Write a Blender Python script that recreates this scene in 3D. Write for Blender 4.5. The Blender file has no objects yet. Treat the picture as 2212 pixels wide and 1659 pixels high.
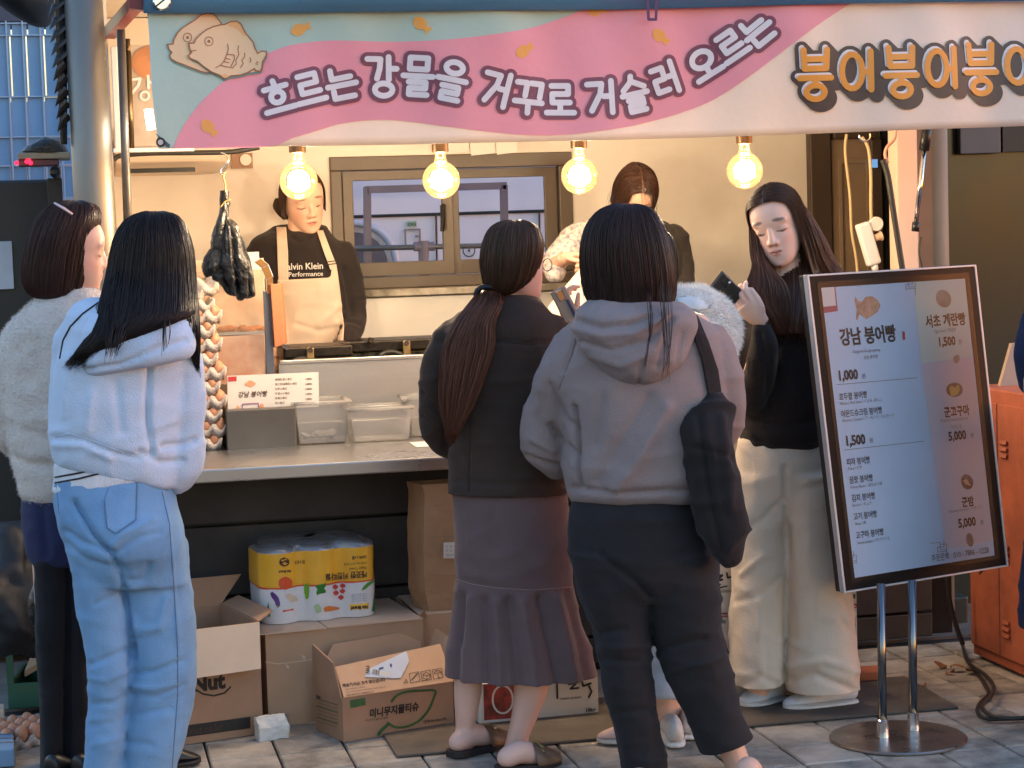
import bpy, math, random
import numpy as np
from mathutils import Vector, Matrix
from mathutils.bvhtree import BVHTree

V = Vector
random.seed(7)
RNG = np.random.default_rng(11)
scene = bpy.context.scene
COL = scene.collection

# ------------------------------------------------------------------ camera
W, H, F = 2212.0, 1659.0, 4450.0          # picture units used for measuring, focal length in them
EYE = V((0, 0, 1.5))
TH = math.radians(12.2)
PITCH = math.atan((829.5 - 500) / F)
ROLL = math.radians(1.8)
Fh = V((math.sin(TH), math.cos(TH), 0))
Rh = V((math.cos(TH), -math.sin(TH), 0))
Up = V((0, 0, 1))
cf = Fh * math.cos(PITCH) - Up * math.sin(PITCH)
cu0 = Up * math.cos(PITCH) + Fh * math.sin(PITCH)
cr = Rh * math.cos(ROLL) - cu0 * math.sin(ROLL)
cu = Rh * math.sin(ROLL) + cu0 * math.cos(ROLL)
camd = bpy.data.cameras.new('camera')
camd.sensor_width = 36.0
camd.lens = F / W * 36.0
camd.clip_start = 0.05
camd.clip_end = 400.0
cam = bpy.data.objects.new('camera', camd)
cam.matrix_world = Matrix(((cr.x, cu.x, -cf.x, EYE.x), (cr.y, cu.y, -cf.y, EYE.y), (cr.z, cu.z, -cf.z, EYE.z), (0, 0, 0, 1)))
COL.objects.link(cam)
scene.camera = cam
EXPO = 4.2
KE = 2.0 ** -EXPO
BULB_W = 33.0 * KE

# ------------------------------------------------------------------ dusk sky, weak sun, exposure
world = bpy.data.worlds.new('World')
scene.world = world
world.use_nodes = True
wn = world.node_tree.nodes
sky = wn.new('ShaderNodeTexSky')
sky.sky_type = 'NISHITA'
sky.sun_disc = False
SUN_EL, SUN_ROT = math.radians(0.3), math.radians(112)
sky.sun_elevation = SUN_EL
sky.sun_rotation = SUN_ROT
sky.ozone_density = 2.2
sky.dust_density = 0.6
bg = wn['Background']
world.node_tree.links.new(sky.outputs[0], bg.inputs['Color'])
bg.inputs['Strength'].default_value = 0.15
sun_d = bpy.data.lights.new('sun', 'SUN')
sun_d.energy = 0.008
sun_d.angle = math.radians(45)
sun_d.color = (1.0, 0.86, 0.74)
sun_o = bpy.data.objects.new('sun', sun_d)
COL.objects.link(sun_o)
sd = V((math.sin(SUN_ROT) * math.cos(0.6), math.cos(SUN_ROT) * math.cos(0.6), math.sin(0.6)))  # soft afterglow
sun_o.rotation_euler = sd.to_track_quat('Z', 'Y').to_euler()
vs = scene.view_settings
vs.view_transform = 'Standard'
vs.look = 'None'
vs.gamma = 1.0
vs.use_curve_mapping = False
vs.exposure = EXPO
scene.display_settings.display_device = 'sRGB'
scene.render.engine = 'CYCLES'
scene.cycles.use_denoising = True
scene.cycles.max_bounces = 10
scene.cycles.transparent_max_bounces = 16
scene.cycles.sample_clamp_indirect = 4.0
scene.cycles.caustics_reflective = False
scene.cycles.caustics_refractive = False

# ------------------------------------------------------------------ measuring
def ray(px, py):
    return cf + cr * ((px - W / 2) / F) - cu * ((py - H / 2) / F)
def at_y(px, py, y):
    d = ray(px, py); return EYE + d * ((y - EYE.y) / d.y)
def at_x(px, py, x):
    d = ray(px, py); return EYE + d * ((x - EYE.x) / d.x)
def at_z(px, py, z=0.0):
    d = ray(px, py); return EYE + d * ((z - EYE.z) / d.z)
def pl(px, py, d):
    k = ray(px, py); return EYE + k * (d / k.dot(Fh))
def at_plane(px, py, p, n):
    d = ray(px, py); return EYE + d * ((p - EYE).dot(n) / d.dot(n))
def proj(co):
    q = co - np.array(EYE)
    z = q @ np.array(cf)
    return W / 2 + F * (q @ np.array(cr)) / z, H / 2 - F * (q @ np.array(cu)) / z

# ------------------------------------------------------------------ mesh builder
class MB:
    def __init__(s):
        s.v = []; s.f = []; s.m = []
    def quad(s, a, b, c, d, m=0):
        i = len(s.v); s.v += [tuple(a), tuple(b), tuple(c), tuple(d)]; s.f.append((i, i + 1, i + 2, i + 3)); s.m.append(m)
    def poly(s, pts, m=0):
        i = len(s.v); s.v += [tuple(p) for p in pts]; s.f.append(tuple(range(i, i + len(pts)))); s.m.append(m)
    def hexa(s, p, m=0):
        """eight corners: four of one face, then the four opposite"""
        i = len(s.v); s.v += [tuple(q) for q in p]
        for f in ((0, 3, 2, 1), (4, 5, 6, 7), (0, 1, 5, 4), (1, 2, 6, 5), (2, 3, 7, 6), (3, 0, 4, 7)):
            s.f.append(tuple(i + k for k in f)); s.m.append(m)
    def box(s, a, b, m=0):
        (x0, y0, z0), (x1, y1, z1) = a, b
        s.hexa([(x0, y0, z0), (x1, y0, z0), (x1, y1, z0), (x0, y1, z0), (x0, y0, z1), (x1, y0, z1), (x1, y1, z1), (x0, y1, z1)], m)
    def slab(s, quad, t, m=0):
        """a sheet: quad corners given, thickness vector t"""
        t = V(t); s.hexa([V(q) for q in quad] + [V(q) + t for q in quad], m)
    def obox(s, c, ax, ay, az, m=0):
        c, ax, ay, az = V(c), V(ax), V(ay), V(az)
        p = [c + sx * ax + sy * ay - az for sx, sy in ((-1, -1), (1, -1), (1, 1), (-1, 1))]
        s.hexa(p + [q + 2 * az for q in p], m)
    def rings(s, R, m=0, caps=True, closed=True):
        n = len(R[0]); i = len(s.v)
        for r in R: s.v += [tuple(p) for p in r]
        for a in range(len(R) - 1):
            for b in range(n if closed else n - 1):
                c = (b + 1) % n
                s.f.append((i + a * n + b, i + a * n + c, i + (a + 1) * n + c, i + (a + 1) * n + b)); s.m.append(m)
        if caps:
            s.f.append(tuple(i + k for k in range(n - 1, -1, -1))); s.m.append(m)
            j = i + (len(R) - 1) * n
            s.f.append(tuple(j + k for k in range(n))); s.m.append(m)
    def tube(s, pts, rad, n=8, m=0, flat=1.0, ref=None):
        pts = [V(p) for p in pts]
        if not hasattr(rad, '__len__'): rad = [rad] * len(pts)
        R = []; ref = V(ref) if ref is not None else None
        u = None
        for k, p in enumerate(pts):
            t = (pts[min(k + 1, len(pts) - 1)] - pts[max(k - 1, 0)]).normalized()
            if ref is not None: u = ref - t * ref.dot(t)
            elif u is None: u = t.orthogonal()
            else: u = u - t * u.dot(t)
            if u.length < 1e-6: u = t.orthogonal()
            u.normalize(); w = t.cross(u)
            R.append([p + (u * math.cos(2 * math.pi * j / n) + w * (flat * math.sin(2 * math.pi * j / n))) * rad[k] for j in range(n)])
        s.rings(R, m)
    def ball(s, c, rx, ry=None, rz=None, ax=None, n=16, m=0):
        c = V(c); ry = ry or rx; rz = rz or rx
        A = ax or (V((1, 0, 0)), V((0, 1, 0)), V((0, 0, 1)))
        R = []
        h = n // 2
        for a in range(1, h):
            t = math.pi * a / h
            R.append([c + A[0] * (rx * math.sin(t) * math.cos(2 * math.pi * b / n)) + A[1] * (ry * math.sin(t) * math.sin(2 * math.pi * b / n)) - A[2] * (rz * math.cos(t)) for b in range(n)])
        i = len(s.v); s.rings(R, m, caps=False)
        lo = len(s.v); s.v.append(tuple(c - A[2] * rz)); hi = len(s.v); s.v.append(tuple(c + A[2] * rz))
        for b in range(n):
            s.f.append((lo, i + (b + 1) % n, i + b)); s.m.append(m)
            j = i + (h - 2) * n
            s.f.append((hi, j + b, j + (b + 1) % n)); s.m.append(m)
    def lathe(s, c, prof, n=24, m=0, axis=None):
        c = V(c)
        s.rings([[c + V((r * math.cos(2 * math.pi * b / n), r * math.sin(2 * math.pi * b / n), z)) for b in range(n)] for r, z in prof], m)
    def mesh(s, name):
        me = bpy.data.meshes.new(name)
        me.from_pydata(s.v, [], s.f)
        me.polygons.foreach_set('material_index', s.m)
        me.update()
        return me
    def build(s, name, mats, parent=None, smooth=False, bevel=0.0, seg=2, angle=None):
        return link(s.mesh(name), name, mats, parent, smooth, bevel, seg)

def link(me, name, mats, parent=None, smooth=False, bevel=0.0, seg=2):
    o = bpy.data.objects.new(name, me)
    COL.objects.link(o)
    for m in (mats if isinstance(mats, (list, tuple)) else [mats]): me.materials.append(m)
    if smooth: me.polygons.foreach_set('use_smooth', [True] * len(me.polygons))
    if parent is not None: adopt(o, parent)
    if bevel:
        b = o.modifiers.new('bevel', 'BEVEL'); b.width = bevel; b.segments = seg; b.limit_method = 'ANGLE'; b.angle_limit = 0.6
        if smooth is False:
            b.harden_normals = False
    return o
WORLD = {}
def adopt(o, parent):
    o.parent = parent
    o.matrix_parent_inverse = wmat(parent).inverted()
def wmat(o):
    if o.parent is None: return o.matrix_basis.copy()
    return wmat(o.parent) @ o.matrix_parent_inverse @ o.matrix_basis
def tag(o, label=None, cat=None, group=None, kind=None):
    if label: o['label'] = label
    if cat: o['category'] = cat
    if group: o['group'] = group
    if kind: o['kind'] = kind
    return o
def thing(name, label, cat, loc, group=None):
    o = bpy.data.objects.new(name, None)
    o.empty_display_size = 0.1
    o.location = loc
    COL.objects.link(o)
    return tag(o, label, cat, group)
def copy_thing(o, delta, label=None, skip=()):
    def rec(x, par):
        c = x.copy(); COL.objects.link(c)
        if par is not None:
            inv = x.matrix_parent_inverse.copy(); c.parent = par; c.matrix_parent_inverse = inv
        for k in [k for k in bpy.data.objects if k.parent == x]: rec(k, c)
        return c
    c = rec(o, None)
    c.location = o.location + V(delta)
    if label: c['label'] = label
    return c

# ------------------------------------------------------------------ numpy noise
def _h(i, j, k):
    n = (i * 374761393 + j * 668265263 + k * 2147483647 + 1013904223) & 0xffffffff
    n = ((n ^ (n >> 13)) * 1274126177) & 0xffffffff
    n = (n ^ (n >> 16)) & 0xffffffff
    return n.astype(np.float64) / 2147483648.0 - 1.0
def vnoise(P):
    P = np.asarray(P, dtype=np.float64)
    I = np.floor(P).astype(np.int64); f = P - I; f = f * f * (3 - 2 * f)
    out = 0
    for dx in (0, 1):
        for dy in (0, 1):
            for dz in (0, 1):
                w = (f[:, 0] if dx else 1 - f[:, 0]) * (f[:, 1] if dy else 1 - f[:, 1]) * (f[:, 2] if dz else 1 - f[:, 2])
                out = out + w * _h(I[:, 0] + dx, I[:, 1] + dy, I[:, 2] + dz)
    return out
def get_co(me):
    a = np.empty(len(me.vertices) * 3); me.vertices.foreach_get('co', a); return a.reshape(-1, 3)
def get_no(me):
    a = np.empty(len(me.vertices) * 3); me.vertices.foreach_get('normal', a); return a.reshape(-1, 3)
def set_co(me, a):
    me.vertices.foreach_set('co', np.ascontiguousarray(a).ravel()); me.update()
def polydist(px, py, pts):
    best = np.full(px.shape, 1e9)
    for (ax, ay), (bx, by) in zip(pts[:-1], pts[1:]):
        dx, dy = bx - ax, by - ay
        t = np.clip(((px - ax) * dx + (py - ay) * dy) / max(dx * dx + dy * dy, 1e-9), 0, 1)
        best = np.minimum(best, np.hypot(px - ax - t * dx, py - ay - t * dy))
    return best
def crumple(me, noise=(), folds=(), warp=0.0, ridge=()):
    """noise: (scale xyz, amp); folds: (polyline measured in the photograph, radius, depth in m) pressed along the normal"""
    co, no = get_co(me), get_no(me)
    amt = np.zeros(len(co))
    base = co.copy()
    if warp:
        base = base + warp * np.stack([vnoise(co * 4 + 7.7 * k) for k in range(3)], 1)
    for sc, a in noise:
        amt += a * vnoise(base * np.array(sc if hasattr(sc, '__len__') else (sc, sc, sc)) + 3.1)
    for sc, a in ridge:
        r_ = 1 - np.abs(vnoise(base * np.array(sc) + 5.3)) * 2; amt += a * np.clip(r_, 0, 1) ** 2
    if folds:
        px, py = proj(co)
        v = np.array(EYE) - co; v /= np.linalg.norm(v, axis=1)[:, None]
        face = np.clip((no * v).sum(1) * 2.2, 0, 1)
        for pts, rad, a in folds:
            dd = polydist(px, py, pts)
            amt += face * a * np.exp(-(dd / rad) ** 2)
    set_co(me, co + no * amt[:, None])

WORK = bpy.data.scenes.new('work')
def evaluated(o):
    WORK.collection.objects.link(o)
    WORK.view_layers[0].update(); dg = WORK.view_layers[0].depsgraph
    me = bpy.data.meshes.new_from_object(o.evaluated_get(dg))
    WORK.collection.objects.unlink(o)
    return me
def union(mb, voxel, smooth=4, name='m', decimate=None):
    """one continuous skin round overlapping shapes"""
    me = mb.mesh('tmp'); o = bpy.data.objects.new('tmp', me)
    r = o.modifiers.new('r', 'REMESH'); r.mode = 'VOXEL'; r.voxel_size = voxel
    if smooth:
        s = o.modifiers.new('s', 'SMOOTH'); s.factor = 0.5; s.iterations = smooth
    out = evaluated(o); out.name = name
    bpy.data.objects.remove(o); bpy.data.meshes.remove(me)
    return out
def trim(me, cuts):
    """cut hems clean: each cut is (a, b, distance, x range): everything below the line a-b goes"""
    import bmesh
    bm = bmesh.new(); bm.from_mesh(me)
    for a, b, d, xr in cuts:
        A, B = pl(a[0], a[1], d), pl(b[0], b[1], d); n = (B - A).cross(Fh).normalized()
        if n.z > 0: n = -n
        bm.verts.ensure_lookup_table()
        px, py = proj(np.array([tuple(v.co) for v in bm.verts])); bm.verts.index_update()
        ylim = min(a[1], b[1]) - 60
        ok = [(xr[0] <= px[v.index] <= xr[1]) and py[v.index] > ylim for v in bm.verts]
        fs = [f for f in bm.faces if all(ok[v.index] for v in f.verts)]
        geom = list({v for f in fs for v in f.verts}) + list({e for f in fs for e in f.edges}) + fs
        bmesh.ops.bisect_plane(bm, geom=geom, plane_co=A, plane_no=n, clear_outer=True, dist=1e-5)
        bm.verts.index_update()
    bm.to_mesh(me); bm.free(); me.update()
def bvh_of(me):
    co = get_co(me)
    return BVHTree.FromPolygons([V(c) for c in co], [tuple(p.vertices) for p in me.polygons])
def hit(bvh, px, py, off=0.0, fallback=None):
    d = ray(px, py).normalized()
    loc, nor, idx, dist = bvh.ray_cast(EYE, d)
    if loc is None: return fallback
    return loc - d * off
def on_stroke(bvh, pts, w, off=0.002, mb=None, step=6.0, m=0, closed=False):
    """a narrow raised strip (seam, cord, piping) laid over a surface along a line measured in the photograph"""
    mb = mb or MB()
    P = []
    for (ax, ay), (bx, by) in zip(pts[:-1], pts[1:]):
        k = max(1, int(math.hypot(bx - ax, by - ay) / step))
        for i in range(k): P.append((ax + (bx - ax) * i / k, ay + (by - ay) * i / k))
    P.append(pts[-1])
    Q = []
    for x, y in P:
        h = hit(bvh, x, y, off)
        if h is not None: Q.append(h)
        elif len(Q) > 1:
            mb.tube(Q, w, 5, m); Q = []
    if len(Q) > 1: mb.tube(Q, w, 5, m)
    return mb
def on_patch(bvh, poly, off=0.003, step=5.0, mb=None, m=0):
    """a cloth or printed patch following a surface inside an outline measured in the photograph"""
    mb = mb or MB()
    xs = [p[0] for p in poly]; ys = [p[1] for p in poly]
    x0, x1, y0, y1 = min(xs), max(xs), min(ys), max(ys)
    nx = max(2, int((x1 - x0) / step)); ny = max(2, int((y1 - y0) / step))
    def span(y):
        c = []
        for (ax, ay), (bx, by) in zip(poly, poly[1:] + poly[:1]):
            if (ay <= y < by) or (by <= y < ay): c.append(ax + (bx - ax) * (y - ay) / (by - ay))
        return (min(c), max(c)) if len(c) > 1 else None
    rows = []
    for j in range(ny + 1):
        sp = span(y0 + (y1 - y0) * (0.001 + 0.998 * j / ny))
        if sp is None: continue
        y = y0 + (y1 - y0) * j / ny
        rows.append([hit(bvh, sp[0] + (sp[1] - sp[0]) * i / nx, y, off) for i in range(nx + 1)])
    k0 = len(mb.v); ids = []
    for r in rows:
        ids.append([])
        for p in r:
            ids[-1].append(None if p is None else len(mb.v))
            if p is not None: mb.v.append(tuple(p))
    for a, b in zip(ids[:-1], ids[1:]):
        for i in range(nx):
            q = (a[i], a[i + 1], b[i + 1], b[i])
            if any(p is None for p in q): continue
            P = [V(mb.v[p]) for p in q]
            if max((P[0] - P[2]).length, (P[1] - P[3]).length) < 0.15: mb.f.append((q[3], q[2], q[1], q[0])); mb.m.append(m)
    return mb

def catmull(rows, sub):
    A = np.array(rows, dtype=float); n = len(A); out = []
    for i in range(n - 1):
        p0, p1, p2, p3 = A[max(i - 1, 0)], A[i], A[i + 1], A[min(i + 2, n - 1)]
        for k in range(sub):
            t = k / sub
            out.append(0.5 * ((2 * p1) + (-p0 + p2) * t + (2 * p0 - 5 * p1 + 4 * p2 - p3) * t * t + (-p0 + 3 * p1 - 3 * p2 + p3) * t ** 3))
    out.append(A[-1]); return out
def spl(pts, sub=5):
    return [V(p) for p in catmull([tuple(p) for p in pts], sub)]
def ring_at(d, row, n, p=2.3):
    """row: left x, left y, right x, right y (photograph), half depth in m, offset away from the camera"""
    xl, yl, xr, yr, b, vo = row
    L, R = pl(xl, yl, d + vo), pl(xr, yr, d + vo)
    c = (L + R) / 2; U = (R - L) / 2
    out = []
    for k in range(n):
        a = 2 * math.pi * k / n; ca, sa = math.cos(a), math.sin(a)
        out.append(c + U * math.copysign(abs(ca) ** (2 / p), ca) + Fh * (b * math.copysign(abs(sa) ** (2 / p), sa)))
    return out
def norm_rows(rows):
    o = []
    for r in rows:
        if len(r) == 4: y, xl, xr, b = r; o.append((xl, y, xr, y, b, 0.0))
        elif len(r) == 5: y, xl, xr, b, vo = r; o.append((xl, y, xr, y, b, vo))
        else: o.append(tuple(r))
    return o
def loft(mb, d, rows, sub=4, n=36, p=2.3, m=0):
    rr = catmull(norm_rows(rows), sub)
    mb.rings([ring_at(d, r, n, p) for r in rr], m)
    return mb
def limb(mb, pts, n=14, sub=5, m=0, flat=1.0, ref=None):
    """pts: (point, radius)"""
    rr = catmull([(p.x, p.y, p.z, r) for p, r in pts], sub)
    mb.tube([V(q[:3]) for q in rr], [q[3] for q in rr], n, m, flat, ref)
    for q in (rr[0], rr[-1]): mb.ball(V(q[:3]), q[3] * 0.98, n=10, m=m)
    return mb
# ------------------------------------------------------------------ materials
def S(r, g, b):
    f = lambda c: (c / 255 / 12.92) if c <= 10 else (((c / 255) + 0.055) / 1.055) ** 2.4
    return (f(r), f(g), f(b), 1)
def mat(name, color, rough=0.6, metal=0.0, var=0.0, vscale=6.0, bump=0.0, bscale=40.0, stretch=(1, 1, 1), spec=0.5, trans=0.0, sheen=0.0, alpha=1.0, col2=None, coat=0.0, rvar=0.0, sss=0.0, world=False):
    m = bpy.data.materials.new(name); m.use_nodes = True
    nt = m.node_tree; N = nt.nodes; L = nt.links; b = N['Principled BSDF']
    b.inputs['Base Color'].default_value = color
    b.inputs['Roughness'].default_value = rough
    b.inputs['Metallic'].default_value = metal
    b.inputs['Specular IOR Level'].default_value = spec
    if sheen: b.inputs['Sheen Weight'].default_value = sheen; b.inputs['Sheen Roughness'].default_value = 0.5
    if coat: b.inputs['Coat Weight'].default_value = coat
    if alpha < 1: b.inputs['Alpha'].default_value = alpha
    if sss: b.inputs['Subsurface Weight'].default_value = sss; b.inputs['Subsurface Radius'].default_value = (0.012, 0.005, 0.003); b.inputs['Subsurface Scale'].default_value = 0.6
    tc = None
    geo = N.new('ShaderNodeNewGeometry') if world else None
    def mapping(scale):
        nonlocal tc
        tc = tc or N.new('ShaderNodeTexCoord')
        mp = N.new('ShaderNodeMapping'); mp.inputs['Scale'].default_value = [scale * s for s in stretch]
        L.new(geo.outputs['Position'] if world else tc.outputs['Object'], mp.inputs['Vector']); return mp
    if var or col2 or rvar:
        nz = N.new('ShaderNodeTexNoise'); nz.inputs['Detail'].default_value = 6; nz.inputs['Roughness'].default_value = 0.6; nz.inputs['Scale'].default_value = 1
        L.new(mapping(vscale).outputs[0], nz.inputs['Vector'])
        if var or col2:
            mx = N.new('ShaderNodeMix'); mx.data_type = 'RGBA'
            c2 = col2 or tuple(c * (1 - var) for c in color[:3]) + (1,)
            c1 = color if col2 else tuple(min(1, c * (1 + var * 0.6)) for c in color[:3]) + (1,)
            mx.inputs[6].default_value = c1; mx.inputs[7].default_value = c2
            rp = N.new('ShaderNodeValToRGB'); rp.color_ramp.elements[0].position = 0.36; rp.color_ramp.elements[1].position = 0.66
            L.new(nz.outputs['Fac'], rp.inputs[0]); L.new(rp.outputs[0], mx.inputs[0]); L.new(mx.outputs[2], b.inputs['Base Color'])
        if rvar:
            mr = N.new('ShaderNodeMapRange'); mr.inputs[1].default_value = 0.3; mr.inputs[2].default_value = 0.7; mr.inputs[3].default_value = max(0.02, rough - rvar); mr.inputs[4].default_value = min(1, rough + rvar)
            L.new(nz.outputs['Fac'], mr.inputs[0]); L.new(mr.outputs[0], b.inputs['Roughness'])
    if bump:
        n2 = N.new('ShaderNodeTexNoise'); n2.inputs['Detail'].default_value = 4; n2.inputs['Scale'].default_value = 1
        L.new(mapping(bscale).outputs[0], n2.inputs['Vector'])
        bp = N.new('ShaderNodeBump'); bp.inputs['Strength'].default_value = bump; bp.inputs['Distance'].default_value = 0.01
        L.new(n2.outputs['Fac'], bp.inputs['Height']); L.new(bp.outputs[0], b.inputs['Normal'])
    if trans:
        out = N['Material Output']; tr = N.new('ShaderNodeBsdfTranslucent'); ms = N.new('ShaderNodeMixShader'); ms.inputs[0].default_value = trans
        src = b.inputs['Base Color'].links[0].from_socket if b.inputs['Base Color'].is_linked else None
        if src: L.new(src, tr.inputs['Color'])
        else: tr.inputs['Color'].default_value = color
        L.new(b.outputs[0], ms.inputs[1]); L.new(tr.outputs[0], ms.inputs[2]); L.new(ms.outputs[0], out.inputs['Surface'])
    return m
def clear(name, tint=(1, 1, 1, 1), gloss=0.12, rough=0.05, film=0.0, filmcol=(0.8, 0.8, 0.8, 1)):
    """thin clear or milky sheet: see-through, with a reflection that grows at grazing angles"""
    m = bpy.data.materials.new(name); m.use_nodes = True
    nt = m.node_tree; N = nt.nodes; L = nt.links
    N.remove(N['Principled BSDF']); out = N['Material Output']
    t = N.new('ShaderNodeBsdfTransparent'); t.inputs[0].default_value = tint
    g = N.new('ShaderNodeBsdfGlossy'); g.inputs['Roughness'].default_value = rough; g.inputs['Color'].default_value = (1, 1, 1, 1)
    fr = N.new('ShaderNodeFresnel'); fr.inputs[0].default_value = 1.45
    ad = N.new('ShaderNodeMath'); ad.operation = 'ADD'; ad.use_clamp = True; ad.inputs[1].default_value = gloss
    L.new(fr.outputs[0], ad.inputs[0])
    ms = N.new('ShaderNodeMixShader'); L.new(ad.outputs[0], ms.inputs[0]); L.new(t.outputs[0], ms.inputs[1]); L.new(g.outputs[0], ms.inputs[2])
    last = ms
    if film:
        df = N.new('ShaderNodeBsdfDiffuse'); df.inputs[0].default_value = filmcol
        tl = N.new('ShaderNodeBsdfTranslucent'); tl.inputs[0].default_value = filmcol
        m1 = N.new('ShaderNodeMixShader'); m1.inputs[0].default_value = 0.5; L.new(df.outputs[0], m1.inputs[1]); L.new(tl.outputs[0], m1.inputs[2])
        m2 = N.new('ShaderNodeMixShader'); m2.inputs[0].default_value = film; L.new(ms.outputs[0], m2.inputs[1]); L.new(m1.outputs[0], m2.inputs[2]); last = m2
    L.new(last.outputs[0], out.inputs['Surface'])
    return m
def emit(name, color, strength):
    m = bpy.data.materials.new(name); m.use_nodes = True
    N = m.node_tree.nodes; N.remove(N['Principled BSDF'])
    e = N.new('ShaderNodeEmission'); e.inputs[0].default_value = color; e.inputs[1].default_value = strength * KE
    m.node_tree.links.new(e.outputs[0], N['Material Output'].inputs['Surface']); return m
def attr_mat(name, attr='tone', rough=0.5, bump=0.0, bscale=300, spec=0.4, sss=0.0, mix=None, sheen=0.0):
    """colour carried by the vertices: skin with its lips and brows, strands of different tone"""
    m = mat(name, (0.5, 0.5, 0.5, 1), rough, bump=bump, bscale=bscale, spec=spec, sss=sss, sheen=sheen)
    N = m.node_tree.nodes
    a = N.new('ShaderNodeAttribute'); a.attribute_name = attr
    m.node_tree.links.new(a.outputs['Color'], N['Principled BSDF'].inputs['Base Color']); return m
def paint(me, cols, name='tone'):
    a = me.color_attributes.new(name, 'FLOAT_COLOR', 'POINT')
    c = np.ones((len(me.vertices), 4)); c[:, :3] = cols
    a.data.foreach_set('color', c.ravel())

M = {}
M['steel'] = mat('brushed_steel', S(196, 194, 190), 0.36, 0.9, var=0.10, vscale=3, bump=0.03, bscale=40, stretch=(0.3, 1, 6), rvar=0.05)
M['steel_h'] = mat('brushed_steel_top', S(190, 188, 186), 0.30, 0.95, var=0.06, vscale=3, bump=0.02, bscale=12, rvar=0.07)
M['chrome'] = mat('polished_metal', S(215, 213, 210), 0.12, 1.0)
M['polegrey'] = mat('dull_pipe', S(120, 116, 110), 0.45, 0.6, var=0.15, vscale=8)
M['castiron'] = mat('oiled_iron', S(48, 42, 36), 0.38, 0.7, var=0.4, vscale=20, bump=0.2, bscale=60)
M['brass'] = mat('worn_brass', S(150, 130, 90), 0.35, 0.9, var=0.3, vscale=40)
M['black'] = mat('black_plastic', S(24, 24, 26), 0.4, var=0.2)
M['white'] = mat('white_plastic', S(225, 222, 216), 0.4)
M['card'] = mat('cardboard', S(192, 154, 122), 0.85, var=0.10, vscale=5, bump=0.06, bscale=30)
M['card_in'] = mat('cardboard_light', S(214, 184, 156), 0.85, var=0.08, vscale=6, bump=0.06, bscale=30)
M['card_dk'] = mat('cardboard_brown', S(168, 130, 102), 0.85, var=0.12, vscale=5, bump=0.06, bscale=30)
M['kraft'] = mat('kraft_paper', S(178, 138, 102), 0.75, var=0.08, vscale=8, bump=0.35, bscale=12, trans=0.12)
M['paper'] = mat('white_paper', S(228, 224, 218), 0.7, var=0.04, vscale=10, trans=0.2)
M['ink'] = mat('black_ink', S(32, 28, 28), 0.6)
M['ink_soft'] = mat('grey_ink', S(120, 124, 132), 0.7)
M['ink_brown'] = mat('brown_ink', S(82, 58, 44), 0.7)
M['ink_red'] = mat('red_ink', S(176, 46, 48), 0.6)
M['ink_green'] = mat('green_ink', S(62, 96, 52), 0.7, var=0.2, vscale=30)
M['wall'] = mat('cream_panel', S(230, 221, 210), 0.5, var=0.08, vscale=2.5, bump=0.03, bscale=10)
M['wall_lo'] = mat('white_lower_panel', S(236, 230, 222), 0.45, var=0.04, vscale=2)
M['winframe'] = mat('brown_window_frame', S(92, 80, 68), 0.42, var=0.1, vscale=5)
M['bodyboard'] = mat('charcoal_panel', S(66, 60, 58), 0.6, var=0.25, vscale=3, bump=0.1, bscale=30, rvar=0.15)
M['dark'] = mat('dark_cabinet', S(38, 40, 38), 0.45, var=0.2, vscale=2)
M['oldcol'] = mat('grey_column', S(128, 118, 102), 0.55, var=0.1, vscale=3)
M['rubber'] = mat('dark_mat', S(92, 82, 72), 0.8, var=0.3, vscale=6, bump=0.3, bscale=120)
M['cable'] = mat('cable_sheath', S(40, 38, 36), 0.5)
M['cable_w'] = mat('cream_cable', S(196, 172, 128), 0.5)
M['glass'] = clear('window_glass', gloss=-0.045)
M['amber'] = clear('amber_glass', (1.0, 0.88, 0.70, 1), gloss=0.02, rough=0.02)
_n = M['amber'].node_tree; _e = _n.nodes.new('ShaderNodeEmission'); _e.inputs[0].default_value = (1.0, 0.46, 0.17, 1); _e.inputs[1].default_value = 0.36 * KE
_a = _n.nodes.new('ShaderNodeAddShader'); _o = _n.nodes['Material Output']; _s = _o.inputs['Surface'].links[0].from_socket   # lit lamp: its coloured globe glows
_n.links.new(_s, _a.inputs[0]); _n.links.new(_e.outputs[0], _a.inputs[1]); _n.links.new(_a.outputs[0], _o.inputs['Surface'])
M['milky'] = clear('milky_plastic', (0.97, 0.97, 0.97, 1), gloss=0.03, rough=0.2, film=0.27, filmcol=(0.86, 0.85, 0.83, 1))
M['film'] = clear('clear_film', (0.96, 0.96, 0.97, 1), gloss=0.06, rough=0.14, film=0.06)
M['lacquer'] = mat('orange_locker_paint', S(172, 92, 64), 0.52, var=0.25, vscale=6, rvar=0.12)
M['pulp'] = mat('grey_egg_pulp', S(204, 194, 184), 0.92, var=0.15, vscale=30, bump=0.5, bscale=140)
M['egg'] = mat('brown_eggshell', S(196, 138, 104), 0.5, var=0.12, vscale=12, sss=0.1)
M['bagblack'] = mat('black_bag_film', S(26, 26, 26), 0.36, bump=0.6, bscale=60)

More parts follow.
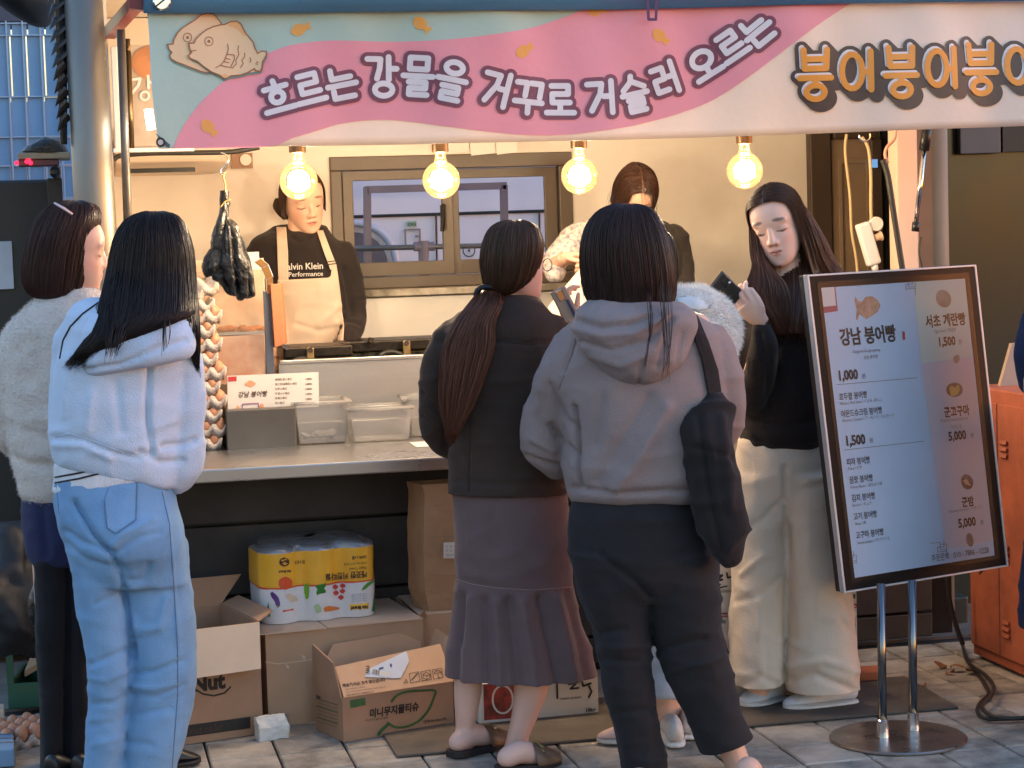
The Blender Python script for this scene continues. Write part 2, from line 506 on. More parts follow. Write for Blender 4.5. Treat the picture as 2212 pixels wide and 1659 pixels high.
# ------------------------------------------------------------------ flat print
def text_mesh(body, size, bold=0.0, squeeze=1.0, align='LEFT', res=2, shear=0.0):
    cu_ = bpy.data.curves.new('t', 'FONT'); cu_.body = body; cu_.size = size; cu_.align_x = align
    cu_.resolution_u = res; cu_.offset = bold * size; cu_.shear = shear
    o = bpy.data.objects.new('t', cu_)
    me = evaluated(o)
    bpy.data.objects.remove(o); bpy.data.curves.remove(cu_)
    co = get_co(me); co[:, 0] *= squeeze
    f = [tuple(p.vertices) for p in me.polygons]
    bpy.data.meshes.remove(me)
    return co, f
def put_text(mb, body, org, right, up, size, m=0, off=0.0015, **k):
    """lettering on a plane: origin of the base line, unit right and up"""
    co, f = text_mesh(body, size, **k)
    right, up = V(right), V(up); n = right.cross(up).normalized()
    i = len(mb.v); o = V(org) + n * off
    mb.v += [tuple(o + right * c[0] + up * c[1]) for c in co]
    mb.f += [tuple(i + q for q in p) for p in f]; mb.m += [m] * len(f)
_lift = [0]
def stroke2d(mb, tf, pts, w, m=0, closed=False, lift=2e-5):
    """round-ended brush stroke; tf maps 2-D to a point with a small lift so that no two pieces share a plane"""
    P = list(pts) + ([pts[0]] if closed else [])
    for k, (a, b) in enumerate(zip(P[:-1], P[1:])):
        dx, dy = b[0] - a[0], b[1] - a[1]; l = math.hypot(dx, dy) or 1e-6
        nx, ny = -dy / l * w / 2, dx / l * w / 2
        _lift[0] = (_lift[0] + 1) % 60; z = _lift[0] * lift
        cut = max(1, int(l / 11)) if w > 9 else 1
        for q in range(cut):
            c_ = (a[0] + dx * q / cut, a[1] + dy * q / cut); e_ = (a[0] + dx * (q + 1) / cut, a[1] + dy * (q + 1) / cut)
            mb.poly([tf(c_[0] + nx, c_[1] + ny, z), tf(e_[0] + nx, e_[1] + ny, z), tf(e_[0] - nx, e_[1] - ny, z), tf(c_[0] - nx, c_[1] - ny, z)], m)
    for x, y in P:
        _lift[0] = (_lift[0] + 1) % 60; z = _lift[0] * lift
        mb.poly([tf(x + w / 2 * math.cos(t * math.pi / 7), y - w / 2 * math.sin(t * math.pi / 7), z) for t in range(14)], m)
def arc(cx, cy, rx, ry, a0=0, a1=360, n=18):
    return [(cx + rx * math.cos(math.radians(a0 + (a1 - a0) * k / n)), cy + ry * math.sin(math.radians(a0 + (a1 - a0) * k / n))) for k in range(n + 1)]
def fill2d(mb, tf, pts, m=0, z=0.0):
    mb.poly([tf(x, y, z) for x, y in pts], m)
def plane_tf(p, n, base=0.0012):
    """photograph point -> point on the plane through p with normal n (towards the viewer), lifted"""
    n = V(n)
    return lambda x, y, z=0.0: at_plane(x, y, p + n * (base + z), n)
def px_text(mb, body, x, y, h, tf_p, tf_n, right, up, m=0, off=0.0015, **k):
    """lettering whose base line starts at a photographed point; h is the em height in photograph units"""
    p = at_plane(x, y, tf_p, tf_n)
    s = h / F * (p - EYE).dot(cf)
    put_text(mb, body, p, right, up, s * 1.0, m, off, **k)
# ------------------------------------------------------------------ ground and paving
def ground_mat():
    m = mat('pavement', S(120, 114, 108), 0.85, var=0.3, vscale=5, bump=0.4, bscale=160); return m
M['ground'] = ground_mat()
M['joint'] = mat('paving_joint', S(58, 54, 50), 0.95, var=0.2, vscale=9)
M['paver'] = mat('grey_paver', S(174, 162, 148), 0.85, var=0.42, vscale=5.5, bump=0.6, bscale=230, world=True)
M['paver2'] = mat('darker_paver', S(156, 146, 134), 0.85, var=0.45, vscale=9, bump=0.6, bscale=200, world=True)
g = MB()
g.box((-40, -30, -0.30), (40, 60, -0.018))
ground = tag(g.build('ground', M['joint']), kind='structure')
TILE = 0.2
def tile_mesh(k):
    b = MB(); e = TILE / 2 - 0.0032
    t = 0.004
    rng = random.Random(k)
    b.rings([[(x * (e), y * (e), -0.017) for x, y in ((-1, -1), (1, -1), (1, 1), (-1, 1))],
             [(x * (e), y * (e), -0.004) for x, y in ((-1, -1), (1, -1), (1, 1), (-1, 1))],
             [(x * (e - t), y * (e - t), 0.0 + rng.uniform(-.0006, .0006)) for x, y in ((-1, -1), (1, -1), (1, 1), (-1, 1))]])
    return b.mesh('paving_tile')
tms = [tile_mesh(k) for k in range(4)]
for k, t in enumerate(tms): t.materials.append(M['paver'] if k % 2 else M['paver2'])
oX, oY = 0.05, 5.03
for i in range(-9, 17):
    for j in range(0, 9):
        x, y = oX + i * TILE, oY + j * TILE
        pxy = proj(np.array([[x, y, 0.0]]))
        if not (-120 < pxy[0][0] < 2330 and 1380 < pxy[1][0] < 1760): continue
        o = bpy.data.objects.new('paving_tile', tms[random.randrange(4)]); COL.objects.link(o)
        o.location = (x, y, random.uniform(-.0012, .0012)); o.rotation_euler = (random.uniform(-.004, .004), random.uniform(-.004, .004), 0)
        adopt(o, ground)
b = MB()
b.box((-12, -8, -0.016), (12, 4.92, -0.002)); b2 = MB()
b2.box((-12, 6.85, -0.016), (12, 20, -0.004))
tag(b.build('pavement', M['ground']), kind='structure'); tag(b2.build('pavement', M['ground']), kind='structure')

mt = MB()
q = [at_z(857, 1639), at_z(2071, 1533), at_z(1955, 1466), at_z(800, 1548)]
mt.hexa([V((p.x, p.y, 0.0022)) for p in q] + [V((p.x, p.y, 0.010)) for p in q])
tag(mt.build('floor_mat', M['rubber'], bevel=0.003), 'long dark brown rubber mat on the paving in front of the stall', 'mat')

# ------------------------------------------------------------------ the stall: a truck body with a serving counter
YB, YC, YW = 6.75, 6.35, 8.1                 # front boards, counter edge, rear wall
XL = at_y(238, 700, 6.9).x
XR = at_y(1992, 700, 6.9).x
truck = thing('food_truck', 'snack truck with a lit cream interior, steel counter and charcoal front boards', 'food truck', (1.0, YB, 0))
def part(mb, name, m, parent=truck, **k): return mb.build(name, m, parent, **k)
for z0, z1 in ((0.575, 0.768), (0.337, 0.566), (0.114, 0.328), (0.022, 0.105)):
    b = MB(); b.box((XL, YB, z0), (at_y(2012, 1200, YB).x, YB + 0.04, z1)); part(b, 'board', M['bodyboard'], bevel=0.004)
b = MB(); b.box((XL, YB + 0.045, 0.02), (XR + 0.05, YB + 0.07, 0.77)); part(b, 'backing', M['black'])
b = MB(); b.box((XL, YB + 0.075, 0.30), (XR, YW, 0.35)); part(b, 'floor', M['bodyboard'])
# counter
CX1 = at_y(1640, 940, YC).x
b = MB(); b.box((XL + 0.02, YC, 0.758), (CX1, 7.52, 0.80)); part(b, 'counter', M['steel_h'], bevel=0.005)
b = MB(); b.box((CX1 - 0.16, YC + 0.02, 0.735), (CX1 + 0.004, 6.74, 0.7565)); part(b, 'bracket', M['kraft'])
# rear wall with the window opening
wx0, wx1 = at_y(716, 480, YW).x, at_y(1237, 480, YW).x
wz0, wz1 = at_y(960, 618, YW).z, at_y(960, 334, YW).z
DX0 = at_y(1752, 450, YW).x
def pierced(mb, x0, x1, z0, z1, hx0, hx1, hz0, hz1, y0, y1, m=0):
    o = [(x0, z0), (x1, z0), (x1, z1), (x0, z1)]; h = [(hx0, hz0), (hx1, hz0), (hx1, hz1), (hx0, hz1)]
    R = [[(x, y, z) for x, z in pts] for pts, y in ((o, y0), (h, y0), (h, y1), (o, y1))]
    i = len(mb.v)
    for r in R: mb.v += r
    for a in range(4):
        for k in range(4):
            c = (k + 1) % 4; mb.f.append((i + a * 4 + k, i + a * 4 + c, i + ((a + 1) % 4) * 4 + c, i + ((a + 1) % 4) * 4 + k)); mb.m.append(m)
b = MB(); pierced(b, XL + 0.04, DX0, 0.36, 2.36, wx0, wx1, wz0, wz1, YW, YW + 0.06); part(b, 'rear_wall', M['wall'])
b = MB(); b.box((XL, 6.98, 0.36), (XL + 0.036, YW + 0.06, 2.36)); part(b, 'side_wall', M['wall'])
b = MB(); b.box((XL, 6.80, 2.364), (at_y(1996, 450, YW + .1).x + .03, YW + 0.09, 2.41)); part(b, 'roof', M['wall'])
b = MB()
z_top = at_y(900, 638, YW).z
b.box((at_y(776, 680, YW - .03).x, YW - 0.028, 0.80), (at_y(1290, 680, YW).x, YW - 0.004, z_top)); part(b, 'lower_panel', M['wall_lo'], bevel=0.003)
M['marble'] = mat('marble_strip', S(206, 196, 180), 0.3, vscale=9, col2=S(92, 84, 70))
b = MB(); b.box((at_y(770, 630, YW).x, YW - 0.06, z_top + 0.002), (at_y(1245, 630, YW).x, YW - 0.002, wz0 - 0.004)); part(b, 'ledge', M['marble'], bevel=0.003)
b = MB(); XRF = at_y(1996, 450, YW + .1).x
b.box((DX0 + 0.002, YW + 0.045, 0.36), (XRF - 0.002, YW + 0.09, 2.36)); part(b, 'end_wall', M['wall'])
b = MB(); b.hexa([(XR + .012, 7.035, .36), (XR + .04, 7.035, .36), (XRF + .03, YW + .09, .36), (XRF, YW + .09, .36), (XR + .012, 7.035, 2.36), (XR + .04, 7.035, 2.36), (XRF + .03, YW + .09, 2.36), (XRF, YW + .09, 2.36)]); part(b, 'side_wall', M['dark'])
# window: frame, two sashes, panes, latch
win = MB(); win.box((wx0, YW - 0.018, wz1 - 0.055), (wx1, YW + 0.05, wz1)); win.box((wx0, YW - 0.018, wz0), (wx1, YW + 0.05, wz0 + 0.045))
win.box((wx0, YW - 0.0175, wz0 + 0.0455), (wx0 + 0.045, YW + 0.049, wz1 - 0.0555)); win.box((wx1 - 0.055, YW - 0.0175, wz0 + 0.0455), (wx1, YW + 0.049, wz1 - 0.0555))
window = part(win, 'window', M['winframe'], bevel=0.004)
def sash(name, xa, xb, za, zb, y, fr):
    f_ = MB(); pierced(f_, xa - fr[0], xb + fr[1], za - fr[2], zb + fr[3], xa, xb, za, zb, y, y + 0.022)
    s_ = f_.build('sash', M['winframe'], window, bevel=0.003)
    p_ = MB(); p_.box((xa + 0.0005, y + 0.010, za + 0.0005), (xb - 0.0005, y + 0.013, zb - 0.0005)); p_.build('pane', M['glass'], window)
lx0, lx1 = at_y(764, 480, YW).x, at_y(955, 480, YW).x
rx0, rx1 = at_y(994, 480, YW).x, at_y(1180, 480, YW).x
pz0, pz1 = at_y(960, 562, YW).z, at_y(960, 386, YW).z
sash('left', lx0, lx1, pz0, pz1, YW - 0.012, (lx0 - wx0 - 0.047, 0.045, pz0 - wz0 - 0.047, wz1 - 0.057 - pz1))
sash('right', rx0, rx1, pz0, pz1, YW + 0.014, (0.055, wx1 - 0.057 - rx1, pz0 - wz0 - 0.047, wz1 - 0.057 - pz1))
b = MB(); c = at_y(958, 480, YW - 0.03)
b.tube([at_y(958, 440, YW - .03), at_y(957, 476, YW - .035), at_y(955, 500, YW - .035)], [.006, .010, .008], 8)
b.obox(at_y(958, 470, YW - .02), (0.012, 0, 0), (0, 0.006, 0), (0, 0, 0.05)); b.build('latch', M['castiron'], window)
# right end: dark door, column, post
def yquad(x0, y0, x1, y1, Y, t):
    a = at_y(x0, (y0 + y1) / 2, Y); b_ = at_y(x1, (y0 + y1) / 2, Y); top = at_y((x0 + x1) / 2, y0, Y).z; bot = at_y((x0 + x1) / 2, y1, Y).z
    return (a.x, Y, bot), (b_.x, Y + t, top)
door = MB(); door.box(*yquad(1754, 250, 1800, 820, YW - 0.06, 0.05)); door.box(*yquad(1800.5, 250, 1895, 300, YW - 0.058, 0.05))
dm = mat('dark_door_frame', S(74, 58, 46), 0.5, var=0.1)
door.box(*yquad(1886, 300, 1910, 820, YW - 0.05, 0.04))
dr = part(door, 'door', dm, bevel=0.006)
M['doorpanel'] = mat('taupe_panel', S(146, 122, 98), 0.5, var=0.08, vscale=2)
b = MB(); b.box(*yquad(1800.5, 301, 1885, 820, YW - 0.03, 0.02)); b.build('panel', M['doorpanel'], dr)
b = MB(); pierced(b, *(lambda a, c: (a[0], c[0], a[2], c[2], a[0] + .018, c[0] - .018, a[2] + .02, c[2] - .02))(*yquad(1815, 342, 1884, 815, YW - 0.045, 0.012)), YW - 0.045, YW - 0.033); b.build('moulding', M['doorpanel'], dr, bevel=0.002)
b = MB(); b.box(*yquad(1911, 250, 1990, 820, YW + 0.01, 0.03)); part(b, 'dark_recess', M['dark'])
b = MB(); b.box(*yquad(1881, 344, 1896, 362, YW - 0.075, 0.008)); part(b, 'indicator_light', emit('blue_indicator', (0.25, 0.5, 0.9, 1), 0.8))
M['post'] = mat('pale_post', S(226, 192, 168), 0.5, var=0.08, vscale=3, stretch=(1, 1, .2))
b = MB(); A = at_y(1938, 420, 6.9).x; B = at_y(1984, 420, 6.9).x
b.box((A, 6.9, 0.80), (B, 6.98, 2.36)); part(b, 'corner_post', M['post'], bevel=0.006)
b = MB(); b.box((B + 0.002, 6.99, 0.30), (at_y(2014, 420, 6.99).x, 7.03, 2.36)); part(b, 'end_panel', mat('brown_end_panel', S(132, 104, 78), 0.5, var=0.1))
b = MB(); A = at_y(2012, 420, 6.95).x; B2 = at_y(2066, 420, 6.95).x
b.tube([(0.5 * (A + B2), 7.03, 0.0), (0.5 * (A + B2), 7.03, 2.6)], (B2 - A) / 2, 28)
tag(b.build('grey_column', M['oldcol'], smooth=True), 'thick greyish round column just right of the truck end', 'column')
# wall cabinet / air unit at the upper left of the interior
ac = MB()
P0, P1 = at_y(250, 352, 7.75), at_y(505, 345, 7.75)
prof = [(0, 0.10), (-0.16, 0.10), (-0.20, 0.06), (-0.18, 0.0), (-0.10, -0.035), (0, -0.04)]
R = []
for k in range(9):
    t = k / 8; x = P0.x + (P1.x - P0.x) * t; z = P0.z; s = 1 if k < 7 else (0.93, 0.7)[k - 7]
    R.append([(x, 8.095 + 1.6 * y * s, z + zz * s) for y, zz in prof])
ac.rings(R); acu = ac.build('air_conditioner', mat('cream_plastic', S(232, 214, 196), 0.4), smooth=True, bevel=0.01)
tag(acu, 'cream wall unit high inside the stall at the left end', 'air conditioner')
b = MB(); b.obox(at_y(345, 368, 7.82), (0.13, 0.0, 0.0), (0, 0.02, 0), (0, 0, 0.008)); b.build('vent', M['black'], acu)
b = MB(); b.tube(spl([at_y(*q, 7.3) for q in ((246, 345), (262, 336), (330, 331), (420, 330), (500, 328), (560, 318))]), 0.009, 8); 
tag(b.build('hose', M['cable'], smooth=True), 'black hose running along the top of the wall unit', 'hose')
b = MB(); b.box(*yquad(500, 331, 546, 364, YW - 0.02, 0.012)); ph = b.build('wall_plate', mat('tan_plate', S(150, 112, 86), 0.5)); tag(ph, 'small brown plate with a round disc behind the first bulb', 'plate')
b = MB(); c = at_y(531, 345, YW - 0.03); b.tube([c, c + V((0, 0.008, 0))], 0.022, 18); b.build('disc', M['wall'], ph)

# awning over the counter and its red-trimmed edge
YBAN = 6.15
aw = thing('awning', 'raised awning flap above the counter with dark red edge trim', 'awning', (1.0, 6.4, 2.4))
zt = at_y(1100, -60, YBAN).z
b = MB(); x0 = at_y(300, 0, YBAN).x; x1 = at_y(2330, 0, YBAN).x
b.hexa([(x0, YBAN + 0.03, zt), (x1, YBAN + 0.03, zt), (x1, 6.84, 2.44), (x0, 6.84, 2.44), (x0, YBAN + 0.03, zt + .04), (x1, YBAN + 0.03, zt + .04), (x1, 6.84, 2.48), (x0, 6.84, 2.48)])
b.build('panel', M['wall'], aw)
M['redtrim'] = mat('dark_red_paint', S(110, 26, 40), 0.35, var=0.2)
b = MB(); a0 = at_y(306, -6, 6.17); a1 = at_y(236, 72, 6.95); b.tube([a0, a1], 0.026, 4); b.tube([at_y(296, 22, 6.17), at_y(300, -14, 6.17)], 0.034, 4)
b.build('edge_trim', M['redtrim'], aw)
b = MB(); b.tube([at_y(226, 60, 6.97), at_y(216, 100, 6.97)], 0.02, 4); b.build('hinge', M['polegrey'], aw)

# side sign beside the banner
ss = thing('side_sign', 'brown menu panel in a white frame behind the left edge of the banner', 'sign', at_y(300, 320, 6.99))
Y = 6.97
def at_s(x, y, z=0.0): return at_y(x, y, Y - 0.002 - z)
M['brownprint'] = mat('brown_print', S(150, 124, 100), 0.4, vscale=2.5, col2=S(196, 178, 158))
b = MB(); b.box(*yquad(262, 96, 420, 322, Y, 0.012)); b.build('panel', M['brownprint'], ss)
b = MB(); b.box(*yquad(244, 100, 258, 330, Y - 0.02, 0.03)); b.box(*yquad(244, 318.5, 420, 328, Y - 0.021, 0.03)); b.build('frame', M['white'], ss, bevel=0.003)
b = MB(); fill2d(b, at_s, arc(326, 135, 42, 36, 0, 360, 22), 0, 0.001); b.build('picture', mat('brown_bun_print', S(176, 118, 78), 0.5, var=0.15, vscale=20), ss)
b = MB()
for st in ([(283, 172), (303, 170), (299, 184), (284, 203)], [(320, 164), (321, 190)], [(321, 178), (329, 177)]): stroke2d(b, lambda x, y, z: at_s(x, y, z + 0.001), st, 6)
stroke2d(b, lambda x, y, z: at_s(x, y, z + .001), arc(313, 207, 9, 9), 5); b.build('lettering', M['paper'], ss)
# lit tube
tb = MB(); c0, c1 = at_y(320.5, 236, 6.55), at_y(327, 280, 6.55)
tb.tube([c0, c1], 0.013, 14)
lt = tag(tb.build('lit_tube_lamp', emit('white_tube', (1.0, 0.90, 0.80, 1), 22), smooth=True), 'short glowing white tube lamp at the lower left edge of the banner', 'lamp')
ll = bpy.data.lights.new('tube_light', 'POINT'); ll.energy = 0.9 * KE; ll.color = (1, 0.88, 0.76); ll.shadow_soft_size = 0.05
lo = bpy.data.objects.new('tube_light', ll); lo.location = (c0 + c1) / 2 + V((0, 0.05, 0)); COL.objects.link(lo)
# props left of the opening
b = MB(); b.tube([at_y(261, 64, 6.62), at_y(284, 700, 6.62)], 0.0135, 14)
tag(b.build('support_pole', M['polegrey'], smooth=True), 'thin grey pipe standing at the left end of the stall opening', 'pole')
b = MB(); b.tube([at_y(275, 84, 6.7), at_y(276, 112, 6.7)], 0.009, 10); b.tube([at_y(276, 112, 6.7), at_y(283, 320, 6.7)], 0.011, 10)
tag(b.build('gas_strut', mat('bronze_strut', S(92, 72, 46), 0.3, 0.8), smooth=True), 'bronze gas strut close beside the thin grey pipe', 'gas strut')
b = MB(); b.tube([at_y(2003, 270, 6.6), at_y(1996, 325, 6.6)], 0.018, 12); gs = b.build('gas_strut', M['black'], smooth=True)
tag(gs, 'gas strut with a shiny rod beside the pale corner post', 'gas strut')
b = MB(); b.tube([at_y(1996, 325, 6.6), at_y(1979, 480, 6.6)], 0.0085, 12); b.build('rod', M['chrome'], gs, smooth=True)
b = MB(); b.tube([at_y(1979, 480, 6.6), at_y(1977, 500, 6.6)], 0.013, 10); b.build('end_joint', M['black'], gs, smooth=True)
b = MB(); b.tube(spl([at_y(*q, 6.7) for q in ((1907, 345), (1918, 380), (1932, 470), (1946, 560), (1962, 660))]), 0.0105, 10)
tag(b.build('black_cable', M['cable'], smooth=True), 'thick black cable hanging in front of the pale corner post', 'cable')
b = MB(); b.tube(spl([at_y(*q, 6.72) for q in ((1935, 280), (1932, 300), (1916, 318), (1912, 335), (1918, 352))]), 0.006, 8)
tag(b.build('pink_wire', mat('pink_wire', S(206, 150, 128), 0.5), smooth=True), 'loose pinkish wire above the thick black cable', 'wire')
b = MB(); b.tube(spl([at_y(*q, 6.9) for q in ((1990, 512), (1986, 540), (1990, 566), (2000, 600))]), 0.003, 6)
tag(b.build('thin_wire', M['cable'], smooth=True), 'thin dark wire dangling below the gas strut', 'wire')
b = MB(); b.tube(spl([at_y(*q, 7.2) for q in ((1829, 290), (1826, 330), (1836, 420), (1840, 500), (1850, 560), (1856, 640))]), 0.006, 8)
tag(b.build('cream_cord', M['cable_w'], smooth=True), 'cream cord hanging down in front of the taupe door panel', 'cord')
b = MB(); b.tube(spl([at_y(*q, 7.0) for q in ((1862, 296), (1876, 322), (1881, 380), (1881, 440), (1882, 476))]), 0.006, 8)
tag(b.build('strip_cord', M['cable_w'], smooth=True), 'grey cream cord leading down to the hanging power strip', 'cord')
b = MB(); b.tube(spl([at_y(*q, 6.9) for q in ((1856, 292), (1858, 300), (1868, 306), (1878, 300), (1879, 288))]), 0.003, 6)
tag(b.build('wire_hook', M['chrome'], smooth=True), 'small white wire hook under the right part of the banner', 'hook')
# power strip
ps = thing('power_strip', 'white power strip hanging upright at the right end of the stall', 'power strip', at_y(1880, 530, 7.0))
a, c = at_y(1862, 482, 7.0), at_y(1888, 572, 7.0); ax = (c - a); side = V((1, 0, 0)) - ax * (ax.x / ax.length_squared); side.normalize()
b = MB(); b.obox((a + c) / 2, ax / 2, side * 0.026, (0, 0.018, 0)); b.build('body', M['white'], ps, bevel=0.008)
cc = a + side * 0.05 + ax * 0.12
b = MB(); b.tube([cc + V((0, -.01, 0)), cc + V((0, .012, 0))], 0.026, 18); b.build('plug', M['white'], ps, bevel=0.003)
b = MB(); q = a + ax * 0.42 + side * 0.03; b.tube([q, q + side * 0.022], [0.012, 0.014], 12); b.tube([q + side * .022, q + side * .028], 0.018, 12); b.build('adapter', M['card_in'], ps)
b = MB(); b.tube([c, c + ax * 0.1, c + ax * 0.18], [0.014, 0.012, 0.006], 12); b.tube(spl([c + ax * .18, c + ax * .3, c + ax * .6 + V((.05, 0, 0))]), .005, 8); b.build('cord', M['white'], ps, smooth=True)

# sticky notes and bulbs
for k, (x0, x1, yb) in enumerate(((966, 1012, 330), (1016, 1068, 334), (1072, 1117, 332))):
    b = MB(); A = [at_y(x0 - (2 if k else 0), 296, YW - .2 - k * .01), at_y(x1, 294, YW - .2 - k * .01), at_y(x1 + 1, yb - 3, YW - .23 - k * .01), at_y(x0 + 2, yb + 2, YW - .23 - k * .01)]
    b.slab(A, (0, 0.0015, 0)); tag(b.build('paper_note', M['paper']), ('left', 'middle', 'right')[k] + ' one of three white paper notes hanging just right of the second bulb', 'note', 'paper notes under the banner')
M['filament'] = emit('hot_filament', (1.0, 0.72, 0.42, 1), 110)
def bulb(px, py, label, first=None):
    c = at_y(px, py, 6.55)
    if first is not None:
        o = copy_thing(first, c - V(first['c']), label); return o
    t = thing('pendant_bulb', label, 'bulb', c + V((0, 0, 0.16)), 'amber globe bulbs along the counter')
    t['c'] = list(c); r = 0.0605
    b = MB(); pr = []
    for k in range(15):
        a = math.pi * (0.004 + 0.875 * k / 14); pr.append((r * math.sin(a), -r * math.cos(a)))
    pr += [(0.0195, 0.064), (0.0175, 0.074), (0.017, 0.092)]
    b.lathe(c, pr, 28); b.f = b.f[:-2]; b.m = b.m[:-2]
    b.build('glass_globe', M['amber'], t, smooth=True)
    b = MB(); b.lathe(c, [(0.022, 0.088), (0.027, 0.09), (0.027, 0.15), (0.010, 0.155)], 24); b.build('socket', mat('bronze_socket', S(104, 84, 66), 0.3, 0.9), t, smooth=False)
    b = MB(); b.tube([c + V((0, 0, .155)), c + V((0, 0, .42))], .004, 8); b.build('cord', M['cable'], t, smooth=True)
    b = MB(); b.lathe(c, [(0.004, -0.01), (0.006, 0.03), (0.011, 0.06), (0.013, 0.09)], 12); b.build('stem', M['glass'], t, smooth=True)
    b = MB(); P = []
    for k in range(60):
        a = k / 59 * 4.2 * math.pi; P.append(c + V((0.029 * math.cos(a), 0.029 * math.sin(a), -0.004 + 0.016 * math.sin(k * 1.3))))
    b.tube(P, 0.0062, 6); b.build('filament', M['filament'], t, smooth=True)
    return t
BUL = ((645, 391, 'amber globe bulb in front of the vendor in the apron'), (953, 389, 'amber globe bulb in front of the middle bar of the window'),
       (1252, 380, 'amber globe bulb at the right edge of the window'), (1609, 369, 'amber globe bulb above the woman in the black sweater'))
fb = None
for px, py, lab in BUL:
    o = bulb(px, py, lab, fb); fb = fb or o
    l = bpy.data.lights.new('bulb_light', 'POINT'); l.energy = BULB_W; l.color = (1.0, 0.86, 0.70); l.shadow_soft_size = 0.045
    lo = bpy.data.objects.new('bulb_light', l); lo.location = at_y(px, py, 6.55); COL.objects.link(lo)

# ------------------------------------------------------------------ street furniture and buildings at the left
pole = thing('street_pole', 'thick grey steel pole standing left of the stall', 'pole', at_y(235, 1200, 6.6) * 1.0)
pole.location.z = 0
b = MB(); t0, t1 = at_y(176, -60, 6.6), at_y(206, 470, 6.6); dz = (t0 - t1); bot = t1 - dz * (t1.z / dz.z)
b.tube([V((bot.x, bot.y, 0)), t1, t0 + dz * 0.3], [0.066, 0.064, 0.058], 36)
b.build('shaft', mat('galvanised_steel', S(142, 137, 128), 0.45, 0.7, var=0.12, vscale=5, stretch=(1, 1, .15), rvar=0.1), pole, smooth=True)
g_ = MB(); g_.tube([at_y(131, -20, 6.6), at_y(133, 120, 6.6), at_y(138, 312, 6.6)], [.026, .022, .014], 8, flat=0.5); g_.build('guard_strip', M['black'], pole)
for k in range(11):
    y = -12 + 27.5 * k
    s_ = MB(); x = 112 + k * 1.6
    a = at_y(x + 20, y - 14, 6.59); tip = at_y(x - 10 + k * .6, y + 22, 6.58)
    s_.tube([a, (a + tip) / 2 + V((0, 0, .006)), tip], [0.016, 0.014, 0.0008], 6, flat=0.35); s_.build('spike', M['black'], pole)
sh = thing('pole_shelf', 'narrow shelf with small red lights fixed to the left of the pole', 'shelf', at_y(95, 345, 7.3))
b = MB(); b.box(*yquad(38, 329, 152, 343, 7.2, 0.2)); b.build('board', mat('grimy_board', S(150, 140, 118), 0.6, var=0.2, vscale=12), sh, bevel=0.004)
b = MB(); b.box(*yquad(40, 344, 128, 358, 7.22, 0.1)); b.build('light_bar', mat('purple_plastic', S(96, 46, 66), 0.3), sh, bevel=0.003)
for x, y in ((36, 352), (62, 346), (66, 352), (58, 349)):
    b = MB(); b.ball(at_y(x, y, 7.205), 0.0075, n=10); b.build('red_light', emit('red_led', (1, 0.02, 0.06, 1), 3.5), sh, smooth=True)
b = MB(); b.tube([at_y(118, 360, 7.25), at_y(122, 384, 7.25)], 0.012, 8); b.ball(at_y(119, 372, 7.23), 0.02, n=10); b.build('clamp', M['black'], sh)
b = MB(); loft(b, 7.1, [(296, 95, 105, .03), (303, 85, 128, .06), (315, 62, 140, .08), (326, 50, 146, .08), (330, 52, 146, .08)], 4, 20)
tag(b.build('folded_bag', M['bagblack'], smooth=True), 'black folded bag lying on the shelf beside the pole', 'bag')
b = MB(); loft(b, 7.9, [(-40, -40, 130, .25), (0, -10, 122, .25), (30, 25, 112, .2), (52, 62, 100, .1), (57, 75, 92, .04)], 5, 28)
tag(b.build('lamp_shade', mat('blackish_shade', S(22, 24, 28), 0.6), smooth=True), 'big black rounded shade hanging in the top left corner', 'shade')
cb = thing('dark_cabinet', 'tall black cabinet behind the woman with the bob cut', 'cabinet', at_y(40, 1200, 7.6) * 1.0); cb.location.z = 0
cx0, cx1, cz = at_y(-260, 500, 7.6).x, at_y(126, 500, 7.6).x, at_y(60, 388, 7.6).z
b = MB(); b.box((cx0, 7.6, 0.02), (cx1, 8.1, cz)); b.build('body', M['dark'], cb, bevel=0.012)
b = MB(); b.box(*yquad(-60, 522, 28, 626, 7.585, 0.01)); b.build('notice', mat('blue_white_notice', S(186, 196, 206), 0.4, var=0.1, vscale=8), cb, bevel=0.002)
b = MB(); b.box(*yquad(116, 362, 131, 412, 7.4, 0.01)); sk = b.build('sticker_strip', mat('sticker_print', S(150, 170, 190), 0.3, vscale=30, col2=S(40, 60, 90)))
tag(sk, 'narrow blue and white printed strip between the cabinet and the pole', 'sticker')
b = MB(); b.box(*yquad(117, 403, 130, 409, 7.398, 0.004), 0); b.box(*yquad(116.5, 412.5, 131, 436, 7.4, 0.01), 1); b.build('colour_band', [mat('yellow_band', S(190, 180, 80), 0.5), mat('pink_band', S(180, 60, 90), 0.5)], sk)
b = MB(); b.box(*yquad(128, 384, 160, 1500, 7.35, 0.03)); tag(b.build('back_post', M['dark'], bevel=0.004), 'black flat post directly behind the thick steel pole', 'post')
bl = thing('glazed_building', 'far building with a wall of frosted blue panes at the left edge', 'building', (at_y(60, 400, 13).x, 13, 0))
M['frost'] = mat('frosted_pane', S(112, 156, 192), 0.3, var=0.15, vscale=1.2, spec=0.6)
M['bluebar'] = mat('pale_bars', S(150, 180, 200), 0.4)
cols = [-110, -66, -22, 24, 59, 97, 134, 170]; rowsb = [50, 76, 209, 296, 358, 430, 520]
for i in range(7):
    for j in range(6):
        b = MB(); b.box(*yquad(cols[i] + 1.6, rowsb[j] + 1.5, cols[i + 1] - 1.6, rowsb[j + 1] - 1.5, 13.0, 0.02)); b.build('pane', M['frost'], bl)
for x in cols:
    b = MB(); b.box(*yquad(x - 1.6, 45, x + 1.6, 520, 12.97, 0.05)); b.build('mullion', M['bluebar'], bl)
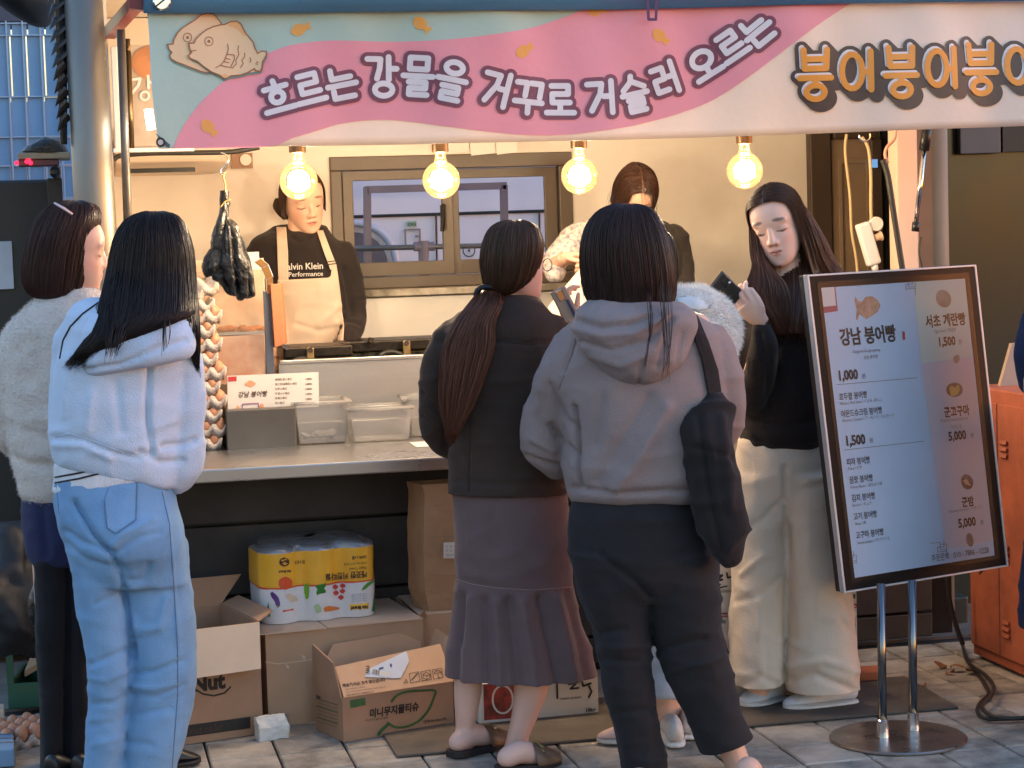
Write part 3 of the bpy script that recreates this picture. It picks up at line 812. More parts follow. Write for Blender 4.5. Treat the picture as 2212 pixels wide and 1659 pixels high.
for j, y in enumerate(rowsb):
    b = MB(); b.box(*yquad(-112, y - 1.4, 172, y + 1.4, 12.976, 0.04)); b.build('transom', M['bluebar'], bl)
b = MB(); b.box(*yquad(-400, -120, 260, 47, 13.05, 0.5)); b.build('upper_wall', mat('slate_wall', S(62, 72, 88), 0.6), bl)
b = MB(); b.box((at_y(-400, 400, 13.3).x, 13.3, 0), (at_y(200, 400, 13.3).x, 13.6, 2.4)); b.build('inner_wall', mat('pale_inner', S(190, 200, 208), 0.6), bl)

# ------------------------------------------------------------------ right background
gb = thing('glass_booth', 'dark olive glass booth wall right of the grey column', 'booth', (at_y(2140, 900, 7.4).x, 7.4, 0))
M['olive'] = mat('dark_olive_glass', S(50, 50, 40), 0.2, var=0.25, vscale=1.5, spec=0.6, rvar=0.06)
b = MB(); b.box(*yquad(2046, 250, 2420, 1500, 7.4, 0.03)); b.build('panel', M['olive'], gb)
b = MB(); b.box(*yquad(2074, 262, 2162, 332, 7.36, 0.03)); b.build('vent_box', mat('slate_box', S(92, 92, 94), 0.5, var=.1), gb, bevel=0.004)
b = MB(); b.box(*yquad(2166, 255, 2420, 325, 7.37, 0.02)); b.build('header', M['black'], gb)
b = MB(); b.box(*yquad(2008, 1290, 2094, 1402, 7.05, 0.2)); tag(b.build('equipment_box', M['dark'], bevel=0.01), 'dark low box on the ground between the truck end and the orange lockers', 'box')
# behind the window: parked white bus and a pipe frame
bus = thing('parked_bus', 'white bus parked behind the stall, seen through the window', 'bus', (at_y(960, 480, 10.0).x, 10, 0))
M['buswhite'] = mat('white_bus_paint', S(206, 212, 222), 0.3, var=0.04, vscale=1, coat=0.3)
b = MB(); b.box((at_y(200, 480, 10).x, 10.0, 0.35), (at_y(1700, 480, 10).x, 10.5, 2.9)); b.build('side', M['buswhite'], bus, bevel=0.02)
b = MB(); b.tube([at_y(740, 469, 9.993), at_y(1200, 455, 9.993)], 0.008, 6); b.tube([at_y(942, 461, 9.99), at_y(944, 580, 9.99)], .005, 6); b.tube([at_y(1165, 455, 9.99), at_y(1167, 580, 9.99)], .005, 6); b.build('trim_line', M['dark'], bus)
c = at_y(765, 575, 9.98)
b = MB(); b.tube([c + V((0, -.01, 0)), c + V((0, .1, 0))], 0.165, 40); b.build('wheel', mat('grey_wheel', S(92, 90, 96), 0.6, var=.2), bus)
b = MB(); b.tube([c + V((.21 * math.cos(t * .1309), -.004, .21 * math.sin(t * .1309))) for t in range(25)], .018, 8); b.build('wheel_arch', mat('pale_arch', S(180, 190, 205), 0.4), bus, smooth=True)
b = MB(); pierced(b, *(lambda a, c: (a[0], c[0], a[2], c[2], a[0] + .008, c[0] - .008, a[2] + .008, c[2] - .008))(*yquad(874, 494, 909, 532, 9.985, .006)), 9.985, 9.992); b.box(*yquad(898, 508, 908, 513, 9.98, .01)); b.build('fuel_flap', M['ink_soft'], bus)
b = MB(); b.box(*yquad(880, 477, 900, 490, 9.988, .006)); b.build('label', mat('green_label', S(150, 186, 160), 0.5), bus)
b = MB(); px_text(b, 'CNG', 881, 487.5, 9, at_y(890, 483, 9.986), V((0, -1, 0)), (1, 0, 0), (0, 0, 1), bold=0.03, squeeze=0.9); 
c = at_y(1013, 541, 9.985); b.tube([c + V((.03 * math.cos(t * .2618), 0, .03 * math.sin(t * .2618))) for t in range(25)], .003, 5); px_text(b, '4', 1010, 545, 11, at_y(1013, 541, 9.985), V((0, -1, 0)), (1, 0, 0), (0, 0, 1), bold=.03); b.build('lettering', M['ink'], bus)
pf = thing('pipe_frame', 'grey pipe barrier standing outside behind the stall window', 'barrier', (at_y(940, 480, 9.0).x, 9.0, 0))
M['mauvepipe'] = mat('mauve_pipe', S(122, 112, 122), 0.5)
b = MB(); b.tube([at_y(797, 900, 9.0), at_y(793, 404, 9.0)], .022, 4); b.build('upright', M['mauvepipe'], pf)
b = MB(); b.tube([at_y(1096, 900, 9.0), at_y(1088, 400, 9.0)], .022, 4); b.build('upright', M['mauvepipe'], pf)
b = MB(); b.tube([at_y(788, 410, 9.0), at_y(1094, 401, 9.0)], .022, 4); b.build('top_rail', M['mauvepipe'], pf)
b = MB(); b.tube([at_y(752, 537, 8.96), at_y(1182, 528, 8.96)], .012, 12); b.build('cross_pipe', M['polegrey'], pf, smooth=True)
b = MB(); b.tube([at_y(894, 533, 8.94), at_y(938, 532, 8.94)], .021, 12); b.tube([at_y(915, 520, 8.94), at_y(917, 640, 8.94)], .024, 12); b.build('clamp', M['mauvepipe'], pf)
# ------------------------------------------------------------------ the banner
ban = thing('banner', 'long printed banner with white lettering on a pink river across the stall top', 'banner', at_y(1200, 310, YBAN))
def wave(x, z):
    return 0.014 * math.sin(x * 5.1 + z * 2.3) + 0.006 * math.sin(x * 13.0 - z * 3.1 + 1.0) + 0.004 * math.sin(x * 2.2 + z * 9.0) + 0.0022 * math.sin(x * 27 + 2 * math.sin(z * 6))
def bpt(px, py, lift=0.0):
    p = at_y(px, py, YBAN)
    return V((p.x, p.y + wave(p.x, p.z) - lift, p.z))
def blayer(lift): return lambda x, y, z=0.0: bpt(x, y, lift + z)
EDGE_B = [(340, 322), (573, 316.5), (900, 312), (1300, 303), (1700, 291), (2212, 272), (2330, 267.5)]
def lerp_poly(pts, x):
    for (ax, ay), (bx, by) in zip(pts[:-1], pts[1:]):
        if ax <= x <= bx: return ay + (by - ay) * (x - ax) / (bx - ax)
    return pts[0][1] if x < pts[0][0] else pts[-1][1]
def left_edge(y): return 311 + (340 - 311) * (y + 40) / 362 + 2.0 * math.sin(y / 40)
TOPY = -48
def fabric(name, m, top, bot, x0, x1, lift, nx=110, ny=26, both=None, thick=0.0):
    """sheet following the banner between two curves"""
    b = MB(); G = []
    for i in range(nx + 1):
        x = x0 + (x1 - x0) * i / nx; a, c = top(x), bot(x); col = []
        for j in range(ny + 1):
            y = a + (c - a) * j / ny
            col.append(bpt(max(x, left_edge(y)), y, lift))
        G.append(col)
    n = ny + 1; b.v = [tuple(p) for c in G for p in c]
    for i in range(nx):
        for j in range(ny):
            b.f.append((i * n + j, i * n + j + 1, (i + 1) * n + j + 1, (i + 1) * n + j)); b.m.append(0)
    o = b.build(name, m, ban, smooth=True)
    if thick:
        s = o.modifiers.new('t', 'SOLIDIFY'); s.thickness = thick; s.offset = -1
    return o
def banmat(name, c): return mat(name, c, 0.34, var=0.03, vscale=3, bump=0.10, bscale=40, trans=0.22, spec=0.45)
fabric('cloth', banmat('banner_cream', S(238, 227, 214)), lambda x: TOPY, lambda x: lerp_poly(EDGE_B, x), 311, 2330, 0.0, 130, 20, thick=0.0015)
PT = [(373, 321), (393, 277), (433, 222), (477, 181), (510, 158), (545, 134), (580, 114), (633, 96), (700, 88), (760, 88), (837, 90), (937, 88), (1037, 79), (1137, 63), (1204, 42), (1254, 23), (1304, 0), (1390, TOPY)]
PBt = [(373, 321), (573, 317), (633, 298), (690, 281), (737, 267), (804, 259), (871, 261), (971, 275), (1071, 287), (1154, 293), (1237, 290), (1337, 277), (1404, 263), (1475, 243), (1541, 217), (1608, 173), (1691, 109), (1758, 58), (1841, 4), (1925, TOPY)]
PT = [tuple(p) for p in catmull(PT, 4)]; PBt = [tuple(p) for p in catmull(PBt, 4)]
fabric('teal_print', banmat('banner_teal', S(184, 216, 206)), lambda x: TOPY, lambda x: min(lerp_poly(PT, x), lerp_poly(EDGE_B, x)) if x > 373.2 else lerp_poly(EDGE_B, x), 311, 1389, 0.0016, 120, 14)
fabric('pink_print', banmat('banner_pink', S(246, 170, 184)), lambda x: max(lerp_poly(PT, x), TOPY) if x < 1390 else TOPY, lambda x: lerp_poly(PBt, x), 373.5, 1924, 0.0030, 150, 12)
# small orange fish
ob = banmat('banner_orange', S(250, 186, 96))
def fish(mb, cx, cy, ang, s=1.0, m=0):
    a = math.radians(ang); tf0 = blayer(0.0044)
    T = lambda x, y: (cx + s * (x * math.cos(a) - y * math.sin(a)), cy + s * (x * math.sin(a) + y * math.cos(a)))
    body = [(-19, -2), (-14, -9), (-4, -13), (6, -11), (13, -4), (19, -8), (24, -5), (21, 1), (23, 8), (17, 8), (12, 5), (4, 11), (-5, 12), (-14, 8)]
    mb.poly([tf0(*T(x, y)) for x, y in body], m)
for x, y, a in ((648, 63, -24), (908, 53, 38), (450, 275, 42), (1130, 111, -36), (1288, 22, -8), (1426, 78, 36)):
    b = MB(); fish(b, x, y, a, 1.05); b.build('fish_print', ob, ban)
def bfill(mb, poly, lift, step=4.0):
    ys = [p[1] for p in poly]; y0, y1 = min(ys), max(ys); ny = max(3, int((y1 - y0) / step)); xs = [p[0] for p in poly]; nx = max(3, int((max(xs) - min(xs)) / step / 1.5)); T = blayer(lift); k0 = len(mb.v); n = 0
    for j in range(ny + 1):
        y = y0 + (y1 - y0) * (.002 + .996 * j / ny); c = [ax + (bx - ax) * (y - ay) / (by - ay) for (ax, ay), (bx, by) in zip(poly, poly[1:] + poly[:1]) if (ay <= y < by) or (by <= y < ay)]
        a, b_ = min(c), max(c)
        for i in range(nx + 1): mb.v.append(tuple(T(a + (b_ - a) * i / nx, y)))
    for j in range(ny):
        for i in range(nx):
            q = k0 + j * (nx + 1) + i; mb.f.append((q, q + nx + 1, q + nx + 2, q + 1)); mb.m.append(0)
# big fish buns
Z = lambda pts: [(301.7 + x * .26444, y * .26444) for x, y in pts]
back = Z([(228, 362), (272, 360), (282, 318), (310, 268), (345, 232), (400, 195), (455, 160), (505, 118), (555, 105), (605, 108), (640, 145), (670, 185), (640, 300), (600, 590), (545, 592), (500, 582), (420, 552), (350, 525), (300, 508), (255, 482), (246, 455), (262, 428), (240, 405)])
front = Z([(400, 352), (445, 352), (460, 320), (500, 278), (550, 240), (600, 216), (660, 200), (700, 195), (745, 172), (795, 168), (830, 190), (850, 232), (875, 275), (915, 320), (934, 350), (942, 385), (968, 432), (1000, 414), (1038, 418), (1036, 450), (1008, 500), (1000, 555), (985, 582), (950, 574), (940, 558), (890, 588), (830, 610), (745, 618), (720, 636), (690, 640), (650, 610), (590, 588), (530, 548), (470, 500), (412, 478), (398, 455), (425, 430), (412, 405)])
fl = banmat('fish_yellow', S(252, 222, 176)); fb_ = banmat('fish_outline', S(170, 110, 74)); fs = banmat('fish_fin', S(248, 200, 138)); shd = banmat('fish_shadow_print', S(132, 164, 160))
b = MB(); bfill(b, [(x + 2, y + 5) for x, y in back], .0046); b.build('shadow_print', shd, ban); b = MB(); bfill(b, [(x + 2, y + 5) for x, y in front], .0066); b.build('shadow_print', shd, ban)
for nm, pts, l in (('back', back, 0.0050), ('front', front, 0.0086)):
    b = MB(); bfill(b, pts, l); b.build('bun_print', fl, ban)
    b = MB(); stroke2d(b, blayer(l + 0.0007), pts, 2.6, closed=True)
    ex, ey = ((391, 306) if nm == 'back' else (567, 336)); e = Z([(ex, ey)])[0]
    stroke2d(b, blayer(l + 0.0007), arc(e[0], e[1], 9, 9.6), 1.6); stroke2d(b, blayer(l + .0007), arc(e[0], e[1], 2, 2, n=6), 2.6)
    if nm == 'front':
        for st in ([(722, 358), (728, 400), (716, 440), (694, 492), (664, 530), (622, 552)], [(716, 440), (775, 446), (778, 478), (745, 550), (664, 532)], [(706, 474), (740, 482)], [(694, 502), (730, 510)], [(812, 370), (806, 400), (814, 440), (788, 490), (792, 520), (756, 556)], [(862, 430), (860, 460), (838, 490), (850, 515), (826, 550)], [(905, 468), (912, 490), (905, 505)], [(958, 502), (972, 508)], [(952, 518), (966, 522)], [(412, 420), (440, 415), (460, 412)]):
            stroke2d(b, blayer(l + .0007), Z(st), 1.9)
        b2 = MB()
        bfill(b2, Z([(700, 197), (745, 174), (795, 170), (828, 192), (848, 232), (875, 277), (860, 290), (800, 235), (745, 208)]), l + .0004); b2.build('fin_print', fs, ban); b2 = MB()
        bfill(b2, Z([(655, 610), (690, 638), (720, 634), (735, 618), (700, 600)]), l + .0004)
        b2.build('fin_print', fs, ban)
    b.build('outline_print', fb_, ban)
# lettering, drawn stroke by stroke
R_ = {'rieul': [[(12, 6), (82, 6), (82, 30), (16, 30), (16, 56), (86, 56)]]}
def sc(st, x0, y0, x1, y1): return [[(x0 + (x1 - x0) * x / 100, y0 + (y1 - y0) * y / 100) for x, y in s] for s in st]
rieul = [[(8, 4), (86, 4), (86, 50), (12, 50), (12, 98), (94, 98)]]
circ = lambda cx, cy, rx, ry: [arc(cx, cy, rx, ry)]
GL = {
 '흐': [[(46, 0), (48, 14)], [(10, 22), (86, 22)]] + circ(48, 53, 21, 18) + [[(0, 94), (100, 94)]],
 '르': sc(rieul, 12, 4, 90, 66) + [[(0, 94), (100, 94)]],
 '는': [[(18, 2), (18, 32), (84, 32)], [(0, 56), (100, 56)], [(18, 72), (18, 98), (88, 98)]],
 '강': [[(2, 6), (44, 6), (42, 30), (34, 56)], [(70, 0), (72, 58)], [(72, 30), (96, 30)]] + circ(56, 84, 28, 16),
 '물': [[(20, 3), (80, 3), (80, 32), (20, 32), (20, 3)], [(0, 50), (100, 50)], [(50, 50), (50, 62)]] + sc(rieul, 14, 64, 88, 98),
 '을': circ(50, 14, 30, 15) + [[(0, 45), (100, 45)]] + sc(rieul, 14, 62, 88, 98),
 '거': [[(2, 8), (52, 8), (46, 40), (14, 92)], [(86, 0), (86, 100)], [(58, 48), (86, 48)]],
 '꾸': [[(4, 6), (40, 6), (36, 46)], [(54, 6), (94, 6), (90, 48)], [(0, 64), (100, 64)], [(50, 64), (50, 98)]],
 '로': sc(rieul, 12, 2, 90, 60) + [[(50, 64), (50, 90)], [(0, 92), (100, 92)]],
 '슬': [[(48, 0), (42, 16), (8, 36)], [(46, 14), (92, 34)], [(0, 50), (100, 50)]] + sc(rieul, 14, 64, 88, 98),
 '러': sc(rieul, 0, 8, 54, 88) + [[(86, 0), (86, 100)], [(62, 46), (86, 46)]],
 '오': circ(50, 30, 36, 28) + [[(50, 60), (50, 88)], [(0, 90), (100, 90)]],
 '붕': [[(12, 0), (15, 38), (85, 38), (88, 0)], [(14, 19), (86, 19)], [(0, 57), (100, 57)], [(50, 57), (50, 72)]] + circ(50, 86, 29, 14),
 '어': circ(32, 50, 31, 44) + [[(88, 0), (88, 98)], [(64, 52), (88, 52)]]}
def glyph(mb, tf, ch, cx, cy, w, h, rot, width, dx=0, dy=0):
    a = math.radians(rot)
    for st in GL[ch]:
        P = []
        for x, y in st:
            x = (x - 50) / 100 * w; y = (y - 50) / 100 * h
            P.append((cx + dx + x * math.cos(a) - y * math.sin(a), cy + dy + x * math.sin(a) + y * math.cos(a)))
        stroke2d(mb, tf, P, width)
LINE = [('흐', 600, 207, 64, 68, -15), ('르', 668, 190, 62, 66, -14), ('는', 738, 180, 62, 64, -11), ('강', 825, 165, 68, 84, 1), ('물', 902, 165, 62, 84, 4), ('을', 973, 177, 60, 82, 12),
        ('거', 1071, 193, 60, 70, 14), ('꾸', 1140, 211, 60, 70, 6), ('로', 1209, 216, 60, 66, 0), ('거', 1298, 210, 62, 68, -3), ('슬', 1371, 203, 56, 78, -13), ('러', 1439, 170, 56, 66, -20),
        ('오', 1524, 139, 60, 62, -33), ('르', 1578, 98, 58, 62, -35), ('는', 1632, 66, 60, 60, -40)]
mo = banmat('letter_plum', S(140, 84, 104)); mw = banmat('letter_white', S(248, 246, 248))
for ch, x, y, w, h, r in LINE:
    b = MB(); glyph(b, blayer(0.0056), ch, x, y, w, h, r, 30); lo_ = b.build('letter_outline', mo, ban)
    b = MB(); glyph(b, blayer(0.0082), ch, x, y, w, h, r, 12.6); b.build('letter', mw, ban)
md = banmat('letter_brown', S(98, 84, 78)); mor = banmat('letter_orange', S(255, 178, 80))
for ch, x, y in (('붕', 1755, 160), ('어', 1847, 153), ('붕', 1938, 155), ('어', 2029, 146), ('붕', 2117, 147), ('어', 2209, 140), ('빵'[:0] or '붕', 2300, 140)):
    w, h = (68, 106) if ch == '붕' else (70, 84)
    b = MB()
    for k in range(6): glyph(b, blayer(0.0046 + k * 0.0001), ch, x - 2, y - 2, w, h, -1.5, 30, k * 3.4, k * 3.4)
    b.build('letter_outline', md, ban)
    b = MB(); glyph(b, blayer(0.0070), ch, x - 2.5, y - 2.5, w, h, -1.5, 13); b.build('letter_edge', mw, ban)
    b = MB(); glyph(b, blayer(0.0096), ch, x + 1.5, y + 2, w, h, -1.5, 13); b.build('letter', mor, ban)
# folded end, upper film strip, screw, corner patch
film = MB()
xs = [309, 420, 560, 700, 900, 1100, 1341, 1600, 1900, 2212, 2330]; ys = [31, 29.5, 29, 28, 26.5, 24.5, 22, 16, 9, 3, 0]
xf = [309 + (2330 - 309) * k / 120 for k in range(121)]; ys = [float(np.interp(x, xs, ys)) for x in xf]; xs = xf
fp = lambda x, y: (lambda p: V((p.x, p.y + .012 * math.sin(p.x * 5.1 + p.z * 2.3) - .030, p.z)))(at_y(x, y, YBAN))
film.v = [tuple(p) for i in range(len(xs)) for p in (fp(xs[i], ys[i]), fp(xs[i], TOPY))]
for i in range(len(xs) - 1): film.f.append((2 * i, 2 * i + 2, 2 * i + 3, 2 * i + 1)); film.m.append(0)
fm = clear('blue_film', (0.86, 0.95, 1.0, 1), gloss=0.02, rough=0.25, film=0.42, filmcol=(0.22, 0.5, 0.74, 1))
fo = film.build('blue_film_strip', fm, smooth=True); s = fo.modifiers.new('t', 'SOLIDIFY'); s.thickness = 0.0008
tag(fo, 'see-through blue film strip over the top edge of the banner', 'film')
b = MB(); c = bpt(348, 7, .040); b.tube([c + V((0, .004, 0)), c, c - V((0, .004, 0))], [0.026, 0.026, 0.022], 26)
sc_ = tag(b.build('screw_head', M['chrome'], smooth=False, bevel=0.001), 'big shiny slotted screw at the top left corner of the banner', 'screw')
b = MB(); b.obox(c - V((0, .0045, 0)), V((.018, 0, .014)), V((0, .0012, 0)), V((-.0014, 0, .0018))); b.build('slot', M['black'], sc_)
b = MB(); P = [bpt(334, 289, .008), bpt(337, 290, .008), bpt(367, 313, .008), bpt(369, 318, .008), bpt(365, 321, .008), bpt(334, 322, .008)]
b.hexa(P[:1] + P[1:3] + P[4:5] + [q + V((0, .004, 0)) for q in (P[0], P[1], P[2], P[4])]); 
cp = tag(b.build('corner_patch', mat('slate_blue_patch', S(66, 88, 112), 0.5), bevel=0.001), 'slate blue triangular corner patch with an eyelet at the lower left of the banner', 'patch')
b = MB(); c = bpt(346, 308, .0095); b.tube([c + V((0, .002, 0)), c], .011, 18, 0); b.build('eyelet_hole', M['paper'], cp)
b = MB(); b.tube([c + V((.011 * math.cos(t * .2618), 0, .011 * math.sin(t * .2618))) for t in range(25)], .0028, 6); b.build('eyelet', M['black'], cp, smooth=True)
# short dark strap over the top edge
b = MB()
for p in ([(1391, -20), (1393, 45)], [(1412, -20), (1409, 45)], [(1393, 45), (1409, 45)]): stroke2d(b, blayer(0.042), p, 6)
tag(b.build('strap', mat('plum_strap', S(92, 56, 100), 0.6)), 'short plum strap hanging over the top edge of the banner', 'strap')
# ------------------------------------------------------------------ on the counter
ZC = 0.80
def on_counter(px, py): return at_z(px, py, ZC)
# egg trays: a tower of filled trays
def tray_mesh():
    n, m_, p = 49, 41, 0.048
    b = MB(); G = []
    for i in range(n):
        for j in range(m_):
            x = (i / (n - 1) - .5) * 5.9 * p; y = (j / (m_ - 1) - .5) * 4.9 * p
            G.append((x, y, 0.012 + 0.011 * (math.cos(2 * math.pi * x / p) + math.cos(2 * math.pi * (y / p + .5)))))
    b.v = G
    for i in range(n - 1):
        for j in range(m_ - 1): b.f.append((i * m_ + j, i * m_ + m_ + j, i * m_ + m_ + j + 1, i * m_ + j + 1)); b.m.append(0)
    return b.mesh('egg_tray')
TRAY = tray_mesh(); TRAY.materials.append(M['pulp'])
TRAY.polygons.foreach_set('use_smooth', [True] * len(TRAY.polygons))
def rim_mesh():
    """scalloped outer wall of a pulp tray, seen from the side: peaks and dips"""
    b = MB(); p = 0.048; hx, hy = 3 * p, 2.5 * p; t = 0.003
    P = []
    for side in range(4):
        k = 6 if side % 2 == 0 else 5
        for q in range(k * 8):
            u = q / (k * 8)
            x, y = [(-hx + 2 * hx * u, -hy), (hx, -hy + 2 * hy * u), (hx - 2 * hx * u, hy), (-hx, hy - 2 * hy * u)][side]
            ph = u * k
            c_ = math.cos(2 * math.pi * ph); c_ = math.copysign(abs(c_) ** 0.5, c_); P.append((x, y, 0.0255 + 0.0105 * c_, -0.006 + 0.006 * c_))
    n = len(P); b.v = []
    for x, y, zt_, zb in P:
        s = 1.0 + (0.0035 / 0.144)
        b.v += [(x, y, zt_), (x * s, y * s, zt_ - .001), (x * .955, y * .95, zb - .002), (x * .94, y * .935, zb - .001)]
    for i in range(n):
        j = (i + 1) % n
        for k in range(4): b.f.append((i * 4 + k, j * 4 + k, j * 4 + (k + 1) % 4, i * 4 + (k + 1) % 4)); b.m.append(0)
    return b.mesh('tray_rim')
RIM = rim_mesh(); RIM.materials.append(M['pulp']); RIM.polygons.foreach_set('use_smooth', [True] * len(RIM.polygons))
def egg_mesh():
    b = MB(); pr = []
    for k in range(13):
        a = math.pi * k / 12; z = -0.028 * math.cos(a); r = 0.0215 * math.sin(a) * (1 - 0.12 * (z / 0.028))
        pr.append((max(r, 0.0004), z))
    b.lathe((0, 0, 0), pr, 14); return b.mesh('egg')
EGG = egg_mesh(); EGG.materials.append(M['egg']); EGG.polygons.foreach_set('use_smooth', [True] * len(EGG.polygons))
STEP = 0.0476
base = on_counter(457, 974)
rgt = at_y(488, 960, base.y + .02).x
tcx = rgt - 3 * 0.048
ORD = ['lowest', 'second', 'third', 'fourth', 'fifth', 'sixth', 'seventh', 'eighth', 'ninth', 'tenth', 'eleventh', 'topmost']
for k in range(12):
    z = ZC + 0.006 + STEP * (k if k < 11 else 10.45) - (0.010 if k == 10 else 0)
    jx = random.uniform(-.004, .004) + (0.004 if k > 8 else 0) - 0.0012 * k
    t = thing('egg_tray', '%s grey pulp egg tray %s the tower on the counter' % (ORD[k], 'from the bottom in' if 0 < k < 11 else 'in'), 'egg tray', (tcx + jx, base.y + .125, z), 'egg trays stacked on the counter')
    rot = random.uniform(-.02, .02); t.location.x += (0.012 if k % 2 else -0.012)
    for nm, me in (('cup_sheet', TRAY), ('rim', RIM)):
        o = bpy.data.objects.new(nm, me); COL.objects.link(o); o.parent = t; o.rotation_euler = (0, 0, rot)
        if k == 11: o.rotation_euler = (math.radians(8), math.radians(-20), rot)
    if k < 10:
        for q, ex in enumerate((2.5, 1.5)):
            e = bpy.data.objects.new('egg', EGG); COL.objects.link(e)
            e.location = (tcx + jx + ex * 0.048 + (0.012 if k % 2 else -0.012), base.y + .125 - .120 + .025, z + 0.028); e.rotation_euler = (random.uniform(-.15, .15), random.uniform(-.15, .15), random.uniform(0, 6))
            tag(e, '%s brown egg in the %s tray of the tower' % (('rightmost', 'second')[q], ORD[k]), 'egg', 'eggs in the tray tower')
# warmer cabinet
wc = thing('warmer_cabinet', 'small steel and glass warming cabinet with a reddish glow behind the egg trays', 'warmer', on_counter(530, 905))
YW0 = 7.12
def wb(x0, y0, x1, y1, Y, t): return yquad(x0, y0, x1, y1, Y, t)
b = MB(); b.box(*wb(573, 628, 590, 830, YW0, 0.02)); b.build('steel_upright', mat('blue_grey_steel', S(120, 130, 150), 0.3, 0.8), wc, bevel=0.002)
b = MB(); P = [at_y(*q, YW0 - .004) for q in ((556, 562), (572, 575), (582, 600), (583, 632))]
for a_, c_ in zip(P[:-1], P[1:]): b.obox((a_ + c_) / 2, (c_ - a_) / 2 * 1.04, V((0, .016, 0)), V((.012, 0, .006)))
b.build('curved_edge', M['chrome'], wc, bevel=0.002)
b = MB(); b.box(*wb(400, 719, 572, 724, YW0 + .01, 0.28)); b.build('shelf', M['steel'], wc)
b = MB(); b.box(*wb(400, 585, 571, 718, YW0 + .004, 0.004)); b.build('glass_front', clear('warmer_glass', (1, .97, .93, 1), gloss=.05, rough=.12, film=.16, filmcol=(.8, .72, .62, 1)), wc)
M['warmin'] = mat('warm_copper_lining', S(222, 204, 184), 0.4, 0.2, vscale=7, col2=S(206, 160, 130), bump=.1, bscale=30)
b = MB(); b.box(*wb(400, 560, 575, 830, YW0 + .30, 0.01)); b.build('back_panel', M['warmin'], wc)
M['rust'] = mat('stained_steel', S(206, 176, 156), 0.38, 0.4, vscale=6, col2=S(178, 120, 92), rvar=.1)
b = MB(); b.box(*wb(400, 726, 572, 830, YW0 + .006, 0.01)); b.build('lower_panel', M['rust'], wc)
for k in range(7):
    b = MB(); c_ = at_y(480 + k * 15, 712 - (k % 2) * 3, YW0 + .09 + .03 * (k % 3)); b.ball(c_, .02, .014, .012, n=10); bb = b.build('egg_bread', mat('bread', S(210, 130, 70), 0.6, var=.2, vscale=40), smooth=True)
    tag(bb, 'small golden egg bread on the glowing shelf of the warming cabinet', 'bread', 'egg breads in the warmer')
b = MB(); b.box(*wb(500, 545, 560, 585, YW0 + .1, 0.03)); tag(b.build('paper_stack', M['paper']), 'crumpled pale paper on top of the warming cabinet', 'paper')
# hanging orange paper bag beside the warmer
b = MB()
q = [at_y(584, 615, 7.05), at_y(607, 612, 7.05), at_y(617, 742, 7.05), at_y(593, 752, 7.05)]
b.hexa(q + [p + V((0.012, .055, 0)) for p in q]); tag(b.build('paper_bag', mat('orange_brown_paper', S(206, 136, 96), 0.7, var=.08, vscale=10, bump=.3, bscale=20, trans=.25), bevel=0.003), 'narrow orange brown paper bag standing beside the warming cabinet', 'paper bag')
# low steel box, menu card, tubs
b = MB(); b.box(*yquad(489, 883, 640, 972, 6.90, 0.22)); tag(b.build('steel_box', mat('dull_steel', S(112, 106, 100), .38, .85, var=.12, vscale=6, rvar=.08), bevel=0.004), 'low brushed steel box on the counter behind the plastic tubs', 'box')
mc = thing('menu_card', 'white printed price card leaning on the low steel box', 'menu card', at_y(590, 884, 6.97))
cy = 6.965
mcp = [at_y(491, 812, cy), at_y(688, 804, cy), at_y(689, 879, cy - .01), at_y(492, 886, cy - .01)]
b = MB(); b.slab(mcp, (0, 0.003, 0)); b.build('card', M['paper'], mc)
mr = (mcp[1] - mcp[0]).normalized(); mu = (mcp[0] - mcp[3]).normalized(); mn = mr.cross(mu)
if mn.y > 0: mn = -mn
tfm = lambda x, y, z=0.0: at_plane(x, y, mcp[0] + mn * (0.0012 + z), mn)
def mtext(mb, s, x, y, h, **k): px_text(mb, s, x, y, h, mcp[0], mn, mr, mu, off=0.0012, **k)
b = MB(); fill2d(b, tfm, [(493, 814), (511, 813), (511, 823), (493, 824)], z=.0004); b.build('red_label', M['ink_red'], mc)
b = MB(); mtext(b, '中国', 496, 822.5, 8); b.build('label_lettering', M['paper'], mc)
b = MB(); px_text(b, '강남 붕어빵', 514, 858, 14, mcp[0], mn, mr, mu, off=.0012, bold=.02, squeeze=.92, shear=.15)
for k, s_ in enumerate(('核桃红豆小鱼饼', '杏仁奶油果奶小鱼饼', '比萨小鱼饼', '蜂蜜小小鱼饼', '辛奇小鱼饼', '肉小鱼饼')):
    mtext(b, s_, 594, 822 + k * 10.6 - (0.5 * k), 5.4, bold=.012)
for k, s_ in enumerate(('1,000w', '1,000w', '1,500w', '1,500w', '1,500w')): mtext(b, s_, 659, 820.5 + k * 10.8, 5.2, bold=.03)
b.build('lettering', M['ink_brown'], mc)
b = MB(); fish(b, 0, 0, 0, 0.0); b = MB()
fill2d(b, tfm, [(531, 829), (534, 825), (537, 822), (543, 822), (549, 825), (553, 829), (549, 833), (543, 836), (537, 835), (533, 832), (530, 835), (529, 826)], z=.0003); b.build('fish_picture', mat('bun_print', S(214, 150, 116), .6, var=.15, vscale=60), mc)
b = MB()
for p in ([(523, 885), (524, 873), (558, 871), (559, 884)],): stroke2d(b, lambda x, y, z=0: tfm(x, y, .0004 + z), p, 2.0)
b.build('frame_print', mat('purple_print', S(140, 70, 140), .6), mc)
b = MB(); fill2d(b, tfm, arc(565, 877, 5, 5, n=14), z=.0004); b.build('egg_print', mat('egg_print', S(206, 150, 110), .6), mc)
b = MB(); fill2d(b, tfm, [(509, 885), (511, 877), (515, 876), (521, 884)], z=.0004); b.build('hand_print', mat('bun_print_b', S(210, 160, 130), .6), mc)
M['milky2'] = M['milky']
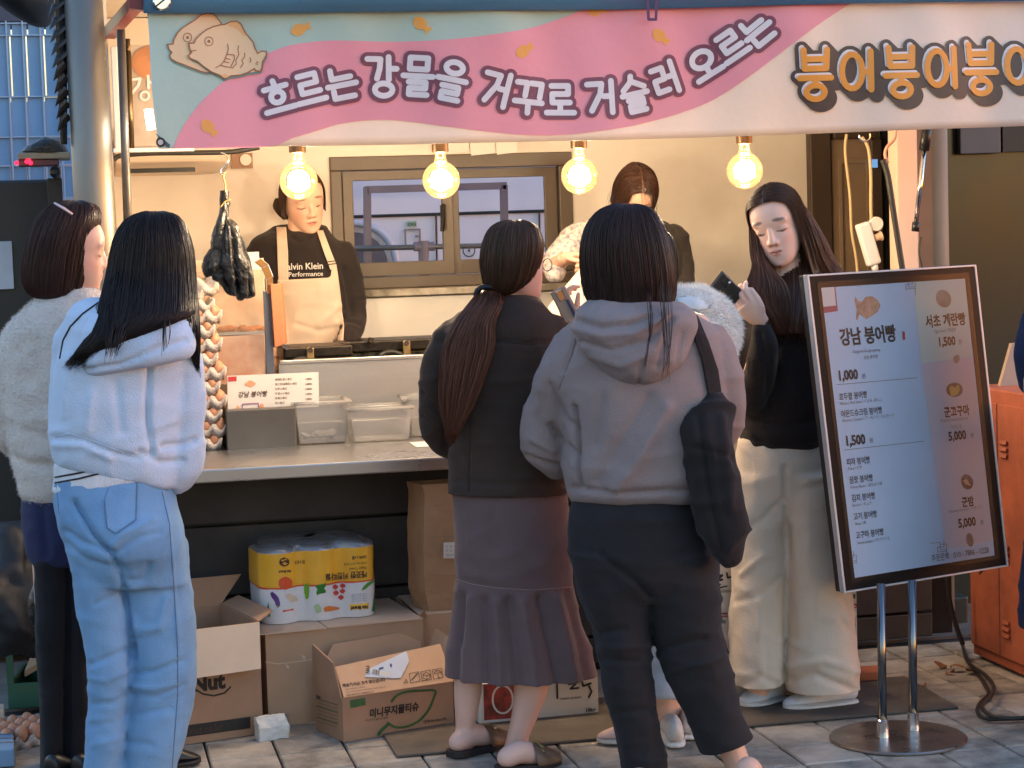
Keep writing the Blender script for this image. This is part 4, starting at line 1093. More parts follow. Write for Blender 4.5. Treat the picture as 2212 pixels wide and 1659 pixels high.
def tub(name, label, x0, x1, yt, yb, depth, lid=True, fill=None):
    A, B_ = on_counter(x0, yb), on_counter(x1, yb - (x1 - x0) * 0.05)
    y = (A.y + B_.y) / 2; z1 = at_y((x0 + x1) / 2, yt, y).z
    t = thing(name, label, 'tub', ((A.x + B_.x) / 2, y + depth / 2, ZC), 'clear plastic tubs on the counter')
    b = MB(); tw = 0.003; i_ = 0.012
    lo = [(A.x + i_, y + i_), (B_.x - i_, y + i_), (B_.x - i_, y + depth - i_), (A.x + i_, y + depth - i_)]
    hi = [(A.x, y), (B_.x, y), (B_.x, y + depth), (A.x, y + depth)]
    R = [[(p[0], p[1], ZC + .003) for p in lo], [(p[0], p[1], z1) for p in hi], [(p[0] + (tw if k in (0, 3) else -tw), p[1] + (tw if k < 2 else -tw), z1) for k, p in enumerate(hi)], [(p[0] + (tw if k in (0, 3) else -tw), p[1] + (tw if k < 2 else -tw), ZC + .006) for k, p in enumerate(lo)]]
    b.rings(R); b.build('body', M['milky'], t, bevel=0.004)
    b = MB(); P = [V((p[0] + (-.004 if k in (0, 3) else .004), p[1] + (-.004 if k < 2 else .004), z1 + .002)) for k, p in enumerate(hi)]
    for a_, c_ in zip(P, P[1:] + P[:1]): b.tube([a_, c_], .006, 6)
    b.build('rim', M['milky'], t, smooth=True)
    if fill:
        for k in range(fill):
            b = MB(); c_ = V((random.uniform(A.x + .035, B_.x - .035), random.uniform(y + .03, y + depth * .5), ZC + .02 + .006 * (k % 3)))
            n_ = V((random.uniform(-.5, .5), random.uniform(-.8, .2), 1)).normalized()
            b.tube([c_ - n_ * .002, c_ + n_ * .002], .019, 16); o = b.build('coin', mat('coin', S(160, 165, 170), .35, .6) if k == 0 else bpy.data.materials['coin'])
            tag(o, 'silver coin lying in the left plastic tub', 'coin', 'coins in the plastic tub')
tub('plastic_tub', 'tall clear plastic tub with coins, left on the counter', 640, 757, 871, 963, .19, fill=9)
tub('plastic_tub', 'wide clear plastic tub right of the coin tub', 758, 892, 884, 958, .17)
tub('plastic_tub', 'tall clear plastic tub half hidden behind the woman in the dark jacket', 884, 975, 862, 946, .17)
b = MB(); q = [on_counter(884, 957), on_counter(965, 952), on_counter(955, 964), on_counter(900, 967)]
b.slab([V((p.x, p.y, ZC + .001)) for p in q], (0, 0, .0015)); tag(b.build('flyer', M['paper']), 'flat paper flyer on the counter edge beside the dark jacket', 'flyer')
# splash plate and griddle moulds
b = MB(); b.box(*yquad(603, 768, 1400, 900, 7.22, 0.012)); b.box(*yquad(603, 762, 1400, 770, 7.215, 0.03)); tag(b.build('splash_plate', M['steel'], bevel=0.002), 'upright brushed steel plate in front of the fish bun griddles', 'plate')
b = MB(); b.box(*yquad(440, 900, 1400, 972, 7.18, 0.03)); tag(b.build('counter_riser', M['steel'], bevel=0.003), 'low steel riser along the back of the counter', 'riser')
for k, (x0, x1, y0, Yg) in enumerate(((612, 762, 748, 7.30), (738, 1010, 733, 7.40))):
    t = thing('bun_griddle', ('left griddle with a hose loop, in front of the apron' if k == 0 else 'right griddle, taller, with two bolts on its plate'), 'griddle', at_y((x0 + x1) / 2, 800, Yg), 'fish bun griddles behind the steel plate')
    b = MB(); b.box(*yquad(x0, y0, x1, y0 + 24, Yg, 0.24)); b.build('top_plate', M['castiron'], t, bevel=0.006)
    b = MB(); b.box(*yquad(x0 + 4, y0 + 25, x1, y0 + 40, Yg + .03, 0.2)); b.build('burner_box', mat('greasy_metal', S(150, 140, 110), .35, .8, vscale=30, col2=S(60, 54, 42)) if k == 0 else bpy.data.materials['greasy_metal'], t)
    for x in ((620, 670) if k == 0 else (803, 878)):
        yy = y0 + (2 if x in (620, 803) else 8)
        if x in (670, 878):
            b = MB(); b.box(*yquad(x - 7, yy - 4, x + 9, yy + 42, Yg - .03, .014)); b.build('bracket', M['brass'], t, bevel=.003)
        b = MB(); c_ = at_y(x, yy, Yg - .034); b.tube([c_, c_ + V((0, .03, 0))], .010, 14); b.build('bolt', M['chrome'], t, smooth=False)
    hx = 646 if k == 0 else 838; b = MB(); b.tube(spl([at_y(*q_, Yg - .02) for q_ in ((hx - 22, y0 + 45), (hx - 12, y0 + 32), (hx + 8, y0 + 27), (hx + 28, y0 + 33), (hx + 40, y0 + 45))]), .0095, 10); b.build('hose', M['cable'], t, smooth=True)
# black plastic bag on its hook
pb = thing('plastic_bag', 'black plastic bag hanging from a wire hook above the egg trays', 'plastic bag', at_y(490, 640, 6.62))
b = MB()
loft(b, 6.66, norm_rows([(412, 474, 497, .02), (425, 473, 499, .022), (440, 473, 497, .020), (452, 473, 500, .026), (475, 468, 508, .04), (510, 456, 524, .055), (550, 443, 537, .06), (580, 436, 546, .06), (600, 445, 550, .05)]) + [(470, 612, 553, 618, .04, 0.), (492, 640, 554, 636, .03, 0.), (508, 651, 553, 641, .012, 0.)], 6, 64, 2.0)
me = b.mesh('bag'); crumple(me, [((9, 9, 30), .004), (40, .003)], [([(487, 440), (478, 520), (470, 600)], 5, -.012), ([(492, 440), (505, 540), (520, 640)], 6, -.014), ([(485, 450), (455, 560)], 5, -.009), ([(497, 450), (535, 600)], 5, .008), ([(480, 500), (490, 600), (505, 645)], 6, .01)], ridge=(((24, 24, 2.6), .020), ((44, 44, 12), .004)))
bo = link(me, 'bag_body', M['bagblack'], pb); dm_ = bo.modifiers.new('d', 'DECIMATE'); dm_.ratio = .4
b = MB(); b.tube(spl([at_y(*q, 6.63) for q in ((486, 412), (486, 395), (482, 380), (487, 372))]), .003, 6); b.tube(spl([at_y(*q, 6.62) for q in ((476, 448), (486, 436), (498, 430))]), .002, 5); b.build('tie_string', mat('yellow_string', S(200, 160, 90), .6), pb, smooth=True)
b = MB(); b.tube(spl([at_y(*q, 6.63) for q in ((477, 330), (490, 336), (493, 348), (484, 360), (476, 372), (480, 378))]), .0028, 6); tag(b.build('wire_hook', M['chrome'], smooth=True), 'bent silver wire hook holding the black plastic bag', 'hook')

# ------------------------------------------------------------------ boxes in front of the stall
def carton(name, label, L, R_, top, depth, m, group=None, cat='cardboard box', back_shift=(0, 0)):
    """L, R_: photographed lower front corners on the ground; top: photographed height of the left front edge; depth in m"""
    A, B_ = at_z(*L), at_z(*R_)
    n = Fh * ((A - EYE).dot(Fh)) ; d = B_ - A; d.z = 0; ax = d.normalized(); nrm = V((-ax.y, ax.x, 0))
    if nrm.dot(Fh) < 0: nrm = -nrm
    p = at_plane(L[0], top, A, nrm); h = p.z
    t = thing(name, label, cat, (A + B_) / 2 + nrm * depth / 2, group)
    return t, A, B_, ax, nrm, h
def shell(A, B_, nrm, depth, z0, z1, wall=0.004, floor=True):
    b = MB(); ax = (B_ - A).normalized(); C, D = B_ + nrm * depth, A + nrm * depth; U = V((0, 0, 1))
    o = [A, B_, C, D]; i_ = [A + ax * wall + nrm * wall, B_ - ax * wall + nrm * wall, C - ax * wall - nrm * wall, D + ax * wall - nrm * wall]
    b.rings([[p + U * z0 for p in o], [p + U * z1 for p in o], [p + U * z1 for p in i_], [p + U * (z0 + wall) for p in i_]])
    return b
tp = lambda A, n, lift=0.0014: (lambda x, y, z=0.0: at_plane(x, y, A - n * (lift + z), n))
# 1 walnut carton
t, A, B_, ax, nr, h = carton('cardboard_box', 'open brown box with a black nut logo and a folded flap, beside the jeans', (318, 1622), (569, 1586), 1372, .36, 0)
shell(A, B_, nr, .36, .002, h).build('body', M['card_dk'], t)
b = MB(); q = [A + V((0, 0, h)) - nr * .002, B_ + V((0, 0, h)) - nr * .002, at_plane(563, 1444, B_ - nr * .055, nr), at_plane(330, 1478, A - nr * .055, nr)]; b.slab(q, -nr * .004); b.build('front_flap', mat('carton_inside', S(214, 186, 160), .8, var=.05, vscale=6), t)
D = A + nr * .36; C = B_ + nr * .36
b = MB(); q = [D + V((0, 0, h)) + ax * .05, C + V((0, 0, h)), at_plane(521, 1240, C + nr * .02, nr), at_plane(330, 1258, D + nr * .02, nr)]; b.slab(q, nr * .004); b.build('back_flap', M['card_dk'], t)
b = MB(); q = [B_ + V((0, 0, h)), C + V((0, 0, h)), C + V((0, 0, h + .02)) + ax * .06, B_ + V((0, 0, h + .02)) + ax * .06 + nr * .04]; b.slab(q, V((0, 0, .004))); b.build('side_flap', M['card_dk'], t)
tf = tp(A, nr)
b = MB(); px_text(b, 'Nut', 414, 1494, 47, A, nr, ax, V((0, 0, 1)), off=.0016, bold=.05, squeeze=.98); stroke2d(b, tf, [(418, 1486), (438, 1499), (462, 1503), (485, 1497), (498, 1484)], 3.5); b.build('logo', mat('faded_black_ink', S(46, 36, 30), .8, var=.25, vscale=40), t)
b = MB(); fill2d(b, tf, [(320, 1578), (541, 1548), (541, 1573), (320, 1604)]); b.build('band', M['ink'], t)
b = MB(); px_text(b, 'vellnut.co.kr', 386, 1590, 23, A, nr, V((ax.x, ax.y, ax.z)), V((0, 0, 1)), off=.0026, squeeze=.86); b.build('band_lettering', M['ink_brown'], t)
# 2 big plain carton carrying the paper towels
t2, A2, B2_, ax2, nr2, h2 = carton('cardboard_box', 'big plain brown box with torn front, under the kitchen towel pack', (581, 1573), (920, 1536), 1365, .40, 0)
shell(A2, B2_, nr2, .40, .002, h2 - .006).build('body', M['card'], t2)
b = MB(); D = A2 + nr2 * .4; C = B2_ + nr2 * .4; hz = V((0, 0, h2 - .005))
b.slab([A2 + hz - nr2 * .015 - ax2 * .02, A2 + hz + ax2 * .19 - nr2 * .012, D + hz + ax2 * .19, D + hz - ax2 * .02], V((0, 0, .004))); b.build('top_flap', M['card_in'], t2)
b = MB(); b.slab([A2 + hz + ax2 * .195 - nr2 * .004, B2_ + hz - nr2 * .004, C + hz, D + hz + ax2 * .195], V((0, 0, .004))); b.build('top_flap', M['card_in'], t2)
tf = tp(A2, nr2)
b = MB()
for st in ([(574, 1430), (602, 1434), (622, 1432), (650, 1428), (700, 1420)],): stroke2d(b, tf, st, 2.2)
b.build('tear', M['card_in'], t2)
b = MB(); 
for k, (x, y) in enumerate(((620, 1440), (655, 1420))): fill2d(b, tf, [(x - 4, y - 6), (x + 5, y - 2), (x + 4, y + 6), (x - 1, y + 3)], z=.001 * (k + 1))
b.build('torn_scrap', M['card_in'], t2)
b = MB(); b.slab([at_plane(590, 1545, A2 - nr2 * .004, nr2), at_plane(623, 1542, A2 - nr2 * .004, nr2), at_plane(624, 1588, A2 - nr2 * .004, nr2), at_plane(591, 1585, A2 - nr2 * .004, nr2)], -nr2 * .0012)
b.build('tape', mat('grey_tape', S(140, 134, 130), .4, var=.1, vscale=20), t2)
b = MB(); fill2d(b, tf, [(640, 1572), (694, 1553), (694, 1566), (636, 1576)], z=.0012); b.build('torn_edge', M['card_in'], t2)
# 3 box behind, under the kraft bag
t3, A3, B3_, ax3, nr3, h3 = carton('cardboard_box', 'plain tan box behind, under the tall brown paper bag', (906, 1530), (1250, 1500), 1330, .36, 0)
shell(A3, B3_, nr3, .36, .002, h3).build('body', M['card'], t3)
b = MB(); hz = V((0, 0, h3 + .001)); b.slab([A3 + hz + ax3 * .01, B3_ + hz, B3_ + hz + nr3 * .36, A3 + hz + nr3 * .36 + ax3 * .01], V((0, 0, .004))); b.build('top_flap', M['card_in'], t3)
b = MB(); me_ = [at_plane(907, 1330, A3 - nr3 * .01, nr3), at_plane(918, 1318, A3 - nr3 * .02, nr3), at_plane(922, 1332, A3 - nr3 * .01, nr3), at_plane(910, 1348, A3 - nr3 * .006, nr3)]; b.slab(me_, nr3 * .008); b.build('torn_corner', M['kraft'], t3)
# 4 low tissue box with raised flaps
t4, A4, B4_, ax4, nr4, h4 = carton('cardboard_box', 'low open box with a green leaf drawing and raised flaps, on the paving', (743, 1605), (981, 1567), 1508, .26, 0)
# side runs back to (682,1576): use it for the depth direction
Dg = at_z(682, 1577); dp = (Dg - A4); dep = dp.length; nr4d = dp.normalized()
shell(A4, B4_, nr4d, dep, .002, h4).build('body', M['card_dk'], t4)
D4 = A4 + nr4d * dep; C4 = B4_ + nr4d * dep; hz = V((0, 0, h4))
def flap(name, a, c, pa, pc, m, th=.004):
    b = MB(); n_ = (c - a).cross(pa - a).normalized(); b.slab([a, c, pc, pa], n_ * th); return b.build(name, m, t4)
M['carton_print'] = mat('orange_brown_carton', S(204, 162, 128), .8, var=.06, vscale=8, bump=.1, bscale=20)
up = lambda x, y, p, lean: at_plane(x, y, p + lean, nr4)
fA, fB = A4 + hz, B4_ + hz
FA = up(723, 1442, A4, nr4 * .07); fn = (fB - fA).cross(FA - fA).normalized(); FB = at_plane(950, 1392, fA, fn)
flap('front_flap', fA + ax4 * .004, fB, FA, FB, M['carton_print'])
flap('side_flap', D4 + hz, A4 + hz, at_plane(677, 1391, D4, nr4d.cross(V((0, 0, 1)))), at_plane(722, 1432, D4 + dp * -.75, nr4d.cross(V((0, 0, 1)))), M['card_dk'])
flap('back_flap', D4 + hz, C4 + hz, at_plane(718, 1392, D4 + nr4 * .04, nr4), at_plane(905, 1360, C4 + nr4 * .04, nr4), M['card'])
flap('side_flap', B4_ + hz, C4 + hz, B4_ + hz + V((0, 0, .10)) + ax4 * .05, C4 + hz + V((0, 0, .13)) + ax4 * .05, M['card'])
tf = tp(A4, nr4)
b = MB(); fill2d(b, tf, [(756, 1513), (789, 1507), (790, 1523), (757, 1530)]); b.build('green_label', M['ink_green'], t4)
b = MB(); 
leaf = [(846, 1515), (858, 1502), (880, 1494), (910, 1492), (940, 1492), (937, 1508), (925, 1535), (905, 1557), (880, 1569), (855, 1571), (838, 1562)]
stroke2d(b, tf, catmull(leaf, 4), 5.0); stroke2d(b, tf, [(837, 1566), (826, 1576), (818, 1586)], 7); b.build('leaf_print', M['ink_green'], t4)
b = MB(); px_text(b, '미니무지물티슈', 797, 1549, 21, A4, nr4, ax4, V((0, 0, 1)), off=.0024, bold=.035, squeeze=.88, shear=.1); b.build('brush_lettering', M['ink'], t4)
b = MB(); px_text(b, '미니무지 물티슈 30매', 789, 1559, 6, A4, nr4, ax4, V((0, 0, 1)), off=.0018); px_text(b, '(캡형 80+20)x10팩', 915, 1562, 7, A4, nr4, ax4, V((0, 0, 1)), off=.0018, bold=.02); b.build('small_lettering', M['ink_brown'], t4)
fn = (fB - fA).cross(FA - fA).normalized(); fn = fn if fn.y < 0 else -fn
fu = (FA - fA).normalized(); fu = fn.cross(ax4); fu = fu if fu.z > 0 else -fu
def ft(mb, s_, x, y, hh, **k): px_text(mb, s_, x, y, hh, fA, fn, ax4, fu, off=.0052, **k)
b = MB(); ft(b, '배송기사님! 고생 많으십니다', 740, 1486, 9.5, bold=.04, squeeze=.9)
for k, s_ in enumerate(('언제나 배송되는 고객에게', '소중 서비스를 드립니다 배송 한 박스 파손시 없습니다', '고객님 변경 마시고, 택배 불편드리기')): ft(b, s_, 745 + k, 1493 + k * 6.4, 4.6, squeeze=.95, bold=.0 if k != 2 else .02)
tff = lambda x, y, z=0.0: at_plane(x, y, fA + fn * (.0052 + z), fn)
for x, y in ((884, 1452), (909, 1448), (934, 1444)):
    stroke2d(b, tff, [(x, y + 3), (x + 20, y - 1), (x + 23, y + 19), (x + 3, y + 23)], 1.2, closed=True)
stroke2d(b, tff, [(890, 1468), (902, 1454)], 2.4)
stroke2d(b, tff, [(914, 1456), (922, 1453), (929, 1457), (929, 1464), (921, 1468), (914, 1464)], 1.3, closed=True); stroke2d(b, tff, [(914, 1457), (922, 1460), (929, 1457)], 1.2); stroke2d(b, tff, [(922, 1460), (922, 1468)], 1.2)
stroke2d(b, tff, arc(946, 1455, 8, 7, 180, 360, 8), 1.4); stroke2d(b, tff, [(946, 1455), (947, 1464), (950, 1463)], 1.3); stroke2d(b, tff, [(938, 1455), (954, 1452)], 1.2)
stroke2d(b, tff, [(877, 1467), (881, 1474), (873, 1475)], 1.3, closed=True); b.build('flap_lettering', M['ink_brown'], t4)
bn = nr4; bp0 = D4 + nr4 * .036
b = MB(); px_text(b, '종이봉투 KP', 735, 1431, 10.5, bp0, nr4, ax4, V((0, 0, 1)), off=.004, bold=.03)
tfb = lambda x, y, z=0.0: at_plane(x, y, bp0 - nr4 * (.004 + z), nr4)
stroke2d(b, tfb, [(723, 1442), (722, 1419), (792, 1412), (793, 1430)], 1.2); b.build('stamp', M['ink_brown'], t4)
sd = nr4d.cross(V((0, 0, 1))); sd = sd if sd.dot(Rh) < 0 else -sd
tfs = lambda x, y, z=0.0: at_plane(x, y, A4 + sd * (.0016 + z), sd)
b = MB()
for k in range(7): 
    y = 1514 + k * 8; stroke2d(b, tfs, [(684, y - 5), (729, y + 9)], (2.2, 1.2, 3.4, 1.2, 1.4, 3.2, 1.2)[k])
b.build('side_print', mat('faded_olive_ink', S(112, 104, 66), .8, var=.2, vscale=60), t4)
b = MB(); fill2d(b, tfs, [(683, 1501), (692, 1504), (692, 1513), (683, 1510)]); b.build('stamp', M['ink_brown'], t4)
# shipping label pouch on the flap
sl = [tff(*p, .0015) for p in ((788, 1462), (795, 1446), (878, 1406), (884, 1428), (866, 1464), (850, 1465))]
b = MB(); b.poly(sl); lab = tag(b.build('shipping_label', mat('pale_pouch', S(206, 210, 220), .3, var=.04, vscale=20)), 'white shipping label pouch stuck on the raised orange flap', 'label')
b = MB(); fill2d(b, lambda x, y, z=0: tff(x, y, .0022), [(800, 1452), (808, 1446), (846, 1452), (842, 1463), (826, 1461)]); b.build('slip', M['paper'], lab)
b = MB()
for k in range(6): stroke2d(b, lambda x, y, z=0: tff(x, y, .0028 + z), [(806 + k * 2.6, 1446 + k * .4), (805 + k * 2.6, 1455 + k * .4)], .9 + .5 * (k % 2))
px_text(b, 'N66', 797, 1459, 12, fA, fn, (ax4 * .3 + fu * .95).normalized(), (-ax4 * .95 + fu * .3).normalized(), off=.0085, bold=.02); b.build('lettering', M['ink'], lab)
b = MB(); fill2d(b, lambda x, y, z=0: tff(x, y, .0026), [(818, 1443), (828, 1440), (829, 1444), (819, 1447)]); fill2d(b, lambda x, y, z=0: tff(x, y, .0026), [(842, 1434), (846, 1433), (847, 1440), (843, 1441)]); b.build('blue_print', mat('blue_ink', S(60, 80, 140), .6), lab)
# small white paper bag on the paving
wbag = at_z(563, 1604); b = MB()
P = [at_z(561, 1603), at_z(625, 1594)]; ax_ = (P[1] - P[0]).normalized(); n_ = V((-ax_.y, ax_.x, 0)); wv = P[1] - P[0]
R = [[P[0], P[1], P[1] + n_ * .05, P[0] + n_ * .05], [P[0] + V((0, 0, .04)), P[1] + V((0, 0, .04)) + ax_ * .002, P[1] + n_ * .05 + V((0, 0, .04)), P[0] + n_ * .05 + V((0, 0, .04))],
     [p + V((0, 0, .072)) + n_ * k for p, k in ((P[0] - ax_ * .006, .02), (P[1] - ax_ * .006, .02), (P[1] - ax_ * .006, .028), (P[0] - ax_ * .006, .028))]]
b.rings(R); wb_ = b.build('paper_bag', M['paper'], smooth=True); sm = wb_.modifiers.new('s', 'SUBSURF'); sm.subdivision_type = 'SIMPLE'; sm.levels = 4; sm.render_levels = 4
txw = bpy.data.textures.new('crumple_small', 'CLOUDS'); txw.noise_scale = .03; txw.noise_depth = 2
dw = wb_.modifiers.new('d', 'DISPLACE'); dw.texture = txw; dw.strength = .016
tag(wb_, 'small white paper bag lying on the paving by the nut box', 'paper bag')
# kraft bag
kb = thing('kraft_bag', 'tall brown paper bag with a small white logo label, behind the mauve skirt', 'paper bag', A3 + V((.1, .1, h3)))
Kd = (A3 - EYE).dot(Fh)
c0 = at_plane(928, 1325, A3 + nr3 * .03, nr3); c0.z = h3 + .006
top = at_plane(905, 1045, A3 + nr3 * .06, nr3).z
w_ = .24; b = MB(); R = []
for z, o, bul in ((c0.z, 0, 0), (c0.z + .06, -.012, .006), (c0.z + .2, -.012, .01), (top - .03, -.004, 0), (top, -.01, 0)):
    a = c0 + ax3 * o; R.append([V((p.x, p.y, z)) for p in (a, a + ax3 * (w_ - 2 * o) - nr3 * bul, a + ax3 * (w_ - 2 * o) + nr3 * .11, a + nr3 * .11 - ax3 * .03)])
Ri = [[p + (V((0, 0, -.001))) for p in R[-1]], [V((p.x, p.y, c0.z + .1)) for p in R[0]]]
b.rings(R + [[p * 1.0 for p in R[-1]]][:0], caps=False); b.poly(R[0])
me = b.mesh('k'); o = link(me, 'bag_body', M['kraft'], kb); sm = o.modifiers.new('s', 'SUBSURF'); sm.subdivision_type = 'SIMPLE'; sm.levels = 4; sm.render_levels = 4
tx = bpy.data.textures.new('crumple', 'CLOUDS'); tx.noise_scale = .09; tx.noise_depth = 3
dmod = o.modifiers.new('d', 'DISPLACE'); dmod.texture = tx; dmod.strength = .018; dmod.mid_level = .5; so = o.modifiers.new('t', 'SOLIDIFY'); so.thickness = .0015
kp = c0 - nr3 * .018
b = MB(); fill2d(b, lambda x, y, z=0: at_plane(x, y, kp, nr3), [(958, 1172), (1014, 1170), (1014, 1206), (958, 1206)]); kl = b.build('label', M['paper'], kb)
b = MB()
for i in range(4):
    for j in range(2): stroke2d(b, lambda x, y, z=0: at_plane(x, y, kp - nr3 * (.0012 + z), nr3), arc(965 + i * 9.4, 1180 + j * 9.2, 2.2, 2.2, n=8), .8)
px_text(b, 'daiso', 962, 1202, 9.5, kp, nr3, ax3, V((0, 0, 1)), off=.0014); b.build('lettering', mat('tan_ink', S(180, 160, 140), .7), kl)
b = MB(); stroke2d(b, lambda x, y, z=0: at_plane(x, y, kp + nr3 * .002 - nr3 * z, nr3), [(925, 1160), (985, 1158)], 1.6); stroke2d(b, lambda x, y, z=0: at_plane(x, y, kp + nr3 * .002 - nr3 * z, nr3), [(928, 1242), (985, 1244)], 1.6); b.build('crease', M['card_dk'], kb)

# ------------------------------------------------------------------ kitchen towel pack standing on the plain box
tw = thing('kitchen_towel_pack', 'plastic wrapped kitchen towel pack with yellow band, upside down on the plain box', 'kitchen towels', A2 + V((.2, .1, h2)))
zt0 = h2 + .001
pA = at_plane(571, 1346, A2 + nr2 * .10, nr2); pB = at_plane(820, 1330, A2 + nr2 * .10, nr2)
zt0 = max(zt0, h2); span_ = (pB - pA); span_.z = 0; wid = span_.length; rr_ = wid / 6; ht = at_plane(571, 1197, A2 + nr2 * .10, nr2).z - zt0
axx = span_.normalized(); org = V((pA.x, pA.y, zt0)) + nr2 * rr_
M['roll'] = mat('tissue_roll', S(236, 232, 228), .8, var=.04, vscale=20, bump=.4, bscale=90)
for i in range(3):
    for j in range(2):
        c = org + axx * (rr_ * (1 + 2 * i)) + nr2 * (2 * rr_ * j)
        b = MB(); b.lathe(c, [(rr_ * .22, 0.002), (rr_ * .95, .002), (rr_ * .97, .01), (rr_ * .97, ht - .01), (rr_ * .94, ht - .002), (rr_ * .22, ht - .002)], 28); b.build('paper_roll', M['roll'], tw, smooth=False)
# wrap: outline round the rolls with shallow valleys
prof = []
def lobe(i, t): return
n_per = 16
for i in range(3):
    for k in range(n_per):
        a = math.pi * (1.0 - k / n_per) ; x = rr_ * (1 + 2 * i) + rr_ * math.cos(a) * 1.0; y = -max(rr_ * math.sin(a), rr_ * .60 if (i, k) not in ((0, 0), (0, 1), (0, 2)) else 0) * 1.01
        if i == 0 and k < 5: y = -rr_ * math.sin(a) * 1.01
        if i == 2 and k > n_per - 5: y = -rr_ * math.sin(a) * 1.01
        prof.append((x, y))
prof += [(rr_ * 6 * 1.005, 0), (rr_ * 6.01, rr_ * 2)]
for k in range(1, 12): prof.append((rr_ * 5 + rr_ * math.cos(math.pi / 2 * k / 11) * 1.0, rr_ * 2 + rr_ * math.sin(math.pi / 2 * k / 11)))
prof += [(rr_, rr_ * 3)]
for k in range(1, 12): prof.append((rr_ - rr_ * math.sin(math.pi / 2 * k / 11), rr_ * 2 + rr_ * math.cos(math.pi / 2 * k / 11)))
def wring(z, s=1.0, off=0.0):
    cx, cy_ = rr_ * 3, rr_; out = []
    for x, y in prof:
        dx, dy = x - cx, y - cy_; l = math.hypot(dx, dy); k = s + off / l
        out.append(org + axx * (cx + dx * k) + nr2 * (cy_ + dy * k) + V((0, 0, z)))
    return out
b = MB(); zs = [0.0, .01, ht * .25, ht * .5 - .002]; b.rings([wring(z, .985 if k == 0 else 1.0, .0015) for k, z in enumerate(zs)], caps=False)
me = b.mesh('w'); crumple(me, [(30, .0015)]); link(me, 'white_wrap', mat('printed_white_wrap', S(228, 226, 226), .22, var=.05, vscale=25, coat=.3), tw, smooth=True)
b = MB(); zs = [ht * .5 - .004, ht * .5, ht * .5 + .0001]; b.rings([wring(ht * .5 - .003, 1, .0017), wring(ht * .5 + .003, 1, .0017)], caps=False); b.build('red_line', mat('red_orange_print', S(226, 92, 56), .3), tw, smooth=True)
b = MB(); b.rings([wring(z, 1.0, .0017) for z in (ht * .5 + .003, ht * .65, ht * .8, ht * .985)], caps=False)
me = b.mesh('y'); crumple(me, [((40, 40, 16), .003)]); yo = link(me, 'yellow_band', mat('yellow_wrap', S(246, 182, 56), .22, var=.04, vscale=12, coat=.4), tw, smooth=True)
b = MB(); b.rings([wring(ht * .985, 1, .0015), wring(ht * 1.03, .97, 0), wring(ht * 1.10, .8, 0), wring(ht * 1.14, .45, 0), wring(ht * 1.13, .1, 0)], caps=False)
me = b.mesh('f'); crumple(me, [((22, 22, 22), .010), ((60, 60, 60), .004)]); link(me, 'film_top', clear('wrap_film', (.9, .9, .92, 1), gloss=.1, rough=.12, film=.25, filmcol=(.55, .53, .53, 1)), tw, smooth=True)
bw = MB(); bw.rings([wring(z, 1.0, .0021) for z in (0.0, ht * .3, ht * .6, ht * 1.02)], caps=False); TBV = bvh_of(bw.mesh('tb'))
ZT = lambda pts: [(548.6 + x * .1364, 1152 + y * .1364) for x, y in pts]
_pl = [0]
def tprint(name, poly, m):
    _pl[0] += 1; return on_patch(TBV, ZT(poly), .0008 + .00012 * _pl[0], 3.0).build(name, m, tw, smooth=True)
pm = lambda n, c: mat(n, S(*c), .3, var=.08, vscale=60)
tprint('badge_print', arc(500, 790, 112, 105, n=20)[:-1], pm('badge_red', (222, 88, 50)))
tprint('aubergine_print', [(255, 950), (290, 925), (340, 960), (390, 1020), (415, 1100), (410, 1150), (350, 1150), (330, 1080), (275, 1010)], pm('aubergine', (98, 62, 130)))
tprint('stem_print', [(350, 1140), (415, 1130), (415, 1170), (370, 1185)], pm('stem_green', (140, 170, 90)))
tprint('potato_print', [(490, 960), (560, 950), (650, 1000), (700, 1040), (690, 1090), (600, 1095), (520, 1030)], pm('potato', (224, 200, 172)))
tprint('leek_print', [(205, 1190), (225, 1080), (240, 1180), (262, 1300), (240, 1335), (210, 1290)], pm('leek', (70, 128, 60)))
tprint('tag_print', [(455, 1205), (625, 1190), (628, 1240), (460, 1250)], pm('tag_red', (226, 100, 70)))
tprint('leaf_print', [(790, 795), (860, 790), (875, 900), (860, 1040), (820, 1050), (795, 930)], pm('leaf_green', (120, 176, 56)))
tprint('basil_print', [(965, 815), (1010, 815), (1060, 850), (1060, 800), (1145, 785), (1140, 840), (1100, 880), (1140, 900), (1135, 945), (1070, 910), (1010, 985), (985, 950), (1010, 880), (970, 850)], pm('basil', (46, 124, 40)))
for k, (x, y) in enumerate(((1290, 850), (1405, 830), (1300, 945), (1400, 915), (1378, 1015))): tprint('tomato_print', arc(x, y, 46, 43, n=12)[:-1], M.get('tomato') or M.setdefault('tomato', pm('tomato', (208, 66, 60))))
tprint('carrot_print', [(1100, 1205), (1125, 1155), (1180, 1150), (1390, 1180), (1380, 1192), (1190, 1240), (1130, 1245)], pm('carrot', (232, 132, 66)))
tprint('sprout_print', [(940, 1150), (1020, 1110), (1075, 1200), (1060, 1250), (990, 1270), (970, 1210)], pm('sprout', (176, 196, 150)))
tprint('pea_print', [(1700, 910), (1730, 850), (1800, 780), (1900, 735), (1905, 765), (1830, 830), (1740, 905)], pm('pea', (90, 158, 60)))
tprint('onion_print', [(1870, 1240), (1895, 1070), (1915, 900), (1935, 1060), (1960, 1230), (1930, 1260)], pm('onion', (56, 120, 56)))
tprint('brand_label', [(1515, 1110), (1820, 1100), (1825, 1205), (1520, 1215)], pm('label_yellow', (244, 190, 70)))
tprint('logo_print', arc(482, 455, 80, 75, n=20)[:-1], pm('logo_brown', (70, 44, 30)))
